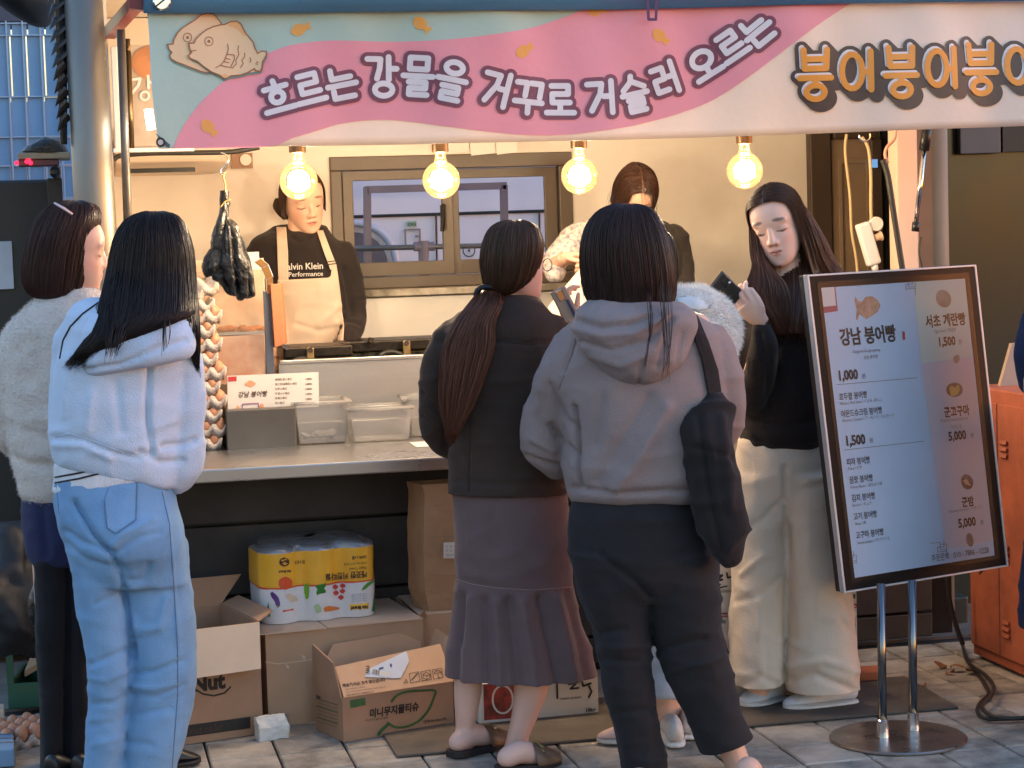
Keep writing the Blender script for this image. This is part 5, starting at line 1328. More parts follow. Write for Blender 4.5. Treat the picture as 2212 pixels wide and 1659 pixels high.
tprint('logo_highlight', [(420, 420), (500, 395), (540, 420), (450, 450)], M['roll'] if False else pm('logo_gold', (226, 160, 60)))
tprint('logo_highlight', arc(490, 480, 45, 30, n=12)[:-1], bpy.data.materials['logo_gold'])
# upside-down lettering, following the wrap
tn = -nr2; tpP = org - nr2 * rr_ * 1.03 
def ttext(s_, x, y, hh, m, name='lettering', **k):
    """x,y: photographed place of the upside-down text's start (its right end)"""
    (px_, py_), = ZT([(x, y)]); mb = MB()
    px_text(mb, s_, px_, py_, hh * .1364, tpP, tn, -axx, V((0, 0, -1)), off=0, **k)
    mb.v = [tuple(q if q is not None else V(v_)) for v_ in mb.v for q in [(lambda pp: hit(TBV, pp[0][0], pp[1][0], .004))(proj(np.array([v_])))]]
    mb.build(name, m, tw)
ttext('깨끗한 키친타월', 1795, 598, 118, M['ink_brown'], bold=.03, squeeze=.86)
ttext('Paper Towel', 1790, 525, 62, M['ink_brown'], shear=.2, squeeze=.9)
ttext('200매 x 6롤', 1785, 350, 58, M['ink_brown'], bold=.02, squeeze=.85)
ttext('천연펄프 100% 도톰한 키친타월', 1790, 450, 36, M['ink_brown'], squeeze=.8)
ttext('B169', 805, 425, 82, M['ink_brown'], squeeze=1.0)
ttext('No Brand', 588, 580, 50, M['ink_brown'], bold=.05, squeeze=1.0)
ttext('No Brand', 1800, 1140, 78, M['ink'], bold=.05, squeeze=.86)
for k in range(4): ttext('키친타월 두 겹 엠보싱 천연펄프', 1795, 945 + k * 34, 28, M['ink_soft'], squeeze=.72)
# ------------------------------------------------------------------ sweet potato boxes
M['boxwhite'] = mat('white_carton', S(214, 206, 198), .6, var=.05, vscale=6)
def potato_box(label, L, R_, top, depth, z0=None, cols=None):
    A, B_ = (at_z(*L), at_z(*R_)) if z0 is None else (z0[0], z0[1])
    d = (B_ - A); d.z = 0; ax = d.normalized(); n_ = V((-ax.y, ax.x, 0)); n_ = n_ if n_.dot(Fh) > 0 else -n_
    zz = A.z; h = at_plane(L[0], top, A, n_).z
    t = thing('sweet_potato_box', label, 'box', (A + B_) / 2 + n_ * depth / 2, 'white sweet potato boxes')
    b = MB(); C, D = B_ + n_ * depth, A + n_ * depth; b.hexa([A + V((0, 0, .002)), B_ + V((0, 0, .002)), C + V((0, 0, .002)), D + V((0, 0, .002))] + [V((p.x, p.y, h)) for p in (A, B_, C, D)]); b.build('body', M['boxwhite'], t, bevel=.004)
    return t, A, B_, ax, n_, h
M['potato_photo'] = mat('sweet_potato_print', S(176, 62, 52), .5, vscale=26, col2=S(92, 40, 34))
t5, A5, B5, ax5, n5, h5 = potato_box('white sweet potato box standing low between the bare legs', (1036, 1570), (1294, 1545), 1478, .30)
tf = tp(A5, n5)
b = MB(); fill2d(b, tf, [(1044, 1478), (1122, 1472), (1124, 1550), (1046, 1556)]); b.build('photo_print', M['potato_photo'], t5)
b = MB(); stroke2d(b, lambda x, y, z=0: tf(x, y, .0008 + z), arc(1086, 1511, 22, 30), 4); b.build('bowl_print', M['boxwhite'], t5)
b = MB()
for st, w_ in (([(1203, 1473), (1204, 1508)], 4), ([(1228, 1478), (1245, 1476), (1232, 1488), (1250, 1486)], 4), ([(1256, 1468), (1260, 1482), (1276, 1476)], 4.5), ([(1272, 1482), (1278, 1494), (1272, 1506)], 4)): stroke2d(b, tf, st, w_)
px_text(b, '10kg', 1264, 1538, 12, A5, n5, ax5, V((0, 0, 1)), off=.0016, bold=.03); px_text(b, 'sweet potato', 1210, 1512, 9, A5, n5, ax5, V((0, 0, 1)), off=.0016); b.build('lettering', M['ink'], t5)
AA, BB = at_z(1500, 1524), at_z(1855, 1497)
AA2 = AA; 
t6, A6, B6, ax6, n6, h6 = potato_box('lower white sweet potato box behind the cream trousers', (1500, 1524), (1855, 1497), 1332, .32)
t7, A7, B7, ax7, n7, h7 = potato_box('upper white sweet potato box behind the cream trousers', (1500, 1326), (1853, 1303), 1205, .32, (V((A6.x, A6.y, h6 + .002)), V((B6.x, B6.y, h6 + .002))))
for t_, A_, dy in ((t7, A7, 0), (t6, A6, 162)):
    tf = tp(A_, n6)
    b = MB()
    for st, w_ in (([(1538, 1246 + dy), (1560, 1243 + dy), (1545, 1256 + dy)], 5), ([(1528, 1258 + dy), (1560, 1252 + dy)], 5), ([(1546, 1262 + dy), (1556, 1262 + dy), (1545, 1272 + dy), (1570, 1266 + dy)], 3), ([(1570, 1238 + dy), (1572, 1248 + dy), (1580, 1246 + dy)], 4)): stroke2d(b, tf, st, w_)
    px_text(b, 'sweet potato', 1530, 1282 + dy, 11, A_, n6, ax6, V((0, 0, 1)), off=.0016, squeeze=.9); px_text(b, '10kg', 1572, 1312 + dy, 12, A_, n6, ax6, V((0, 0, 1)), off=.0016)
    if dy: px_text(b, '고구마', 1541, 1349, 10, A_, n6, ax6, V((0, 0, 1)), off=.0016, bold=.03)
    b.build('lettering', M['ink'], t_)
    b = MB(); fill2d(b, tf, [(1680, 1262 + dy * .95), (1800, 1254 + dy * .95), (1800, 1310 + dy), (1680, 1318 + dy)]); b.build('photo_print', M['potato_photo'], t_)
    b = MB(); stroke2d(b, tf, [(1502, 1336 if dy else 1330), (1852, 1312 if dy else 1305)], 2.2); b.build('red_line', M['ink_red'], t_)
    b = MB(); 
    for yy in ((1319, 1335, 1345) if dy else (1285,)): fill2d(b, tf, [(1840, yy), (1848, yy - 1), (1848, yy + 8), (1840, yy + 9)])
    b.build('small_mark', M['ink_green'], t_)

# ------------------------------------------------------------------ menu board on its stand
DS = 6.09
qp = [(1742, 595), (2105, 573), (2175, 1222), (1822, 1280)]
rays_ = [ray(*p) for p in qp]
# parallelogram: p0 + p2 = p1 + p3
Mx = np.array([[-rays_[1][k], rays_[2][k], -rays_[3][k]] for k in range(3)]); lam = np.linalg.solve(Mx, -np.array(rays_[0]))
lam = np.array([1.0, *lam]); 
dd_ = [r.dot(Fh) for r in rays_]; sc_k = DS / np.mean([l * d for l, d in zip(lam, dd_)])
SQ = [EYE + r * (l * sc_k) for r, l in zip(rays_, lam)]
sx = (SQ[1] - SQ[0]); sy = (SQ[0] - SQ[3]); sn = sx.cross(sy).normalized()
if sn.dot(Fh) > 0: sn = -sn
sxn, syn = sx.normalized(), sy.normalized()
mbd = thing('menu_board', 'tall tilted menu board in a black and silver frame on two steel poles', 'menu board', at_z(1940, 1597))
def spt(u, v, l=0.0): return SQ[3] + sx * u + sy * v + sn * l
tk = .035
b = MB(); b.hexa([spt(0, 0, -tk), spt(1, 0, -tk), spt(1, 1, -tk), spt(0, 1, -tk), spt(0, 0, 0), spt(1, 0, 0), spt(1, 1, 0), spt(0, 1, 0)]); b.build('back_case', M['black'], mbd, bevel=.002)
def pframe(name, u0, v0, u1, v1, wu, wv, l0, l1, m):
    b = MB(); o = [(u0, v0), (u1, v0), (u1, v1), (u0, v1)]; i_ = [(u0 + wu, v0 + wv), (u1 - wu, v0 + wv), (u1 - wu, v1 - wv), (u0 + wu, v1 - wv)]
    b.rings([[spt(*p, l0) for p in o], [spt(*p, l1) for p in o], [spt(*p, l1) for p in i_], [spt(*p, l0) for p in i_]], caps=False); return b.build(name, m, mbd, bevel=.0015)
pframe('silver_edge', -.004, -.002, 1.004, 1.002, .013, .006, -.012, .006, mat('silver_frame', S(190, 190, 190), .5, .4))
pframe('black_frame', .009, .005, .991, .995, .062, .036, .0005, .004, mat('gloss_black_frame', S(17, 17, 19), .45, var=.3, vscale=20, spec=.15))
sp0 = spt(0, 0, .0022)
tfS = lambda x, y, z=0.0: at_plane(x, y, spt(0, 0, .0022 + z), sn)
sheet = mat('menu_print_sheet', S(190, 212, 242), .55, var=.04, vscale=7, spec=.25)  # white sheet with the blue of the dusk light put into its colour
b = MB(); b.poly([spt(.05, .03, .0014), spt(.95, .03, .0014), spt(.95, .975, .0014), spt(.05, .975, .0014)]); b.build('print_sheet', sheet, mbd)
b = MB(); fill2d(b, tfS, [(1972, 603), (2084, 594), (2100, 770), (1990, 785)]); b.build('cream_panel', mat('cream_print', S(206, 218, 212), .55, spec=.25), mbd)
b = MB(); fill2d(b, tfS, [(1990, 786), (2100, 771), (2146, 1168), (2043, 1186)]); b.build('warm_reflection_panel', mat('rose_reflection', S(206, 200, 216), .55, spec=.25), mbd)  # rose tone paints in a reflection of warm light on the sheet
def stx(mb, s_, x, y, hh, **k): px_text(mb, s_, x, y, hh, sp0, sn, sxn, syn, off=.0012, **k)
b = MB()
for s_, x, y, hh in (('강남 붕어빵', 1816, 744, 41), ('서초 계란빵', 2000, 706, 30), ('군고구마', 2040, 900, 25), ('군밤', 2078, 1094, 24)): stx(b, s_, x, y, hh, bold=.028, squeeze=.80, shear=-.05)
b.build('brush_lettering', M['ink'], mbd)
b = MB()
for s_, x, y, hh in (('1,000', 1810, 822, 30), ('1,500', 2026, 748, 27), ('5,000', 2049, 952, 27), ('1,500', 1826, 963, 30), ('5,000', 2070, 1140, 27)): stx(b, s_, x, y, hh, bold=.035, squeeze=.86)
b.build('price_lettering', M['ink'], mbd)
b = MB()
for s_, x, y in (('호두팥 붕어빵', 1813, 864), ('아몬드슈크림 붕어빵', 1817, 901), ('피자 붕어빵', 1829, 1005), ('꿀맛 붕어빵', 1835, 1044), ('김치 붕어빵', 1840, 1083), ('고기 붕어빵', 1844, 1123), ('고구마 붕어빵', 1849, 1163)): stx(b, s_, x, y, 17.5, bold=.012, squeeze=.78)
stx(b, '주문문의 : 010 - 7886 - 1228', 2012, 1213, 18, squeeze=.80)
for x, y in ((1862, 817), (2070, 743), (2096, 945), (1878, 956), (2117, 1133)): stx(b, '원', x, y, 12)
b.build('lettering', mat('slate_ink', S(66, 72, 84), .7), mbd)
b = MB()
for s_, x, y in (('Gangnam Bungeoppang', 1842, 763), ('강남 붕어빵', 1866, 776), ('Egg bread / 鸡蛋饼', 2018, 719), ('Walnut, Red bean / くるみ, あんこ', 1815, 875), ('Almond, Custard / アーモンド, カスタード', 1819, 912), ('Roasted sweet potatoes', 2032, 912), ('やきいも', 2054, 926), ('Pizza / ピザ', 1832, 1016), ('Honey flavor / はちみつ味', 1837, 1056), ('Kimchi / キムチ', 1842, 1095), ('Meat / 肉', 1847, 1135), ('Sweet potato / サツマイモ', 1852, 1176), ('Roasted chestnut / やきぐり', 2050, 1108)): stx(b, s_, x, y, 9.5, squeeze=.86)
b.build('small_lettering', M['ink_soft'], mbd)
b = MB()
for p in ([(1808, 831), (1980, 816)], [(1824, 972), (1996, 953)]): stroke2d(b, tfS, p, 1.3)
for cx, cy_, s_ in ((1963, 612, 1), (1836, 1204, -1), (2031, 1180, 1)):
    for st in ([(-22, -8), (0, -8), (0, 8), (14, 8)], [(8, -12), (8, 2), (-6, 2), (-6, 12), (14, 12)], [(2, -4), (14, -4), (14, 14)], [(14, 12), (15, 26)] if s_ > 0 else [(-6, -12), (-8, -26)]): stroke2d(b, tfS, [(cx + x, cy_ + y - x * .07) for x, y in st], 1.1)
b.build('line_print', M['ink_soft'], mbd)
b = MB(); fill2d(b, tfS, [(1768, 617), (1804, 614), (1810, 672), (1775, 677)]); b.build('magenta_frame', mat('magenta_print', S(140, 52, 96), .4), mbd)
b = MB(); fill2d(b, lambda x, y, z=0: tfS(x, y, .0008), [(1771, 621), (1802, 618), (1806, 660), (1776, 663)]); b.build('blank_card', mat('blank_print', S(208, 212, 220), .4), mbd)
b = MB(); fill2d(b, tfS, [(1846, 648), (1848, 640), (1854, 650), (1862, 652), (1870, 641), (1884, 640), (1896, 648), (1902, 660), (1896, 674), (1884, 682), (1872, 690), (1864, 684), (1857, 678), (1852, 692), (1849, 690), (1851, 670)]); b.build('fish_picture', mat('bun_photo_print', S(190, 150, 128), .5, var=.3, vscale=45), mbd)
for nm, cx, cy_, rx, ry, c, an in (('egg_picture', 2038, 645, 16, 20, (176, 132, 100), -25), ('potato_picture', 2062, 842, 18, 16, (96, 76, 70), 0), ('chestnut_picture', 2089, 1041, 13, 17, (76, 56, 52), -15), ('bread_picture', 2095, 1166, 8, 15, (150, 116, 104), -10), ('slice_picture', 2066, 776, 7, 10, (190, 170, 150), 20)):
    a = math.radians(an); b = MB(); fill2d(b, tfS, [(cx + x * math.cos(a) - y * math.sin(a), cy_ + x * math.sin(a) + y * math.cos(a)) for x, y in arc(0, 0, rx, ry, n=18)[:-1]]); b.build(nm, mat(nm + '_print', S(*c), .5, var=.3, vscale=50), mbd)
b = MB(); fill2d(b, lambda x, y, z=0: tfS(x, y, .001), [(2050, 838), (2056, 832), (2062, 838), (2070, 830), (2074, 842), (2066, 854), (2054, 856)]); b.build('potato_flesh', mat('potato_flesh_print', S(190, 170, 104), .5, var=.15, vscale=60), mbd)
b = MB(); fill2d(b, lambda x, y, z=0: tfS(x, y, .001), [(2080, 1038), (2088, 1034), (2098, 1050), (2086, 1046)]); b.build('chestnut_flesh', mat('chestnut_flesh_print', S(196, 176, 146), .5), mbd)
b = MB(); stroke2d(b, tfS, [(1952, 718), (1953, 732)], 5); b.build('red_seal', M['ink_red'], mbd)
b = MB(); b.poly([spt(.048, .028, .0052), spt(.952, .028, .0052), spt(.952, .978, .0052), spt(.048, .978, .0052)]); b.build('clear_cover', clear('menu_cover', (.99, .99, 1, 1), gloss=-.02, rough=.35), mbd)
# poles, collars, base disc
cen = at_z(1940, 1597)
rad = (at_z(2088, 1592) - at_z(1793, 1600)).length / 2
b = MB(); b.lathe(cen, [(rad, .003), (rad, .006), (rad - .004, .010), (0.001, .012)], 64); b.build('base_disc', mat('scuffed_steel_disc', S(150, 140, 132), .33, .9, var=.2, vscale=9, rvar=.12), mbd, smooth=False)
for px0, py0, px1, py1 in ((1907, 1592, 1903, 1262), (1973, 1577, 1970, 1254)):
    p = at_z(px0, py0, .012); dpt = (p - EYE).dot(Fh); q = pl(px1, py1, dpt)
    b = MB(); b.tube([p, q], .0125, 18); b.build('pole', mat('dark_chrome', S(120, 122, 126), .22, 1.0) if px0 == 1907 else bpy.data.materials['dark_chrome'], mbd, smooth=True)
    b = MB(); b.lathe(V((p.x, p.y, .012)), [(.019, 0), (.0185, .01), (.0155, .05), (.0128, .052)], 18); b.build('collar', M['chrome'], mbd)

# ------------------------------------------------------------------ orange lockers, cables, litter
gl0, gl1 = at_z(2094, 1420), at_z(2212, 1464); XL_ = (gl0.x + gl1.x) / 2
lk = thing('locker', 'orange metal locker with louvred doors at the right edge', 'locker', (XL_ + .2, gl0.y - .5, 0))
ytop = at_x(2134, 838, XL_).z
yfar, ynear = gl0.y, gl1.y - .45
b = MB(); b.box((XL_, ynear, .012), (XL_ + .45, yfar, ytop)); b.build('body', M['lacquer'], lk, bevel=.006)
ysplit = at_z(2181, 1447).y; ydoor = [(yfar - .006, ysplit + .003), (ysplit - .003, ysplit - .30), (ysplit - .306, ynear + .02)]
for y1_, y0_ in ydoor:
    b = MB(); b.box((XL_ - .010, y0_, .05), (XL_ - .0005, y1_, ytop - .045)); dd = b.build('door', M['lacquer'], lk, bevel=.003)
    for z in (ytop - .17, .42, .17):
        for k in range(3):
            b = MB(); yc = y1_ - .07 if y1_ != ydoor[0][0] else y0_ + .01 + .05
            yc = (y1_ - .055)
            if y1_ == ydoor[0][0]: continue
            b.obox((XL_ - .014, yc, z - k * .022), (.004, 0, -.003), (0, .024, 0), (.002, 0, .006)); b.build('louvre', M['lacquer'], dd)
b = MB()
for yy, zz in ((.05, 0), (.058, .01), (.052, .02), (.066, .008)): b.tube([V((XL_ - .0115, yfar - yy - .03, .30 + zz)), V((XL_ - .0115, yfar - yy - .05, .315 + zz))], .0022, 5)
b.build('scribble', M['ink_brown'], lk)
b = MB(); A_, B__ = at_x(2160, 838, XL_ + .03), at_x(2190, 742, XL_ + .03)
b.slab([at_y(2160, 836, yfar - .1), at_y(2206, 838, yfar - .1), at_y(2208, 740, yfar - .06), at_y(2186, 742, yfar - .06)], (0, .02, 0)); tag(b.build('board', mat('tan_board', S(176, 150, 126), .6, var=.1)), 'tan board leaning on top of the orange locker', 'board')
b = MB(); b.tube(spl([at_z(*q, .012) for q in ((2080, 1395), (2088, 1425), (2110, 1452), (2128, 1480), (2135, 1500), (2116, 1520), (2112, 1540), (2130, 1552), (2165, 1553), (2230, 1550), (2300, 1540))]), .0065, 8); 
b2 = MB(); b2.tube(spl([at_z(*q, .03) for q in ((2078, 1385), (2092, 1430), (2128, 1458), (2146, 1482), (2140, 1504), (2122, 1525), (2140, 1545), (2190, 1552), (2260, 1545))]), .0065, 8)
tag(b.build('ground_cable', M['cable'], smooth=True), 'dark cable lying on the paving by the orange locker, lower loop', 'cable', 'dark cables by the locker'); tag(b2.build('ground_cable', M['cable'], smooth=True), 'dark cable arching over the other one by the orange locker', 'cable', 'dark cables by the locker')
b = MB(); b.tube(spl([pl(*q, 6.9) for q in ((2046, 1240), (2052, 1300), (2068, 1360), (2080, 1392))]), .009, 8); tag(b.build('hanging_cable', M['cable'], smooth=True), 'dark cable running down the wall below the menu board', 'cable')
b = MB(); q = [at_z(*p, .011) for p in ((1852, 1472), (1900, 1470), (1898, 1456), (1850, 1459))]; b.hexa(q + [p + V((0, 0, .03)) for p in q]); tag(b.build('brick', mat('terracotta', S(186, 104, 66), .8, var=.2, vscale=20), bevel=.004), 'orange brick lying by the white sweet potato boxes', 'brick')
for k, (x, y, s_, a) in enumerate(((2068, 1444, .05, .3), (2095, 1449, .045, 1.2), (2052, 1450, .03, 2.2), (1995, 1478, .03, .8), (2032, 1436, .035, 2.9))):
    c = at_z(x, y, .012); b = MB(); n_ = 9; R1 = []; 
    for i in range(n_ * 2 + 1):
        pass
    L_ = [V((math.cos(a), math.sin(a), 0)), V((-math.sin(a), math.cos(a), 0))]
    top_ = [c + L_[0] * (s_ * (t_ - .5) * 2 * .6) + L_[1] * (s_ * .34 * math.sin(math.pi * t_)) + V((0, 0, .012 * math.sin(3 * t_ + k))) for t_ in [i / 8 for i in range(9)]]
    bot_ = [c + L_[0] * (s_ * (t_ - .5) * 2 * .6) - L_[1] * (s_ * .34 * math.sin(math.pi * t_)) + V((0, 0, .010 * math.cos(2 * t_ + k) + .004)) for t_ in [i / 8 for i in range(9)]]
    mid_ = [(p + q_) / 2 + V((0, 0, .004)) for p, q_ in zip(top_, bot_)]
    for i in range(8): b.quad(mid_[i], mid_[i + 1], top_[i + 1], top_[i]); b.quad(bot_[i], bot_[i + 1], mid_[i + 1], mid_[i])
    o = b.build('dry_leaf', mat('dry_leaf', S(150, 98, 58), .7, var=.3, vscale=60) if k == 0 else bpy.data.materials['dry_leaf'], smooth=True); s = o.modifiers.new('t', 'SOLIDIFY'); s.thickness = .0008
    tag(o, ('curled brown leaf nearest the locker cables', 'curled brown leaf against the foot of the orange locker', 'small brown leaf left of the locker leaves', 'small brown leaf between the board poles and the truck', 'brown leaf under the dark truck box')[k], 'leaf', 'dry leaves on the paving')

# ------------------------------------------------------------------ lower left clutter
b = MB(); loft(b, 6.35, [(1150, 5, 80, .05), (1180, -15, 95, .12), (1240, -40, 100, .2), (1300, -50, 104, .22), (1350, -46, 100, .22), (1378, -40, 98, .2)], 6, 48)
me = b.mesh('b'); crumple(me, [(7, .05), ((16, 16, 16), .03), (45, .01)], [([(20, 1180), (60, 1260), (30, 1340)], 9, -.03), ([(80, 1190), (70, 1290)], 8, -.02)], warp=.05); o = link(me, 'rubbish_bag', mat('black_bin_bag', S(22, 24, 28), .6, bump=.3, bscale=30), None, smooth=True); tag(o, 'crumpled black bags piled above the green crate at the left edge', 'bag')
b = MB(); loft(b, 6.0, [(1255, 78, 96, .03), (1290, 66, 104, .06), (1330, 64, 104, .06), (1352, 72, 102, .05)], 6, 32); me = b.mesh('b'); crumple(me, [(25, .008)]); tag(link(me, 'plastic_bag', M['bagblack'], None, smooth=True), 'small shiny black bag beside the black trousers', 'bag')
cr_ = thing('crate', 'dark green plastic crate at the left edge behind the black trousers', 'crate', at_z(60, 1540))
M['green'] = mat('green_crate', S(52, 98, 76), .45, var=.12, vscale=6)
A_, B__ = at_z(18, 1535), at_z(180, 1527); d_ = (B__ - A_).normalized(); n_ = V((-d_.y, d_.x, 0)); hc = at_plane(18, 1372, A_, n_).z
shell(A_, B__, n_, .34, .005, hc - .16, .012).build('body', M['green'], cr_, bevel=.003)
b = shell(A_, B__, n_, .34, hc - .035, hc, .014); b.build('rim', M['green'], cr_, bevel=.003)
for a_ in (A_ + d_ * .0, A_ + d_ * .14, A_ + d_ * .215):
    b = MB(); b.hexa([a_ + V((0, 0, hc - .16)), a_ + d_ * .022 + V((0, 0, hc - .16)), a_ + d_ * .022 + n_ * .012 + V((0, 0, hc - .16)), a_ + n_ * .012 + V((0, 0, hc - .16)), a_ + V((0, 0, hc - .035)), a_ + d_ * .022 + V((0, 0, hc - .035)), a_ + d_ * .022 + n_ * .012 + V((0, 0, hc - .035)), a_ + n_ * .012 + V((0, 0, hc - .035))]); b.build('corner_strut', M['green'], cr_)
b = MB(); q = [A_ + d_ * .05 + n_ * .05 + V((0, 0, hc - .15)), A_ + d_ * .2 + n_ * .05 + V((0, 0, hc - .07)), A_ + d_ * .2 + n_ * .25 + V((0, 0, hc - .04)), A_ + d_ * .06 + n_ * .25 + V((0, 0, hc - .1))]; b.slab(q, (0, 0, .02)); tag(b.build('carton_piece', M['card']), 'folded cardboard piece inside the green crate', 'cardboard')
fx = at_z(60, 1615)
ft_ = thing('egg_tray', 'pulp tray of brown eggs on the ground by the black trousers', 'egg tray', fx + V((.0, .12, .006)))
ft_.rotation_euler = (0, 0, .5)
for nm, me in (('cup_sheet', TRAY), ('rim', RIM)):
    o = bpy.data.objects.new(nm, me); COL.objects.link(o); o.parent = ft_
for k, (i, j) in enumerate([(i, j) for i in range(4) for j in range(4)]):
    e = bpy.data.objects.new('egg', EGG); COL.objects.link(e); l_ = V((-.12 + i * .048, -.096 + j * .048, .036)); l_.rotate(Matrix.Rotation(.5, 3, 'Z'))
    e.location = V(ft_.location) + l_; e.rotation_euler = (random.uniform(-.3, .3), random.uniform(-.3, .3), 0); tag(e, 'ground tray egg, row %s from the left, place %s from the front' % (('one', 'two', 'three', 'four')[i], ('one', 'two', 'three', 'four')[j]), 'egg', 'eggs in the tray on the ground')
b = MB(); q = [at_z(*p) for p in ((-40, 1665), (33, 1658), (30, 1612), (-40, 1612))]; b.hexa([V((p.x, p.y, .003)) for p in q] + [V((p.x, p.y, .055)) for p in q]); bb_ = tag(b.build('blue_carton', mat('blue_carton', S(120, 150, 180), .6, var=.1), bevel=.004), 'pale blue carton in the bottom left corner', 'box')
b = MB()
for k in range(3): a_ = q[0].lerp(q[3], .3 + .2 * k); c_ = q[1].lerp(q[2], .3 + .2 * k); b.quad(V((a_.x, a_.y, .0562)), V((c_.x, c_.y, .0562)), V((c_.x, c_.y + .015, .0562)), V((a_.x, a_.y + .015, .0562)))
b.build('print', M['ink_soft'], bb_)
b = MB(); q = [at_z(*p) for p in ((-60, 1578), (11, 1574), (12, 1560), (-60, 1562))]; b.hexa([V((p.x, p.y, .003)) for p in q] + [V((p.x, p.y, .06)) for p in q]); tag(b.build('carton_corner', M['card_in'], bevel=.003), 'corner of a beige carton just above the pale blue carton', 'box')
# ------------------------------------------------------------------ people
M['skin'] = attr_mat('skin', rough=0.48, bump=0.02, sss=0.12, spec=0.4)
M['hair'] = attr_mat('hair_strands', rough=0.42, spec=0.32)
SKIN = np.array(S(222, 176, 152)[:3]); SKIN_D = np.array(S(204, 150, 126)[:3])
def fabric_mat(name, rgb, rough=0.85, bump=0.25, bscale=220, var=0.08, vscale=8, sheen=0.06, **k):
    return mat(name, S(*rgb), rough, var=var, vscale=vscale, bump=bump, bscale=bscale, sheen=sheen, spec=0.25, **k)
class Head:
    def __init__(s, c, yaw, pitch=0, roll=0, sc=1.0):
        s.c = V(c); s.s = sc
        a, p, r = (math.radians(q) for q in (yaw, pitch, roll))
        Y = -Fh * math.cos(a) + Rh * math.sin(a); X = Rh * math.cos(a) + Fh * math.sin(a); Z = V((0, 0, 1))
        Y, Z = Y * math.cos(p) - Z * math.sin(p), Z * math.cos(p) + Y * math.sin(p)
        X, Z = X * math.cos(r) + Z * math.sin(r), Z * math.cos(r) - X * math.sin(r)
        s.X, s.Y, s.Z = X, Y, Z
    def w(s, x, y, z): return s.c + (s.X * x + s.Y * y + s.Z * z) * s.s
    def local(s, co):
        q = (co - np.array(s.c)) / s.s
        return q @ np.array(s.X), q @ np.array(s.Y), q @ np.array(s.Z)
    def add(s, mb):
        rows = [(-.119, .010, .066, .040), (-.112, .028, .073, .018), (-.095, .045, .080, -.022), (-.065, .060, .083, -.062), (-.035, .069, .083, -.086), (-.005, .073, .079, -.097), (.02, .075, .086, -.099), (.05, .074, .083, -.096), (.08, .064, .068, -.080), (.10, .046, .046, -.056), (.114, .014, .008, -.026)]
        R = []
        for z, hw, yf, yb in catmull(rows, 3):
            cy, hy = (yf + yb) / 2, (yf - yb) / 2
            ring = []
            for k in range(32):
                a = 2 * math.pi * k / 32; ca, sa = math.cos(a), math.sin(a)
                e = 2 / 2.25
                ring.append(s.w(hw * math.copysign(abs(ca) ** e, ca), cy + hy * math.copysign(abs(sa) ** e, sa), z))
            R.append(ring)
        mb.rings(R)
        A = (s.X, s.Y, s.Z)
        nose = [(s.w(0, .076, .010), .007), (s.w(0, .085, -.010), .008), (s.w(0, .089, -.027), .0092), (s.w(0, .089, -.034), .0100)]
        mb.tube([p for p, r in nose], [r * s.s for p, r in nose], 10); mb.ball(s.w(0, .0895, -.035), .0108 * s.s, n=12)
        for q in (-1, 1):
            mb.ball(s.w(q * .0115, .085, -.039), .0082 * s.s, n=10)
            mb.ball(s.w(q * .033, .0615, -.003), .0185 * s.s, .0150 * s.s, .0115 * s.s, A, 12)
            mb.ball(s.w(q * .034, .069, .022), .022 * s.s, .0105 * s.s, .009 * s.s, A, 12)
            mb.ball(s.w(q * .076, -.012, -.012), .009 * s.s, .020 * s.s, .031 * s.s, A, 12)
        mb.ball(s.w(0, .0780, -.0625), .023 * s.s, .010 * s.s, .0052 * s.s, A, 12)
        mb.ball(s.w(0, .0775, -.0725), .019 * s.s, .011 * s.s, .0060 * s.s, A, 12)
        mb.ball(s.w(0, .066, -.102), .020 * s.s, .016 * s.s, .014 * s.s, A, 12)
    def colour(s, co, cols):
        x, y, z = s.local(co)
        head = (np.abs(x) < .1) & (y > .03) & (z > -.13) & (z < .12)
        def mask(m, c, k=1.0):
            f = np.clip(m, 0, 1)[:, None] * k * head[:, None]
            cols[:] = cols * (1 - f) + np.array(S(*c)[:3]) * f
        ax = np.abs(x)
        soft = lambda d, e: np.clip((1 - d) / e, 0, 1)
        mask(np.exp(-((ax - .042) / .022) ** 2 - ((z + .035) / .02) ** 2), (222, 128, 112), .35)
        mask(soft((x / .022) ** 2 + ((z + .0670) / .0105) ** 2, .45), (206, 122, 112), .65)
        mask(soft((x / .022) ** 2 + ((z + .0668) / .0026) ** 2, .3), (110, 50, 48), .9)
        mask(soft(((ax - .034) / .021) ** 2 + ((z - .0265 + (ax - .034) * .10) / .0062) ** 2, .6), (86, 60, 50), .75)
        mask(soft(((ax - .033) / .017) ** 2 + ((z + .010 - ((ax - .033) / .017) ** 2 * .004) / .0030) ** 2, .3), (58, 40, 36), .9)
        mask(soft(((ax - .033) / .021) ** 2 + ((z + .001) / .009) ** 2, .7), (200, 148, 128), .25)
        mask(soft(((ax - .009) / .005) ** 2 + ((z + .0465) / .0035) ** 2, .4), (130, 74, 62), .7)
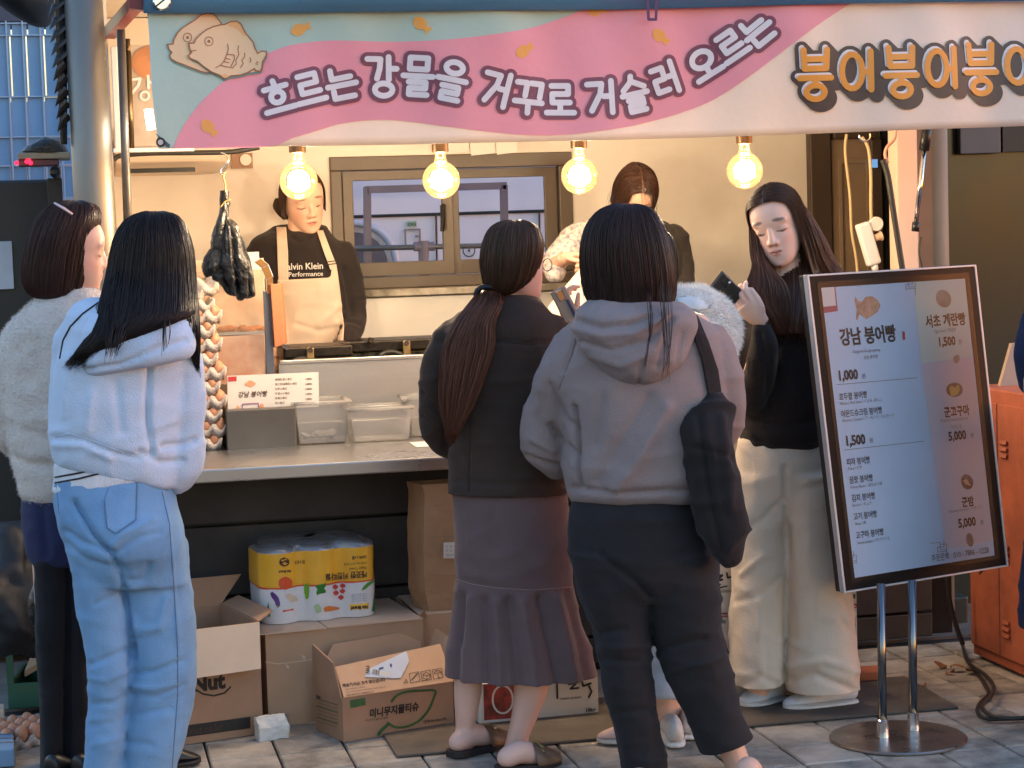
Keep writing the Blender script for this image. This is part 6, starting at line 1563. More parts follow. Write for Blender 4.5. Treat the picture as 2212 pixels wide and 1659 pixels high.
def hand(mb, w, D, N, side, s=1.0, curl=(25, 30, 25), thumb=(35, 20), spread=4):
    """wrist point, direction to the knuckles, direction the palm faces, thumb side (+1/-1 along D x N)"""
    D = V(D).normalized(); N = (V(N) - D * V(N).dot(D)).normalized(); T = D.cross(N) * side
    r = [w, w + D * .03 * s, w + D * .06 * s, w + D * .085 * s]
    R = []
    for p, hw, ht in zip(r, (.022, .032, .038, .037), (.017, .017, .015, .012)):
        R.append([p + T * (hw * s * math.cos(2 * math.pi * k / 16)) + N * (ht * s * math.sin(2 * math.pi * k / 16)) for k in range(16)])
    mb.rings(R)
    for i, (off, L) in enumerate(((.028, .070), (.0095, .078), (-.0095, .072), (-.0275, .056))):
        p = r[3] + T * off * s - D * .008 * s; a = 0; d0 = (D + T * math.tan(math.radians(spread * (1.5 - i)))).normalized()
        pts = [(p, .0092 * s)]
        for c, k in zip(curl, (.46, .32, .22)):
            a += math.radians(c + i * 2); d = d0 * math.cos(a) + N * math.sin(a); p = p + d * (L * k * s * 1.06); pts.append((p, (.0088, .0080, .0066)[len(pts) - 1] * s))
        mb.tube([q for q, _ in pts], [q for _, q in pts], 10); mb.ball(pts[-1][0], pts[-1][1], n=8)
        for q, rr in pts[1:-1]: mb.ball(q, rr, n=8)
    p = w + D * .025 * s + T * .026 * s; a, b_ = (math.radians(t) for t in thumb)
    d = (D * math.cos(a) + T * math.sin(a)); d = (d * math.cos(b_) + N * math.sin(b_)).normalized(); pts = [(w + D * .02 * s + T * .012 * s, .013 * s), (p + d * .022 * s, .0115 * s), (p + d * .048 * s, .0098 * s), (p + (d * .9 + D * .35 + N * .1) * .066 * s, .0075 * s)]
    mb.tube([q for q, _ in pts], [q for _, q in pts], 10); mb.ball(pts[-1][0], pts[-1][1], n=8)
class Person:
    def __init__(s, d, label, foot, skin=SKIN):
        s.d = d; s.skin = skin
        p = pl(foot[0], foot[1], d); p.z = 0 if foot[1] > 1000 else p.z
        s.root = thing('person', label, 'person', p)
        s.mb = MB(); s.head = None
    def P(s, x, y, dd=0.0): return pl(x, y, s.d + dd)
    def limb(s, *pts, **k): limb(s.mb, [(s.P(*q[:3]), q[3]) for q in pts], **k)
    def std(s, neck, sh, hip, arms, legs):
        nx, ny = neck; (lx, ly), (rx, ry) = sh; (hx, hy) = hip
        s.limb((nx, ny - 30, 0, .045), (nx, ny, 0, .048), (nx, ny + 40, 0, .06))
        s.limb((lx, ly, 0, .05), (nx, (ly + ry) / 2, 0, .065), (rx, ry, 0, .05))
        s.limb((nx, (ly + ry) / 2 + 30, 0, .085), ((nx + hx) / 2, (ly + hy) / 2, 0, .08), (hx, hy, 0, .085))
        for a in arms: s.limb(*[(q[0], q[1], q[2], r) for q, r in zip(a, (.038, .033, .022))], sub=4)
        for l in legs: s.limb(*[(q[0], q[1], q[2], r) for q, r in zip(l, (.062, .045, .033))], sub=4)
    def finish(s, voxel=0.006, smooth=3, tint=None):
        if s.head: s.head.add(s.mb)
        me = union(s.mb, voxel, smooth, 'body')
        co = get_co(me); cols = np.tile(s.skin, (len(co), 1)) * (1 + .05 * vnoise(co * 30))[:, None]
        if s.head: s.head.colour(co, cols)
        paint(me, cols); link(me, 'body', M['skin'], s.root, smooth=True)
    def cloth(s, name, mb, m, voxel=0.009, smooth=5, noise=((9, .006), (26, .0025)), folds=(), warp=.04, cuts=(), ridge=(((5, 5, 15), .004), ((11, 11, 13), .0025))):
        me = union(mb, voxel, smooth, name); crumple(me, noise, folds, warp, ridge)
        if cuts: trim(me, cuts)
        o = link(me, name, m, s.root, smooth=True)
        if cuts: t = o.modifiers.new('t', 'SOLIDIFY'); t.thickness = .004; t.offset = -1
        return o, bvh_of(me)
def fur(o, me_bvh_obj, n, L, r, m, parent, name='fur', tone=None, droop=.3, cull=None):
    me = o.data; co, no = get_co(me), get_no(me)
    idx = RNG.integers(0, len(co), n); p = co[idx] + RNG.normal(0, .002, (n, 3)); q = no[idx] + RNG.normal(0, .35, (n, 3)); q[:, 2] -= droop; q /= np.linalg.norm(q, axis=1)[:, None]
    t = np.cross(q, RNG.normal(0, 1, (n, 3))); t /= np.linalg.norm(t, axis=1)[:, None] + 1e-9
    l = L * RNG.uniform(.6, 1.2, n)[:, None]
    v = np.concatenate([p - t * r, p + t * r, p + q * l], 1).reshape(-1, 3)
    f = [(3 * i, 3 * i + 1, 3 * i + 2) for i in range(n)]
    mm = bpy.data.meshes.new(name); mm.from_pydata([tuple(x) for x in v], [], f); mm.update()
    f_ = link(mm, name, m, parent); f_['kind'] = 'stuff'; return f_
def strand_mesh(mb, tones, path, rad, tone):
    k0 = len(mb.v); mb.tube(path, rad, 3); tones += [tone] * (len(mb.v) - k0)
def hair_from_grid(parent, G, base, n=260, rad=.0022, lift=.004, wob=.6, tips=.03, closed=True, name='hair', tipcol=None, t0=(0, .3), t1=(.75, 1.0), groove=.0013, shell=1.0):
    """shell following the grid (rows run from the crown to the tips) with separate locks over it"""
    rows, cols = len(G), len(G[0])
    A = np.array([[tuple(p) for p in r] for r in G]); C = A.mean(1, keepdims=True); Nn = A - C; Nn /= np.linalg.norm(Nn, axis=2, keepdims=True) + 1e-9
    ang = np.arange(cols) / cols
    gr = groove * (vnoise(np.stack([np.tile(ang * 60, rows), np.repeat(np.arange(rows) / rows * 1.3, cols), np.zeros(rows * cols)], 1)) + .6 * vnoise(np.stack([np.tile(ang * 150, rows), np.repeat(np.arange(rows) / rows * 2, cols), np.ones(rows * cols)], 1))).reshape(rows, cols)
    B = A + Nn * gr[:, :, None]
    B = B[:max(3, int(len(B) * shell))]; rows_b = len(B); n = int(n * 2.3); rad = rad * .62
    mb = MB(); mb.rings([[V(p) for p in r] for r in B], closed=closed, caps=closed)
    base = np.array(base); tones = [base * (0.8 + .25 * random.random()) for _ in mb.v]
    if closed or True:
        for i in range(rows_b):
            for j in range(cols):
                k = i * cols + j
                if k < len(tones):
                    tt = i / rows; c = base if tipcol is None else base * (1 - tt ** 1.5) + np.array(tipcol) * tt ** 1.5
                    tones[k] = c * (0.85 + .5 * (gr[i, j] / max(groove, 1e-6)) * .5)
    for _ in range(n):
        c0 = random.random() * (cols if closed else cols - 1); drift = random.uniform(-wob, wob); a, b_ = random.uniform(*t0), random.uniform(*t1)
        off = random.uniform(.2, 1.0) * lift; path = []; m_ = 12
        for k in range(m_ + 1):
            t = a + (b_ - a) * k / m_; ri = t * (rows - 1); i0 = min(int(ri), rows - 2); fr = ri - i0
            c = c0 + drift * t; c = c % cols if closed else min(max(c, 0), cols - 1.001); j0 = int(c); fc = c - j0; j1 = (j0 + 1) % cols
            q = (A[i0, j0] * (1 - fr) + A[i0 + 1, j0] * fr) * (1 - fc) + (A[i0, j1] * (1 - fr) + A[i0 + 1, j1] * fr) * fc
            nn = Nn[i0, j0]; path.append(V(q + nn * off * (.4 + .6 * math.sin(math.pi * min(1, k / m_ + .15)))))
        if b_ > .9 and tips: path.append(path[-1] + (path[-1] - path[-4]).normalized() * random.uniform(.2, 1) * tips + V((random.uniform(-.4, .4), random.uniform(-.4, .4), random.uniform(-.3, .1))) * tips * .35)
        k = len(path); r = [rad * random.uniform(.5, 1.2) * (1 - .75 * (i / (k - 1)) ** 2) for i in range(k)]
        tt = (a + b_) / 2; c = base if tipcol is None else base * (1 - tt ** 1.5) + np.array(tipcol) * tt ** 1.5
        strand_mesh(mb, tones, path, r, c * random.uniform(.6, 1.5))
    me = mb.mesh(name); tones += [base] * (len(me.vertices) - len(tones)); paint(me, np.array(tones)[:len(me.vertices)])
    return link(me, name, M['hair'], parent, smooth=True)
def grid_px(d, rows, sub=4, n=48, p=2.2): return [ring_at(d, r, n, p) for r in catmull(norm_rows(rows), sub)]
def loose(parent, d, lines, base, rad=.0016, name='hair'):
    mb = MB(); tones = []
    lines = [[(x + random.uniform(-4, 4), y + random.uniform(-6, 6), dd) for x, y, dd in pts] for pts in lines for _ in range(2)]; rad = rad * .55
    for pts in lines:
        path = spl([pl(x, y, d + dd) for x, y, dd in pts], 4); k = len(path)
        strand_mesh(mb, tones, path, [rad * (.25 + min(1, 3 * i / k)) * (1 - .85 * i / (k - 1)) for i in range(k)], np.array(base) * random.uniform(.7, 1.4))
    me = mb.mesh(name); paint(me, np.array(tones)); return link(me, name, M['hair'], parent, smooth=True)
def shoe(parent, heel, toe, w, h, m_up, m_sole, z0=0.0, low=False):
    heel, toe = V(heel), V(toe); ax = toe - heel; ax.z = 0; L = ax.length; ax.normalize(); sd = V((ax.y, -ax.x, 0))
    W_ = [(0, .60), (.12, .80), (.35, .88), (.65, 1.0), (.85, .85), (.97, .45), (1.0, .15)]
    Hh = {0: .85, .12: 1.0, .35: .92, .65: .62, .85: .48, .97: .36, 1.0: .26}
    R = []; Rs = []
    for t, ww in W_:
        c = heel + ax * (L * t); c.z = z0; hh = h * Hh[t] * (.62 if low else 1); a = w * ww
        R.append([c + sd * (a * math.cos(th)) + V((0, 0, .018 + (hh - .018) * math.sin(th) ** .8)) for th in [math.pi * k / 10 for k in range(11)]])
        a *= 1.08; Rs.append([c + sd * (a * q) + V((0, 0, zz)) for q, zz in ((1, .003), (1.02, .012), (1, .022), (-1, .022), (-1.02, .012), (-1, .003))])
    b = MB(); b.rings(R); me = b.mesh('shoe'); o = link(me, 'shoe', m_up, parent, smooth=True); sb = o.modifiers.new('s', 'SUBSURF'); sb.levels = 1; sb.render_levels = 2
    b = MB(); b.rings(Rs); s_ = b.build('sole', m_sole, o, smooth=False); sb = s_.modifiers.new('s', 'SUBSURF'); sb.levels = 1; sb.render_levels = 1
    return o
def extra(parent_person, name, mb, m, **k): return mb.build(name, m, parent_person.root, **k)
BLACKHAIR = S(34, 26, 24)[:3]; BROWNHAIR = S(62, 42, 34)[:3]; REDTIP = S(128, 80, 62)[:3]
M['thread'] = mat('seam_thread', S(96, 120, 150), .8)
M['blackcord'] = mat('black_cord', S(24, 24, 30), .6)

# ---- the two at the left
p1 = Person(5.85, 'woman with a brown bob, cream fleece jacket and black trousers, at the far left', (140, 1668))
p1.head = Head(p1.P(160, 541, .0), 104, 6, 4, .98)
p1.std((160, 640), ((75, 705), (215, 705)), (140, 1120), [((60, 725, 0), (36, 880, .01), (130, 966, .12)), ((222, 725, .04), (236, 880, .1), (232, 950, .19))], [((112, 1150, 0), (115, 1400, 0), (118, 1645, 0)), ((168, 1150, .03), (170, 1400, .03), (172, 1645, .03))])
p1.finish(.006)
mb = MB(); loft(mb, p1.d, [(632, 100, 200, .055), (655, 66, 222, .10), (695, 32, 240, .12), (780, 14, 246, .13), (860, 10, 246, .13), (950, 16, 242, .13), (1040, 36, 236, .125), (1072, 52, 230, .12), (1086, 72, 222, .10)])
limb(mb, [(p1.P(*q[:3]), q[3]) for q in ((52, 715, 0, .055), (28, 800, 0, .060), (22, 880, 0, .062), (32, 940, .02, .060), (80, 962, .06, .056), (135, 968, .12, .048))])
limb(mb, [(p1.P(*q[:3]), q[3]) for q in ((225, 720, .03, .055), (240, 800, .05, .056), (240, 900, .1, .054), (235, 955, .2, .046))])
limb(mb, [(p1.P(*q[:3]), q[3]) for q in ((120, 645, .05, .03), (165, 650, -.06, .03), (200, 640, .0, .026))])
M['fleece'] = fabric_mat('cream_fleece', (214, 204, 194), .95, bump=.6, bscale=120, sheen=.5)
o, bv = p1.cloth('fleece_jacket', mb, M['fleece'], .009, 4, ((8, .008), (24, .004), (60, .002)), [([(60, 930), (118, 946)], 9, -.010), ([(10, 980), (60, 1000), (118, 1004)], 8, -.016), ([(40, 760), (60, 900)], 12, -.006), ([(95, 700), (110, 900)], 14, .006)])
fur(o, None, 40000, .006, .0007, M['fleece'], p1.root)
mb = MB(); loft(mb, p1.d, [(1060, 50, 226, .108), (1130, 52, 222, .12), (1190, 66, 214, .115), (1218, 78, 206, .09)]); p1.cloth('navy_skirt', mb, fabric_mat('navy_cloth', (44, 48, 82), .8), folds=[([(90, 1100), (100, 1200)], 10, -.01)])
mb = MB()
for x, dd in ((0, 0), (56, .03)): loft(mb, p1.d, [(1150, 78 + x, 160 + x, .10, dd), (1300, 82 + x, 158 + x, .10, dd), (1450, 86 + x, 152 + x, .09, dd), (1600, 94 + x, 152 + x, .09, dd), (1676, 96 + x, 156 + x, .095, dd)])
p1.cloth('trousers', mb, fabric_mat('black_cloth', (32, 31, 34), .9), folds=[([(150, 1220), (145, 1640)], 8, -.02)])
for x, dd in ((125, 0), (182, .04)): shoe(p1.root, at_z(x - 18, 1682), at_z(x + 40, 1660), .04, .07, M['black'], M['ink'])
hair_from_grid(p1.root, grid_px(p1.d, [(433, 148, 176, .02), (440, 118, 200, .05), (455, 95, 212, .072), (480, 79, 212, .09), (515, 66, 203, .10), (560, 55, 195, .104), (600, 52, 190, .104), (630, 62, 178, .10), (644, 84, 165, .085), (650, 100, 155, .06)]), S(58, 36, 30)[:3], 420, .0022, .006, .8, .012)
b = MB(); b.tube([p1.P(117, 438, -.085), p1.P(136, 449, -.105), p1.P(157, 463, -.10)], [.003, .004, .003], 8, flat=.6); extra(p1, 'hair_clip', b, mat('pale_pink_clip', S(214, 190, 190), .3), smooth=True)

p2 = Person(5.55, 'woman with long black hair, pale blue hoodie and light blue jeans, beside the egg trays', (280, 1727))
p2.head = Head(p2.P(330, 565), 155, 5, 0)
p2.std((325, 660), ((200, 705), (390, 715)), (260, 1110), [((165, 740, 0), (152, 900, .03), (170, 980, .1)), ((374, 750, 0), (398, 900, .0), (378, 1000, .03))], [((210, 1160, 0), (235, 1420, 0), (225, 1700, 0)), ((320, 1160, .03), (350, 1420, .03), (318, 1700, .03))])
p2.finish(.007)
mb = MB(); loft(mb, p2.d, norm_rows([(646, 195, 340, .05), (664, 160, 380, .085), (700, 138, 404, .11), (760, 128, 410, .125), (840, 119, 405, .13), (920, 113, 398, .13)]) + [(114, 965, 390, 1000, .125, 0), (117, 985, 384, 1030, .12, 0), (119, 998, 378, 1050, .108, 0)])
limb(mb, [(p2.P(*q[:3]), q[3]) for q in ((378, 735, 0, .050), (402, 800, 0, .052), (406, 870, 0, .050), (404, 930, 0, .046), (400, 985, .01, .056), (378, 1016, .03, .058), (335, 1020, .10, .045))])
limb(mb, [(p2.P(*q[:3]), q[3]) for q in ((160, 730, 0, .052), (152, 830, .01, .052), (150, 920, .03, .050), (165, 980, .1, .045))])
M['hoodie_pale'] = fabric_mat('pale_blue_sweat', (196, 212, 232), .9, bump=.35, bscale=260, var=.05)
o, bv = p2.cloth('hoodie', mb, M['hoodie_pale'], .008, 4, ((7, .006), (20, .003)), [([(322, 790), (318, 900), (330, 980)], 6, -.020), ([(422, 952), (395, 960), (350, 965)], 6, -.018), ([(300, 975), (350, 1000), (395, 995)], 6, -.012), ([(120, 945), (175, 948), (240, 975), (300, 990)], 5, -.010), ([(118, 962), (180, 962), (240, 990)], 7, .008), ([(200, 850), (190, 930)], 9, .006), ([(250, 830), (262, 930)], 10, -.006), ([(150, 770), (140, 900)], 9, .006), ([(340, 800), (370, 740), (410, 760)], 5, -.006)])
b = on_stroke(bv, [(330, 805), (352, 775), (385, 762), (418, 770)], .0014, .0005); on_stroke(bv, [(118, 943), (150, 936), (200, 952), (250, 972), (290, 985)], .0016, .0006, b); extra(p2, 'seam', b, M['hoodie_pale'], smooth=True)
b = on_stroke(bv, [(256, 640), (210, 655), (178, 678), (152, 705), (136, 735), (129, 775)], .0026, .002); extra(p2, 'piping', b, M['blackcord'], smooth=True)
b = MB(); px_text(b, '(brot it tovi', 206, 667, 13, pl(230, 665, p2.d - .10), -Fh, Rh, Up, off=0, bold=.02)
b.v = [tuple(q) for v_ in b.v for q in [(lambda pp: hit(bv, pp[0][0], pp[1][0], .0025, V(v_)))(proj(np.array([v_])))]]; extra(p2, 'lettering', b, M['blackcord'])
mb = MB(); loft(mb, p2.d, [(200, 680, 400, 680, .04, -.09), (176, 735, 418, 712, .062, -.105), (172, 782, 421, 748, .062, -.115), (186, 808, 408, 768, .048, -.118), (210, 814, 388, 772, .02, -.115)])
p2.cloth('hood', mb, M['hoodie_pale'], .008, 4, ((9, .006), (25, .002)), [([(180, 800), (260, 788), (340, 752), (400, 735)], 5, -.012), ([(240, 700), (250, 770)], 8, -.008)])
mb = MB(); loft(mb, p2.d, [(120, 1000, 374, 1000, .112, 0), (119, 1030, 374, 1012, .113, 0), (119, 1066, 374, 1024, .112, 0)], p=2.2)
o, bv = p2.cloth('shirt_hem', mb, fabric_mat('white_rib', (222, 226, 232), .9, bump=.5, bscale=200, stretch=(3, 3, .15)), .006, 1, ())
b = on_stroke(bv, [(119, 1031), (170, 1022), (245, 1004)], .0028, .001); on_stroke(bv, [(119, 1043), (170, 1034), (250, 1014)], .0028, .001, b); extra(p2, 'stripe', b, M['blackcord'], smooth=True)
mb = MB(); loft(mb, p2.d, [(1030, 121, 370, .108), (1080, 121, 378, .125), (1130, 127, 391, .135, -.01), (1180, 142, 400, .135, -.01), (1220, 152, 404, .12), (1260, 168, 408, .10)])
loft(mb, p2.d, [(1170, 140, 262, .105), (1250, 160, 276, .10), (1330, 172, 284, .09), (1420, 188, 288, .08), (1500, 190, 282, .075), (1600, 187, 274, .075), (1659, 184, 268, .078), (1722, 182, 264, .08)])
loft(mb, p2.d, [(1170, 245, 402, .11, .02), (1250, 260, 412, .105, .03), (1330, 272, 418, .1, .03), (1420, 284, 424, .09, .03), (1500, 278, 421, .085, .03), (1600, 270, 398, .085, .03), (1659, 264, 378, .085, .03), (1722, 262, 370, .085, .03)])
FJ = [([(160, 1085), (172, 1105), (205, 1160), (240, 1195), (262, 1250), (280, 1340), (288, 1420)], 6, -0.0165), ([(140, 1148), (180, 1172), (238, 1190)], 6, -0.0105), ([(135, 1170), (190, 1212), (235, 1222)], 6, -0.0067),
      ([(242, 1180), (270, 1150), (330, 1120)], 7, 0.0075), ([(250, 1195), (300, 1160), (345, 1150)], 6, -0.0075), ([(258, 1215), (280, 1255), (312, 1250), (322, 1220)], 7, -0.0067), ([(275, 1320), (300, 1365), (345, 1355), (362, 1290)], 9, 0.0067), ([(205, 1305), (240, 1290), (272, 1270)], 6, -0.0060),
      ([(180, 1440), (225, 1425), (285, 1400)], 6, -0.0075), ([(182, 1462), (230, 1470), (280, 1445)], 6, 0.0060), ([(285, 1455), (335, 1450), (395, 1425)], 5, -0.0083), ([(286, 1480), (330, 1488), (380, 1478)], 5, 0.0075), ([(288, 1500), (340, 1505), (400, 1480)], 5, -0.0067), ([(200, 1522), (245, 1518), (270, 1500)], 5, -0.0060), ([(195, 1568), (240, 1562)], 5, -0.0060), ([(275, 1545), (320, 1540), (370, 1530)], 5, -0.0053), ([(200, 1610), (260, 1592)], 6, 0.0045), ([(270, 1600), (330, 1610)], 5, -0.0053), ([(350, 1060), (368, 1160), (378, 1300), (385, 1420)], 5, 0.0037)]
M['denim'] = mat('light_denim', S(116, 156, 194), .85, var=.16, vscale=5, bump=.3, bscale=320, sheen=.15, spec=.25)
o, bv = p2.cloth('jeans', mb, M['denim'], .008, 3, ((8, .005), (22, .003)), FJ, warp=.09, ridge=(((5, 5, 12), .0025), ((13, 13, 19), .002)))
b = MB(); on_patch(bv, [(242, 1038), (296, 1040), (294, 1122), (250, 1152), (232, 1140), (226, 1080)], .003, 4, b); extra(p2, 'pocket', b, M['denim'], smooth=True)
b = on_stroke(bv, [(226, 1080), (232, 1140), (250, 1152), (294, 1122), (296, 1042)], .0013, .004); on_stroke(bv, [(122, 1050), (128, 1110)], .0013, .001, b); on_stroke(bv, [(350, 1062), (366, 1130), (374, 1240), (384, 1400), (384, 1500), (372, 1659)], .0012, .001, b); on_stroke(bv, [(160, 1085), (168, 1100), (204, 1160), (242, 1200)], .0012, .001, b); extra(p2, 'seam', b, M['thread'], smooth=True)
shoe(p2.root, at_z(352, 1660), at_z(432, 1646), .045, .065, M['black'], M['ink']); shoe(p2.root, at_z(215, 1738), at_z(262, 1712), .045, .065, M['black'], M['ink'])
hair_from_grid(p2.root, grid_px(p2.d, norm_rows([(456, 318, 352, .02), (463, 294, 376, .05), (480, 270, 392, .075), (510, 253, 405, .092), (550, 243, 414, .10), (600, 234, 418, .105)]) + [(224, 640, 420, 640, .105, -.03), (210, 690, 418, 672, .095, -.075), (190, 728, 392, 692, .07, -.11), (172, 752, 345, 716, .045, -.13), (163, 762, 280, 752, .022, -.14), (166, 768, 240, 778, .010, -.14)], n=56), BLACKHAIR, 1300, .0020, .007, 1.4, .05, shell=.96, t0=(0, .7), t1=(.80, 1.0))
hair_from_grid(p2.root, grid_px(p2.d, [(610, 388, 420, .06, .0), (660, 392, 424, .055, -.02), (710, 402, 427, .045, -.05), (760, 413, 429, .03, -.04), (794, 421, 429, .008, -.03)]), BLACKHAIR, 160, .0020, .006, 1.0, .03)
loose(p2.root, p2.d, [[(395 + k * 3, 660, -.08), (405 + k * 2.4, 720, -.12), (412 + k * 2, 760, -.06), (416 + k * 1.5, 788 + (k % 3) * 4, -.03)] for k in range(9)] + [[(235 + k * 5, 660, -.13), (228 + k * 3.5, 730, -.20), (228 + k * 2.2, 780 - (k % 4) * 7, -.205)] for k in range(12)] + [[(350 + k * 3, 660, -.12), (352 + k * 3, 715, -.19), (350 + k * 3, 765 - k * 4, -.2)] for k in range(5)], BLACKHAIR, .0034)
# ---- vendor in the apron
p3 = Person(7.8, 'vendor in a black hoodie and beige apron looking down behind the griddles', (660, 900))
p3.root.location.z = .35
p3.head = Head(p3.P(655, 432, -.02), 26, 16, 9, 1.0)
p3.std((648, 500), ((588, 548), (712, 548)), (660, 760), [((572, 560, 0), (556, 660, -.04), (594, 732, -.19)), ((724, 562, .02), (756, 662, .03), (754, 728, -.13))], [((630, 790, 0), (630, 900, 0), (630, 1130, 0)), ((690, 790, 0), (690, 900, 0), (690, 1130, 0))])
for x in (598, 750): hand(p3.mb, p3.P(x, 742, -.2), -Fh - Up * .9, -Up, 1 if x > 650 else -1, .9)
p3.skin = np.array(S(226, 184, 160)[:3]); p3.finish(.0042, 2)
mb = MB(); loft(mb, p3.d, [(486, 590, 708, .05, .05), (498, 577, 712, .065, .03), (516, 550, 728, .095), (550, 536, 752, .115), (620, 550, 766, .12), (700, 570, 772, .12), (790, 578, 780, .12)])
limb(mb, [(p3.P(*q[:3]), q[3]) for q in ((562, 548, 0, .052), (545, 600, 0, .056), (556, 670, -.04, .052), (596, 735, -.2, .042))]); limb(mb, [(p3.P(*q[:3]), q[3]) for q in ((738, 548, 0, .052), (752, 600, 0, .054), (766, 680, -.03, .050), (750, 738, -.2, .042))])
o, bv = p3.cloth('hoodie', mb, fabric_mat('black_sweat', (40, 34, 33), .9), folds=[([(742, 580), (760, 680)], 6, -.012), ([(735, 690), (778, 700)], 5, -.008), ([(632, 512), (650, 524), (668, 512)], 4, -.010)])
M['apron'] = fabric_mat('beige_apron', (206, 184, 164), .85, var=.06, bump=.05)
b = MB(); on_patch(bv, [(600, 604), (640, 606), (690, 606), (714, 598), (719, 572), (727, 572), (736, 640), (742, 700), (740, 790), (600, 790)], .010, 4, b)
me = b.mesh('apron'); crumple(me, [(9, .004)], [([(640, 700), (690, 715), (735, 705)], 5, -.006), ([(690, 700), (735, 660)], 6, .006)]); ap = link(me, 'apron', M['apron'], p3.root, smooth=True); s = ap.modifiers.new('t', 'SOLIDIFY'); s.thickness = .002
for poly in ([(597, 490), (618, 490), (622, 545), (623, 606), (601, 606), (599, 545)], [(684, 497), (698, 497), (714, 540), (728, 575), (714, 583), (700, 545)]):
    b = MB(); on_patch(bv, poly, .011, 3, b); st = b.build('strap', M['apron'], ap, smooth=True); s = st.modifiers.new('t', 'SOLIDIFY'); s.thickness = .002
b = MB()
px_text(b, 'alvin Klein', 620, 583, 20, pl(660, 580, p3.d - .16), -Fh, Rh, Up, off=0, bold=.012, squeeze=.95); px_text(b, 'Performance', 623, 598, 14.5, pl(660, 580, p3.d - .16), -Fh, Rh, Up, off=0, bold=.012)
b.v = [tuple(q) for v_ in b.v for q in [(lambda pp: hit(bv, pp[0][0], pp[1][0], .008, V(v_)))(proj(np.array([v_])))]]; extra(p3, 'lettering', b, M['paper'])
b = MB(); on_stroke(bv, [(703, 566), (727, 563)], .0018, .014, b); on_stroke(bv, [(704, 572), (727, 569)], .0018, .014, b); extra(p3, 'strap_stripe', b, M['blackcord'])
def cap_grid(hd, amin_top=28, amin=58, tail=None, rx=.083, ry=.103, zlow=-.04, n=26, rows=9, lift=1.0, side=(1, -1)):
    """hair lying on a head from a centre parting, open round the face; a grid for each side"""
    out = []
    for sg in side:
        cols = []
        for j in range(n):
            t = j / (n - 1); a = math.radians(amin + (180 - amin) * t)
            yp = .078 - .172 * t; zp = .124 * math.sqrt(max(0, 1 - ((yp + .008) / .116) ** 2))
            top = np.array([0.002 * sg, yp, zp])
            temple = np.array([sg * rx * math.sin(a), ry * math.cos(a) - .006, .035])
            at = math.radians(max(amin + 6, math.degrees(a)))
            low = np.array([sg * rx * .99 * math.sin(at), ry * .97 * math.cos(at) - .012, zlow])
            mid = (top + temple) / 2; mid = mid * (1 + .16 * math.sin(math.pi * .5)) ; mid[2] = (top[2] * .62 + temple[2] * .38) + .012
            mid[0] = sg * rx * .66 * math.sin(max(a, .75)); mid[1] = yp * .55 + temple[1] * .45
            cols.append(catmull([tuple(top), tuple(mid), tuple(temple), tuple(low)], rows // 3 + 1))
        G = [[hd.w(*(np.array(cols[j][i]) * lift)) for j in range(n)] for i in range(len(cols[0]))]
        if sg < 0: G = [r[::-1] for r in G]
        out.append(G)
    return out
BR = S(70, 48, 36)[:3]
for G in cap_grid(p3.head, amin=66, zlow=-.055): hair_from_grid(p3.root, G, BR, 90, .002, .004, 1.5, 0, closed=False)
b = MB(); b.ball(p3.head.w(0, -.115, -.03), .04, n=16); G = None
hair_from_grid(p3.root, grid_px(p3.d + .05, [(428, 596, 616, .03), (445, 592, 614, .045), (462, 600, 620, .045), (474, 612, 628, .02)], 3, 24), BR, 40, .002, .004, 1, .01)

# ---- second vendor, bent over
p6 = Person(7.7, 'vendor with tied dark hair and floral sleeves bending over a bright paper bag', (1372, 900))
p6.root.location.z = .35
p6.head = Head(p6.P(1372, 424, -.04), 8, 42, -4, .98)
p6.std((1370, 490), ((1290, 515), (1450, 515)), (1370, 780), [((1262, 520, 0), (1196, 572, -.12), (1222, 556, -.26)), ((1465, 525, 0), (1470, 650, -.05), (1400, 720, -.2))], [((1345, 800, 0), (1345, 900, 0), (1345, 1130, 0)), ((1400, 800, 0), (1400, 900, 0), (1400, 1130, 0))])
hand(p6.mb, p6.P(1204, 562, -.24), Rh * 1.0 + Up * .1 - Fh * .1, -Up * .8 - Fh * .5, -1, 1.0, curl=(55, 65, 45), thumb=(25, 40)); p6.finish(.0045, 2)
mb = MB(); loft(mb, p6.d, [(478, 1300, 1436, .07), (500, 1262, 1462, .10), (560, 1252, 1478, .12), (650, 1255, 1478, .12), (790, 1258, 1478, .12)]); p6.cloth('apron', mb, fabric_mat('dark_apron', (44, 38, 34), .85))
FLOR = fabric_mat('floral_cloth', (214, 206, 196), .85, var=0, vscale=60, col2=S(120, 116, 130))
for pts in (((1268, 505, -.02, .052), (1238, 522, -.06, .056), (1208, 552, -.12, .05), (1196, 572, -.14, .046), (1200, 590, -.2, .04)), ((1455, 515, 0, .055), (1468, 560, 0, .055), (1472, 640, -.05, .05))):
    mb = MB(); limb(mb, [(p6.P(*q[:3]), q[3]) for q in pts]); p6.cloth('floral_sleeve' if pts[0][0] < 1300 else 'dark_sleeve', mb, FLOR if pts[0][0] < 1300 else bpy.data.materials['dark_apron'], .008, 3, ((14, .007), (40, .002)))
for G in cap_grid(p6.head, amin=34, zlow=-.05): hair_from_grid(p6.root, G, S(60, 38, 28)[:3], 110, .002, .005, 2.5, .03, closed=False)
loose(p6.root, p6.d, [[(1382 + k * 4, 392, -.13), (1384 + k * 5, 420, -.15), (1388 + k * 5, 450 + k * 3, -.14)] for k in range(7)] + [[(1412, 420, -.05), (1420, 450, -.06), (1416, 475, -.06), (1424, 490, -.06)], [(1316, 410, -.04), (1310, 440, -.05), (1314, 470, -.05)]], S(52, 32, 24)[:3], .0016)
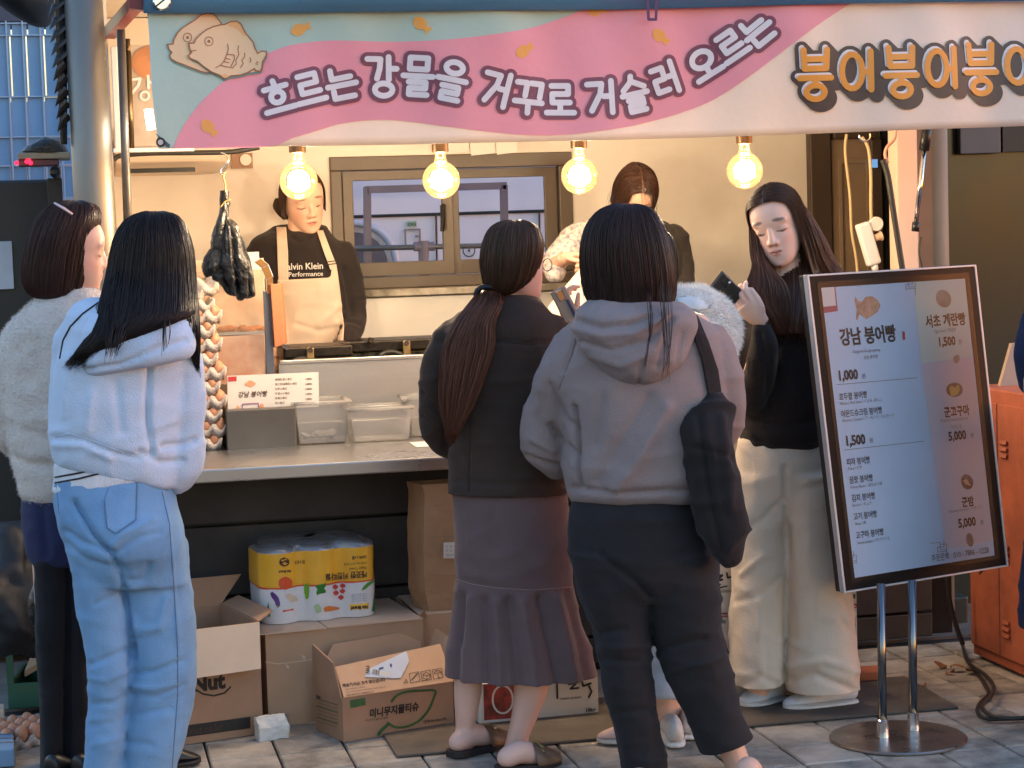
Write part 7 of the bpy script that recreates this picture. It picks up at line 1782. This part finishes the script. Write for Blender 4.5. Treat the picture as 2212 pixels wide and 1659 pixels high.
b = MB(); q = [pl(1259, 572, 7.36), pl(1182, 664, 7.30), pl(1212, 704, 7.28), pl(1300, 640, 7.34)]
b.hexa(q + [p + Fh * .05 + Rh * .01 for p in q]); tag(b.build('bright_paper_bag', mat('thin_white_paper', S(240, 232, 216), .6, trans=.4), bevel=.004), 'brightly lit white paper bag held by the bending vendor', 'paper bag')

# ---- woman in the dark jacket and mauve skirt
p4 = Person(5.86, 'woman with a reddish low ponytail, dark brown jacket and mauve skirt', (1080, 1640))
p4.head = Head(p4.P(1112, 568), 128, 4, -3, .98)
p4.std((1100, 650), ((1025, 706), (1165, 706)), (1100, 1090), [((980, 735, 0), (946, 880, .03), (1012, 962, .21)), ((1186, 735, 0), (1214, 870, .06), (1196, 928, .19))], [((1050, 1130, 0), (1020, 1380, 0), (1008, 1490, 0)), ((1150, 1130, 0), (1150, 1380, 0), (1150, 1490, -.02))])
for a in ((1030, 966, .24), (1185, 932, .22)): hand(p4.mb, p4.P(*a), Fh, -Up, 1, .85)
# bare calves and feet
loft(p4.mb, p4.d, [(1400, 984, 1050, .050), (1480, 980, 1042, .052), (1530, 982, 1034, .046), (1570, 984, 1026, .036), (1600, 981, 1024, .034), (1622, 974, 1020, .032)], n=20)
loft(p4.mb, p4.d - .04, [(1400, 1108, 1190, .052), (1480, 1110, 1186, .056), (1535, 1106, 1168, .048), (1585, 1096, 1146, .037), (1615, 1088, 1138, .034), (1640, 1078, 1130, .033)], n=20)
def foot(pp, heel, toe, s=1.0):
    heel, toe = V(heel), V(toe); ax = (toe - heel).normalized(); L = (toe - heel).length
    limb(pp.mb, [(heel + ax * .026 + V((0, 0, .042)), .030 * s), (heel + ax * L * .35 + V((0, 0, .052)), .033 * s), (heel + ax * L * .62 + V((0, 0, .038)), .030 * s), (heel + ax * L * .88 + V((0, 0, .026)), .020 * s)], n=14)
fL = (at_z(976, 1638), at_z(1098, 1606)); fR = (at_z(1078, 1672), at_z(1205, 1650))
foot(p4, *fL); foot(p4, *fR)
p4.skin = np.array(S(214, 172, 156)[:3]); p4.finish(.0055, 3)
mb = MB(); loft(mb, p4.d, [(640, 1048, 1150, .05), (662, 1010, 1176, .085), (694, 966, 1200, .11), (740, 952, 1220, .12), (800, 956, 1226, .125), (900, 966, 1227, .125), (1000, 970, 1228, .12), (1052, 968, 1227, .122), (1085, 968, 1226, .12)])
limb(mb, [(p4.P(*q[:3]), q[3]) for q in ((978, 722, 0, .052), (954, 790, 0, .054), (944, 870, .02, .052), (948, 925, .05, .054), (978, 955, .12, .048), (1020, 965, .22, .040))]); limb(mb, [(p4.P(*q[:3]), q[3]) for q in ((1190, 715, 0, .052), (1212, 800, .02, .050), (1216, 880, .06, .046), (1195, 930, .2, .040))])
M['suede'] = fabric_mat('dark_brown_suede', (62, 49, 42), .8, var=.2, vscale=6, bump=.2, bscale=150)
o, bv = p4.cloth('jacket', mb, M['suede'], .008, 4, ((7, .006), (20, .003)), [([(945, 738), (1000, 734)], 4, -.006), ([(1070, 735), (1140, 742), (1200, 738)], 4, -.006), ([(915, 850), (950, 890)], 6, -.010), ([(912, 900), (948, 930)], 5, -.009), ([(962, 800), (968, 960)], 7, -.018), ([(1010, 980), (1012, 1065)], 4, -.005), ([(968, 1040), (1090, 1046), (1222, 1044)], 4, -.006)], cuts=[((960, 1063), (1230, 1063), p4.d, (800, 1400))])
b = on_stroke(bv, [(948, 740), (1000, 735), (1030, 735)], .0016, .0005); on_stroke(bv, [(1066, 736), (1140, 744), (1205, 738)], .0016, .0005, b); on_stroke(bv, [(1010, 780), (1016, 900), (1012, 1060)], .0014, .0005, b); extra(p4, 'seam', b, M['ink'], smooth=True)
mb = MB(); loft(mb, p4.d, [(1045, 978, 1222, .112), (1110, 980, 1228, .12), (1180, 984, 1232, .122), (1240, 984, 1234, .12), (1280, 982, 1240, .122), (1340, 974, 1252, .132), (1400, 966, 1272, .148), (1450, 961, 1290, .160), (1490, 955, 1304, .168)], 5, 72, 2.1)
PLT = [([(1000, 1290), (984, 1470)], 9, -.016), ([(1020, 1290), (1008, 1480)], 8, .014), ([(1045, 1300), (1046, 1490)], 10, -.018), ([(1072, 1300), (1082, 1492)], 9, .016), ([(1100, 1300), (1122, 1494)], 11, -.020), ([(1130, 1300), (1160, 1490)], 9, .016), ([(1165, 1295), (1205, 1485)], 11, -.020), ([(1200, 1290), (1240, 1475)], 9, .016), ([(1225, 1280), (1268, 1465)], 9, -.016), ([(1010, 1120), (1040, 1240)], 12, .006), ([(1060, 1130), (1075, 1180)], 14, -.006), ([(985, 1250), (1060, 1268), (1150, 1274)], 4, -.004)]
o, bv = p4.cloth('skirt', mb, fabric_mat('mauve_wool', (104, 84, 84), .9, bump=.2, bscale=200, sheen=.15), .008, 2, ((6, .005), (16, .002)), PLT, cuts=[((940, 1455), (1310, 1455), p4.d, (800, 1400))])
b = on_stroke(bv, [(985, 1251), (1020, 1262), (1070, 1270), (1150, 1275), (1235, 1268)], .0015, .0008); extra(p4, 'seam', b, mat('mauve_thread', S(140, 116, 114), .8), smooth=True)
M['loafer'] = mat('tan_leather', S(106, 78, 58), .4, var=.15, vscale=20)
for k, (h_, t_) in enumerate((fL, fR)):
    ax = (t_ - h_).normalized(); sd = V((ax.y, -ax.x, 0)); L = (t_ - h_).length
    b = MB(); Rs = []
    for t, ww in ((-.02, .5), (.06, .85), (.3, .92), (.65, 1.05), (.9, .85), (1.03, .35)):
        c = h_ + ax * (L * t); a = .042 * ww; zt = .022 - .008 * t
        Rs.append([c + sd * a + V((0, 0, .002)), c + sd * a + V((0, 0, zt)), c - sd * a + V((0, 0, zt)), c - sd * a + V((0, 0, .002))])
    b.rings(Rs); so = b.build('sole', M['ink'], p4.root, bevel=.002)
    b = MB(); R = []
    for t, ww, hh in ((.52, 1.0, .074), (.62, 1.05, .070), (.75, 1.04, .058), (.88, .92, .046), (.98, .62, .036), (1.04, .22, .026)):
        c = h_ + ax * (L * t); a = .0425 * ww; R.append([c + sd * (a * math.cos(th)) + V((0, 0, .014 + (hh - .014) * math.sin(th) ** .8)) for th in [math.pi * q / 10 for q in range(11)]])
    b.rings(R, caps=False, closed=False); me = b.mesh('mule'); mu = link(me, 'mule', M['loafer'], p4.root, smooth=True); s = mu.modifiers.new('t', 'SOLIDIFY'); s.thickness = .003; s = mu.modifiers.new('s', 'SUBSURF'); s.render_levels = 2
    b = MB(); c = h_ + ax * (L * .66)
    for q in (-.5, .5): b.ball(c + sd * (.02 + q * .016) + V((0, 0, .064)), .006, n=8)
    b.tube([c + sd * .04 + V((0, 0, .05)), c + sd * .02 + V((0, 0, .066)), c + V((0, 0, .072)), c - sd * .02 + V((0, 0, .066))], .0035, 6); b.build('buckle', M['brass'], mu)
hair_from_grid(p4.root, grid_px(p4.d, [(475, 1098, 1130, .02), (481, 1076, 1148, .05), (496, 1057, 1163, .076), (525, 1044, 1172, .094), (565, 1038, 1168, .10), (605, 1043, 1152, .092), (628, 1048, 1128, .07), (644, 1046, 1090, .045)]), S(78, 54, 38)[:3], 360, .002, .004, 1.0, 0)
hair_from_grid(p4.root, grid_px(p4.d, [(628, 1040, 1080, .03, -.04), (655, 1020, 1080, .042, -.08), (695, 990, 1062, .05, -.115), (750, 964, 1060, .05, -.125), (810, 956, 1042, .047, -.13), (870, 954, 1022, .04, -.13), (915, 960, 1000, .028, -.13), (940, 968, 986, .010, -.13)], 5, 40), S(84, 54, 40)[:3], 330, .0024, .012, 2.5, .04, tipcol=REDTIP)
b = MB(); c = p4.P(1052, 634, -.06); b.tube([c + (Rh * .3 + Up * .3).normalized() * 0 + (V((0, 0, 1)) * math.sin(t * .5236) * .02 + Rh * math.cos(t * .5236) * .032 * 1 - Fh * .0) for t in range(13)], .008, 8); extra(p4, 'hair_tie', b, M['blackcord'], smooth=True)
b = MB(); b.tube([p4.head.w(.077, -.005, .004), p4.head.w(.074, .06, .006), p4.head.w(.062, .082, .004)], .0018, 6)
for q in (-1, 1): c = [p4.head.w(q * .034 + .022 * math.cos(t * .5236), .094, -.004 + .018 * math.sin(t * .5236)) for t in range(13)]; b.tube(c, .0016, 5)
extra(p4, 'glasses', b, mat('grey_frame', S(110, 110, 130), .3, .6), smooth=True)

# ---- woman in the grey hoodie
p5 = Person(5.57, 'woman with long dark hair, grey hoodie, black cropped trousers and tote, seen from behind', (1420, 1690))
p5.head = Head(p5.P(1356, 552), 172, 4, 0)
p5.std((1362, 660), ((1268, 712), (1500, 712)), (1390, 1120), [((1250, 750, 0), (1200, 905, .06), (1238, 742, .33)), ((1525, 750, 0), (1558, 890, .05), (1516, 958, .17))], [((1320, 1160, 0), (1345, 1420, 0), (1392, 1650, 0)), ((1470, 1160, 0), (1500, 1420, 0), (1580, 1620, 0))])
p5.limb((1392, 1620, 0, .034), (1396, 1680, 0, .034), (1398, 1712, -.03, .03)); p5.limb((1560, 1570, 0, .036), (1590, 1640, 0, .036), (1602, 1690, 0, .036))
hand(p5.mb, p5.P(1232, 708, .33), Up * .95 - Rh * .25, Fh * .3 + Rh * .9, -1, .95, curl=(25, 45, 35), thumb=(30, 30))
foot(p5, at_z(1388, 1715), at_z(1370, 1752)); foot(p5, at_z(1604, 1708), at_z(1640, 1690))
p5.finish(.0045, 2)
mb = MB(); loft(mb, p5.d, [(662, 1280, 1468, .06), (688, 1238, 1515, .10), (728, 1210, 1556, .125), (800, 1200, 1572, .135), (880, 1204, 1570, .137), (960, 1214, 1558, .137), (1030, 1220, 1545, .132), (1066, 1228, 1532, .125), (1083, 1240, 1520, .108)])
limb(mb, [(p5.P(*q[:3]), q[3]) for q in ((1240, 745, 0, .058), (1212, 800, 0, .060), (1196, 860, .02, .060), (1178, 915, .05, .062), (1176, 960, .07, .064), (1206, 985, .12, .056), (1228, 930, .24, .050), (1240, 850, .30, .046), (1240, 770, .33, .038))])
limb(mb, [(p5.P(*q[:3]), q[3]) for q in ((1530, 745, 0, .058), (1555, 810, 0, .060), (1562, 880, .03, .058), (1556, 930, .08, .054), (1520, 960, .16, .045))])
M['hoodie_grey'] = fabric_mat('grey_sweat', (142, 128, 126), .92, bump=.35, bscale=260, var=.06)
o, bv = p5.cloth('hoodie', mb, M['hoodie_grey'], .008, 4, ((6, .008), (17, .004)), [([(1240, 880), (1245, 1000), (1252, 1050)], 6, -.020), ([(1190, 830), (1215, 900), (1240, 930)], 7, -.012), ([(1180, 790), (1165, 880)], 7, .008), ([(1190, 920), (1215, 960), (1240, 985)], 6, -.016), ([(1135, 985), (1180, 1000), (1215, 1005)], 6, -.012), ([(1150, 950), (1195, 975)], 5, .009), ([(1440, 880), (1380, 990), (1330, 1060)], 14, .014), ([(1400, 860), (1340, 960), (1290, 1040)], 14, -.010), ([(1300, 860), (1285, 960)], 12, -.008), ([(1236, 1055), (1330, 1066), (1430, 1062), (1520, 1058)], 6, -.012), ([(1245, 740), (1222, 800)], 5, -.008)])
b = on_stroke(bv, [(1247, 715), (1236, 760), (1222, 800), (1206, 840)], .0014, .0006); extra(p5, 'seam', b, M['hoodie_grey'], smooth=True)
mb = MB(); loft(mb, p5.d, [(650, 1268, 1474, .05, -.05), (676, 1242, 1500, .078, -.075), (715, 1238, 1502, .085, -.09), (765, 1262, 1484, .078, -.105), (805, 1310, 1450, .058, -.112), (830, 1346, 1416, .025, -.105)])
p5.cloth('hood', mb, M['hoodie_grey'], .007, 4, ((8, .006), (20, .003)), [([(1245, 690), (1300, 706), (1360, 700), (1405, 682)], 5, -.014), ([(1240, 710), (1300, 728), (1370, 722), (1430, 690)], 7, .012), ([(1258, 738), (1320, 756), (1400, 735), (1450, 690)], 6, -.013), ([(1280, 770), (1340, 790), (1410, 760)], 8, .007), ([(1420, 790), (1440, 720)], 6, -.008), ([(1380, 826), (1384, 780)], 4, -.006), ([(1460, 780), (1475, 720)], 6, -.006)])
mb = MB(); loft(mb, p5.d, [(1072, 1240, 1500, .095), (1090, 1234, 1512, .11), (1120, 1227, 1520, .125), (1180, 1229, 1540, .13), (1240, 1242, 1552, .125), (1290, 1256, 1556, .10)])
loft(mb, p5.d, [(1190, 1230, 1410, .12), (1270, 1250, 1412, .11), (1330, 1270, 1406, .098), (1360, 1280, 1403, .095), (1450, 1297, 1410, .085), (1550, 1320, 1425, .08), (1600, 1333, 1432, .078), (1690, 1350, 1446, .076)])
loft(mb, p5.d, norm_rows([(1190, 1375, 1548, .12), (1270, 1390, 1556, .115), (1330, 1402, 1558, .104), (1360, 1412, 1558, .10), (1450, 1430, 1580, .09), (1540, 1476, 1602, .085)]) + [(1502, 1602, 1614, 1570, .08, 0), (1528, 1652, 1634, 1620, .078, 0)])
p5.cloth('trousers', mb, fabric_mat('black_denim', (38, 36, 38), .85, var=.12), .008, 3, ((8, .006), (22, .003)), [([(1300, 1200), (1380, 1260), (1406, 1290)], 7, -.012), ([(1280, 1370), (1350, 1360)], 7, -.010), ([(1290, 1400), (1400, 1395)], 7, .010), ([(1300, 1425), (1380, 1430)], 6, -.009), ([(1430, 1400), (1520, 1380)], 7, -.010), ([(1450, 1450), (1560, 1420)], 6, .008), ([(1330, 1540), (1420, 1530)], 6, -.008)], cuts=[((1340, 1656), (1445, 1652), p5.d, (1280, 1462)), ((1515, 1624), (1622, 1590), p5.d, (1463, 1700))], ridge=(((5, 5, 13), .005), ((12, 12, 17), .003)))
for h_, t_ in ((at_z(1388, 1720), at_z(1368, 1760)), (at_z(1606, 1716), at_z(1650, 1694))): shoe(p5.root, h_, t_, .042, .05, M['black'], M['ink'], low=True)
hair_from_grid(p5.root, grid_px(p5.d, [(440, 1338, 1372, .02), (446, 1312, 1396, .05), (462, 1288, 1416, .076), (495, 1266, 1434, .096), (545, 1256, 1449, .106), (600, 1258, 1457, .108), (638, 1265, 1458, .104), (660, 1276, 1450, .088, -.015), (672, 1296, 1436, .06, -.03)], n=56), S(52, 34, 30)[:3], 560, .0024, .006, 1.0, .02)
loose(p5.root, p5.d, [[(1422 + k * 4, 610, -.095), (1430 + k * 3.4, 700, -.185), (1436 + k * 2, 770, -.215), (1428 + k * 2.4, 830 - (k % 3) * 14, -.20)] for k in range(7)] + [[(1392 + k * 4, 620, -.10), (1400 + k * 3, 700, -.195), (1398, 760, -.225), (1388 + k, 800, -.215)] for k in range(4)] + [[(1268, 600, -.03), (1262, 640, -.04), (1275, 668, -.06)], [(1262, 560, -.02), (1256, 620, -.02), (1268, 650, -.04)]], S(44, 30, 28)[:3], .0022)
bg_ = thing('tote_bag', 'black cloth tote bag hanging from the shoulder of the woman in grey', 'tote bag', p5.P(1550, 1050, -.12))
mb = MB(); loft(mb, p5.d - .13, [(850, 1530, 1562, .02, .03), (880, 1500, 1574, .04, .02), (920, 1478, 1578, .055), (1000, 1487, 1590, .065), (1100, 1499, 1606, .068), (1160, 1515, 1612, .06), (1198, 1536, 1610, .042), (1222, 1566, 1592, .014)])
me = union(mb, .008, 2); crumple(me, [((8, 8, 8), .010), (22, .004)], [([(1510, 900), (1530, 1050), (1560, 1190)], 8, -.012), ([(1560, 900), (1575, 1100)], 8, .010), ([(1490, 960), (1580, 990)], 6, -.008)], .04, (((6, 6, 12), .012), ((14, 14, 16), .006))); link(me, 'bag_body', fabric_mat('black_canvas', (40, 35, 35), .9), bg_, smooth=True)
b = MB(); on_patch(bv, [(1480, 668), (1500, 664), (1532, 740), (1552, 800), (1562, 868), (1536, 872), (1518, 780)], .012, 4, b); st = b.build('strap', bpy.data.materials['black_canvas'], bg_, smooth=True); s = st.modifiers.new('t', 'SOLIDIFY'); s.thickness = .006
ph = thing('phone', 'phone with a dark camera held up beside the bright paper bag', 'phone', p5.P(1222, 655, .30))
c = p5.P(1221, 658, .285); b = MB(); ax = (Up * .9 - Rh * .42).normalized(); b.obox(c, (Rh * .9 + Up * .42).normalized() * .024, Fh * .004, ax * .05); b.build('phone_case', mat('taupe_case', S(170, 150, 130), .35), ph, bevel=.006)
b = MB(); b.obox(c - Fh * .005 + ax * .03, (Rh * .9 + Up * .42).normalized() * .010, Fh * .002, ax * .016); b.build('camera_patch', M['chrome'], ph, bevel=.003); b = MB(); b.obox(c - Fh * .006 - ax * .012 + Rh * .012, (Rh * .9 + Up * .42).normalized() * .004, Fh * .004, ax * .028); b.build('grip', mat('navy_grip', S(52, 60, 100), .4), ph, bevel=.002)

# ---- customer in white fur, mostly hidden
p8 = Person(6.0, 'customer in a white fluffy jacket and pale skirt, half hidden behind the grey hoodie', (1462, 1615))
p8.head = Head(p8.P(1398, 560, .02), 172, 10, 0, .9)
p8.std((1420, 640), ((1420, 690), (1530, 700)), (1470, 1080), [((1410, 720, 0), (1400, 900, .03), (1420, 980, .2)), ((1560, 730, 0), (1560, 900, .04), (1520, 970, .2))], [((1440, 1120, 0), (1440, 1400, 0), (1440, 1560, 0)), ((1500, 1120, 0), (1482, 1400, .04), (1480, 1550, .04))])
loft(p8.mb, p8.d, [(1400, 1418, 1462, .045), (1480, 1422, 1458, .045), (1540, 1428, 1458, .034), (1590, 1432, 1460, .03)], n=18); loft(p8.mb, p8.d + .06, [(1400, 1466, 1508, .045), (1480, 1468, 1502, .045), (1530, 1472, 1498, .034), (1580, 1474, 1498, .03)], n=18)
p8.finish(.007)
mb = MB(); loft(mb, p8.d, [(622, 1452, 1516, .05), (631, 1432, 1536, .085), (657, 1415, 1566, .12), (700, 1408, 1586, .135), (740, 1406, 1588, .135), (775, 1408, 1578, .13), (850, 1405, 1570, .12), (980, 1402, 1560, .12)])
M['furw'] = fabric_mat('white_fur', (248, 246, 240), .95, bump=.5, bscale=140, sheen=.5)
o, bv = p8.cloth('fur_jacket', mb, M['furw'], .009, 3, ((10, .012), (30, .005)))
fur(o, None, 52000, .020, .0008, M['furw'], p8.root, droop=.5)
b = MB(); on_patch(bv, [(1462, 642), (1490, 640), (1518, 650), (1532, 668), (1508, 670), (1470, 660)], .014, 4, b); me = b.mesh('satin_lining'); crumple(me, [(40, .004)]); link(me, 'satin_lining', mat('pale_satin', S(226, 230, 230), .3, sheen=.3), p8.root, smooth=True)
mb = MB(); loft(mb, p8.d, [(960, 1398, 1556, .118), (1200, 1388, 1532, .135), (1486, 1380, 1504, .145)]); p8.cloth('skirt', mb, fabric_mat('pale_skirt', (198, 206, 216), .85))
M['sneaker'] = mat('white_sneaker', S(206, 200, 192), .6, var=.1, vscale=20)
for h_, t_ in ((at_z(1462, 1622), at_z(1436, 1560)), (at_z(1492, 1604), at_z(1482, 1548))): shoe(p8.root, h_, t_, .036, .09, M['sneaker'], M['white'])
hair_from_grid(p8.root, grid_px(p8.d + .02, [(492, 1370, 1424, .04), (510, 1345, 1448, .08), (560, 1330, 1462, .09), (640, 1335, 1460, .09), (690, 1350, 1450, .07)], 3, 32), BLACKHAIR, 60)
sh_ = thing('sneaker', 'white and pink sneaker standing left of the black trouser leg', 'shoe', at_z(1330, 1610))
shoe(sh_, at_z(1385, 1608), at_z(1290, 1604), .042, .075, mat('pink_white_upper', S(206, 176, 168), .6), M['sneaker'])

# ---- woman in the black sweater
p7 = Person(6.33, 'woman in a black sweater and cream wide trousers looking down at her phone', (1720, 1530))
p7.head = Head(p7.P(1680, 484, -.03), -25, 13, 11, 1.02)
p7.std((1702, 590), ((1640, 650), (1785, 650)), (1695, 985), [((1640, 690, 0), (1616, 840, -.05), (1648, 712, -.18)), ((1785, 690, 0), (1806, 850, 0), (1806, 960, -.02))], [((1650, 1010, 0), (1638, 1260, 0), (1640, 1500, 0)), ((1745, 1010, 0), (1768, 1260, 0), (1780, 1500, 0))])
wr = p7.P(1650, 699, -.185)
hand(p7.mb, wr, (p7.P(1600, 652, -.20) - wr), Rh * .2 + Up * .55 + Fh * .8, -1, 1.0, curl=(20, 40, 30), thumb=(20, 10), spread=5)
hand(p7.mb, p7.P(1806, 962, -.02), -Up, -Rh, 1, .9)
p7.skin = np.array(S(244, 200, 178)[:3]); p7.finish(.0038, 2)
mb = MB(); loft(mb, p7.d, [(588, 1668, 1760, .055), (606, 1640, 1790, .085), (640, 1612, 1808, .11), (700, 1596, 1815, .125), (800, 1594, 1815, .135), (880, 1598, 1808, .14), (930, 1594, 1800, .14), (955, 1600, 1795, .13), (966, 1620, 1782, .11)])
limb(mb, [(p7.P(*q[:3]), q[3]) for q in ((1632, 660, 0, .055), (1614, 740, 0, .060), (1606, 820, -.02, .062), (1618, 860, -.08, .060), (1640, 810, -.16, .054), (1648, 750, -.19, .046), (1645, 712, -.18, .035))]); limb(mb, [(p7.P(*q[:3]), q[3]) for q in ((1790, 660, 0, .055), (1808, 760, 0, .058), (1808, 850, 0, .054), (1808, 950, -.02, .044))])
p7.cloth('sweater', mb, fabric_mat('black_knit', (42, 35, 33), .92, bump=.4, bscale=200, sheen=.12), .008, 4, ((6, .010), (18, .004)), [([(1640, 720), (1660, 800), (1665, 880)], 8, -.012), ([(1600, 900), (1700, 920), (1790, 905)], 8, -.008), ([(1640, 690), (1700, 700), (1760, 690)], 8, -.008), ([(1690, 760), (1720, 860)], 9, .009), ([(1596, 948), (1690, 958), (1790, 945)], 5, -.008)])
mb = MB(); loft(mb, p7.d, [(945, 1592, 1796, .12), (1000, 1588, 1800, .13), (1060, 1584, 1806, .13), (1110, 1582, 1812, .11)])
loft(mb, p7.d, [(1020, 1586, 1706, .12), (1100, 1581, 1704, .12), (1200, 1582, 1702, .115), (1280, 1580, 1697, .115), (1400, 1578, 1690, .12), (1470, 1578, 1688, .125), (1545, 1580, 1686, .12)])
loft(mb, p7.d - .03, [(1020, 1684, 1804, .12), (1100, 1686, 1815, .12), (1200, 1692, 1830, .12), (1280, 1701, 1838, .12), (1400, 1700, 1848, .125), (1480, 1698, 1854, .13), (1555, 1698, 1856, .13)])
p7.cloth('trousers', mb, fabric_mat('cream_cotton', (222, 206, 186), .9, var=.04), .008, 4, ((6, .008), (16, .004)), [([(1695, 1010), (1698, 1100), (1700, 1200)], 6, -.012), ([(1600, 1150), (1650, 1120), (1690, 1080)], 7, -.010), ([(1600, 1240), (1650, 1200)], 7, .009), ([(1590, 1300), (1650, 1280), (1680, 1250)], 7, -.008), ([(1730, 1060), (1800, 1040)], 7, -.008), ([(1715, 1470), (1760, 1455), (1840, 1490)], 8, -.014), ([(1710, 1440), (1780, 1425), (1845, 1450)], 8, .010), ([(1590, 1490), (1640, 1460), (1680, 1480)], 7, -.012), ([(1820, 1290), (1842, 1330)], 6, -.010), ([(1815, 1340), (1845, 1375)], 6, -.009), ([(1640, 1300), (1644, 1460)], 8, .007)], cuts=[((1570, 1472), (1694, 1470), p7.d, (1500, 1695)), ((1694, 1480), (1860, 1474), p7.d, (1695.01, 1900))], ridge=(((5, 5, 10), .005), ((11, 11, 14), .003)))
M['wshoe'] = mat('white_trainer', S(220, 222, 228), .5, var=.05, vscale=20)
for h_, t_ in ((at_z(1690, 1512), at_z(1604, 1532)), (at_z(1852, 1520), at_z(1692, 1536))): shoe(p7.root, h_, t_, .047, .10, M['wshoe'], mat('grey_sole', S(170, 164, 160), .6) if h_.x < 2 else M['white'])
HC = S(66, 44, 34)[:3]
for G in cap_grid(p7.head, amin=57, zlow=-.17): hair_from_grid(p7.root, G, HC, 190, .002, .004, 1.5, .0, closed=False)
hair_from_grid(p7.root, grid_px(p7.d, norm_rows([(430, 1706, 1722, .02, .0), (450, 1712, 1738, .05, .02), (485, 1716, 1760, .065, .03), (525, 1716, 1782, .068, .03), (560, 1716, 1800, .06, .03), (590, 1722, 1822, .05, .03), (612, 1735, 1838, .025, .03)]), 4, 36), HC, 150, .002, .008, 2, .03, tipcol=S(140, 96, 70)[:3])
hair_from_grid(p7.root, grid_px(p7.d, [(462, 1620, 1638, .03, -.02), (540, 1624, 1650, .035, -.03), (575, 1630, 1660, .04, -.06), (610, 1618, 1690, .045, -.10), (650, 1610, 1706, .045, -.115), (690, 1640, 1712, .04, -.125), (722, 1668, 1700, .018, -.13)], 4, 36), HC, 200, .0022, .009, 2, .03, tipcol=S(132, 86, 64)[:3])
hair_from_grid(p7.root, grid_px(p7.d, [(490, 1704, 1748, .05, .04), (560, 1690, 1760, .06, .04), (620, 1690, 1775, .05, -.06), (680, 1690, 1765, .04, -.12), (720, 1700, 1745, .02, -.14)], 4, 36), HC, 160, .0022, .009, 2, .03, tipcol=S(120, 78, 58)[:3])
ph = thing('phone', 'dark phone held in both her gaze and right hand by the woman in black', 'phone', p7.P(1572, 625, -.2))
ph['label'] = 'dark phone in the hand of the woman in the black sweater'
c = p7.P(1571, 626, -.215); ax = (p7.P(1596, 652, -.20) - p7.P(1549, 606, -.24)).normalized(); sd = (Up * .8 + Rh * .62 + Fh * .2); sd = (sd - ax * sd.dot(ax)).normalized()
nn = ax.cross(sd); b = MB(); c = c - Up * .002 - Rh * .004; b.obox(c, ax * .052, sd * .036, nn * .005); b.build('phone_case', mat('dark_case', S(62, 56, 50), .25, .2), ph, bevel=.006)
nn = nn if nn.dot(Fh) < 0 else -nn
b = MB(); b.obox(c - ax * .02 + sd * .018 + nn * .006, ax * .015, sd * .013, nn * .002); b.build('camera_patch', M['black'], ph, bevel=.003)
b = MB(); b.ball(c - ax * .012 + sd * .022 + nn * .0085, .005, n=10); b.build('lens', M['chrome'], ph, smooth=True)

# ---- passer-by cut by the right edge
p9 = Person(5.9, 'person in a navy coat mostly cut off by the right picture edge', (2330, 1650))
p9.head = Head(p9.P(2335, 520), 175, 0, 0)
p9.std((2335, 620), ((2262, 680), (2410, 680)), (2330, 1080), [((2245, 720, 0), (2236, 860, 0), (2262, 900, .15)), ((2425, 720, 0), (2430, 880, 0), (2410, 930, .15))], [((2290, 1120, 0), (2290, 1400, 0), (2290, 1640, 0)), ((2370, 1120, 0), (2370, 1400, 0), (2370, 1640, 0))]); p9.finish(.01)
mb = MB(); loft(mb, p9.d, [(630, 2290, 2390, .06), (660, 2258, 2420, .1), (720, 2244, 2436, .12), (860, 2240, 2440, .13), (1080, 2226, 2444, .13), (1230, 2208, 2450, .13), (1360, 2206, 2452, .13)])
limb(mb, [(p9.P(*q[:3]), q[3]) for q in ((2252, 690, 0, .055), (2234, 760, 0, .055), (2238, 820, .05, .052), (2262, 870, .14, .045))]); p9.cloth('coat', mb, fabric_mat('navy_coat', (38, 46, 74), .8))
mb = MB(); loft(mb, p9.d, [(1300, 2245, 2330, .09), (1640, 2262, 2320, .08)]); loft(mb, p9.d, [(1300, 2330, 2415, .09), (1640, 2342, 2400, .08)]); p9.cloth('trousers', mb, bpy.data.materials['black_cloth'], .012)
hair_from_grid(p9.root, grid_px(p9.d, [(430, 2320, 2350, .02), (450, 2280, 2390, .08), (520, 2262, 2408, .1), (600, 2268, 2402, .09), (650, 2290, 2380, .05)], 3, 28), BLACKHAIR, 40)
for x in (2290, 2370): shoe(p9.root, at_z(x, 1668), at_z(x + 30, 1630), .04, .08, M['black'], M['ink'])
for s_ in list(bpy.data.scenes):
    if s_.name == 'work': bpy.data.scenes.remove(s_)
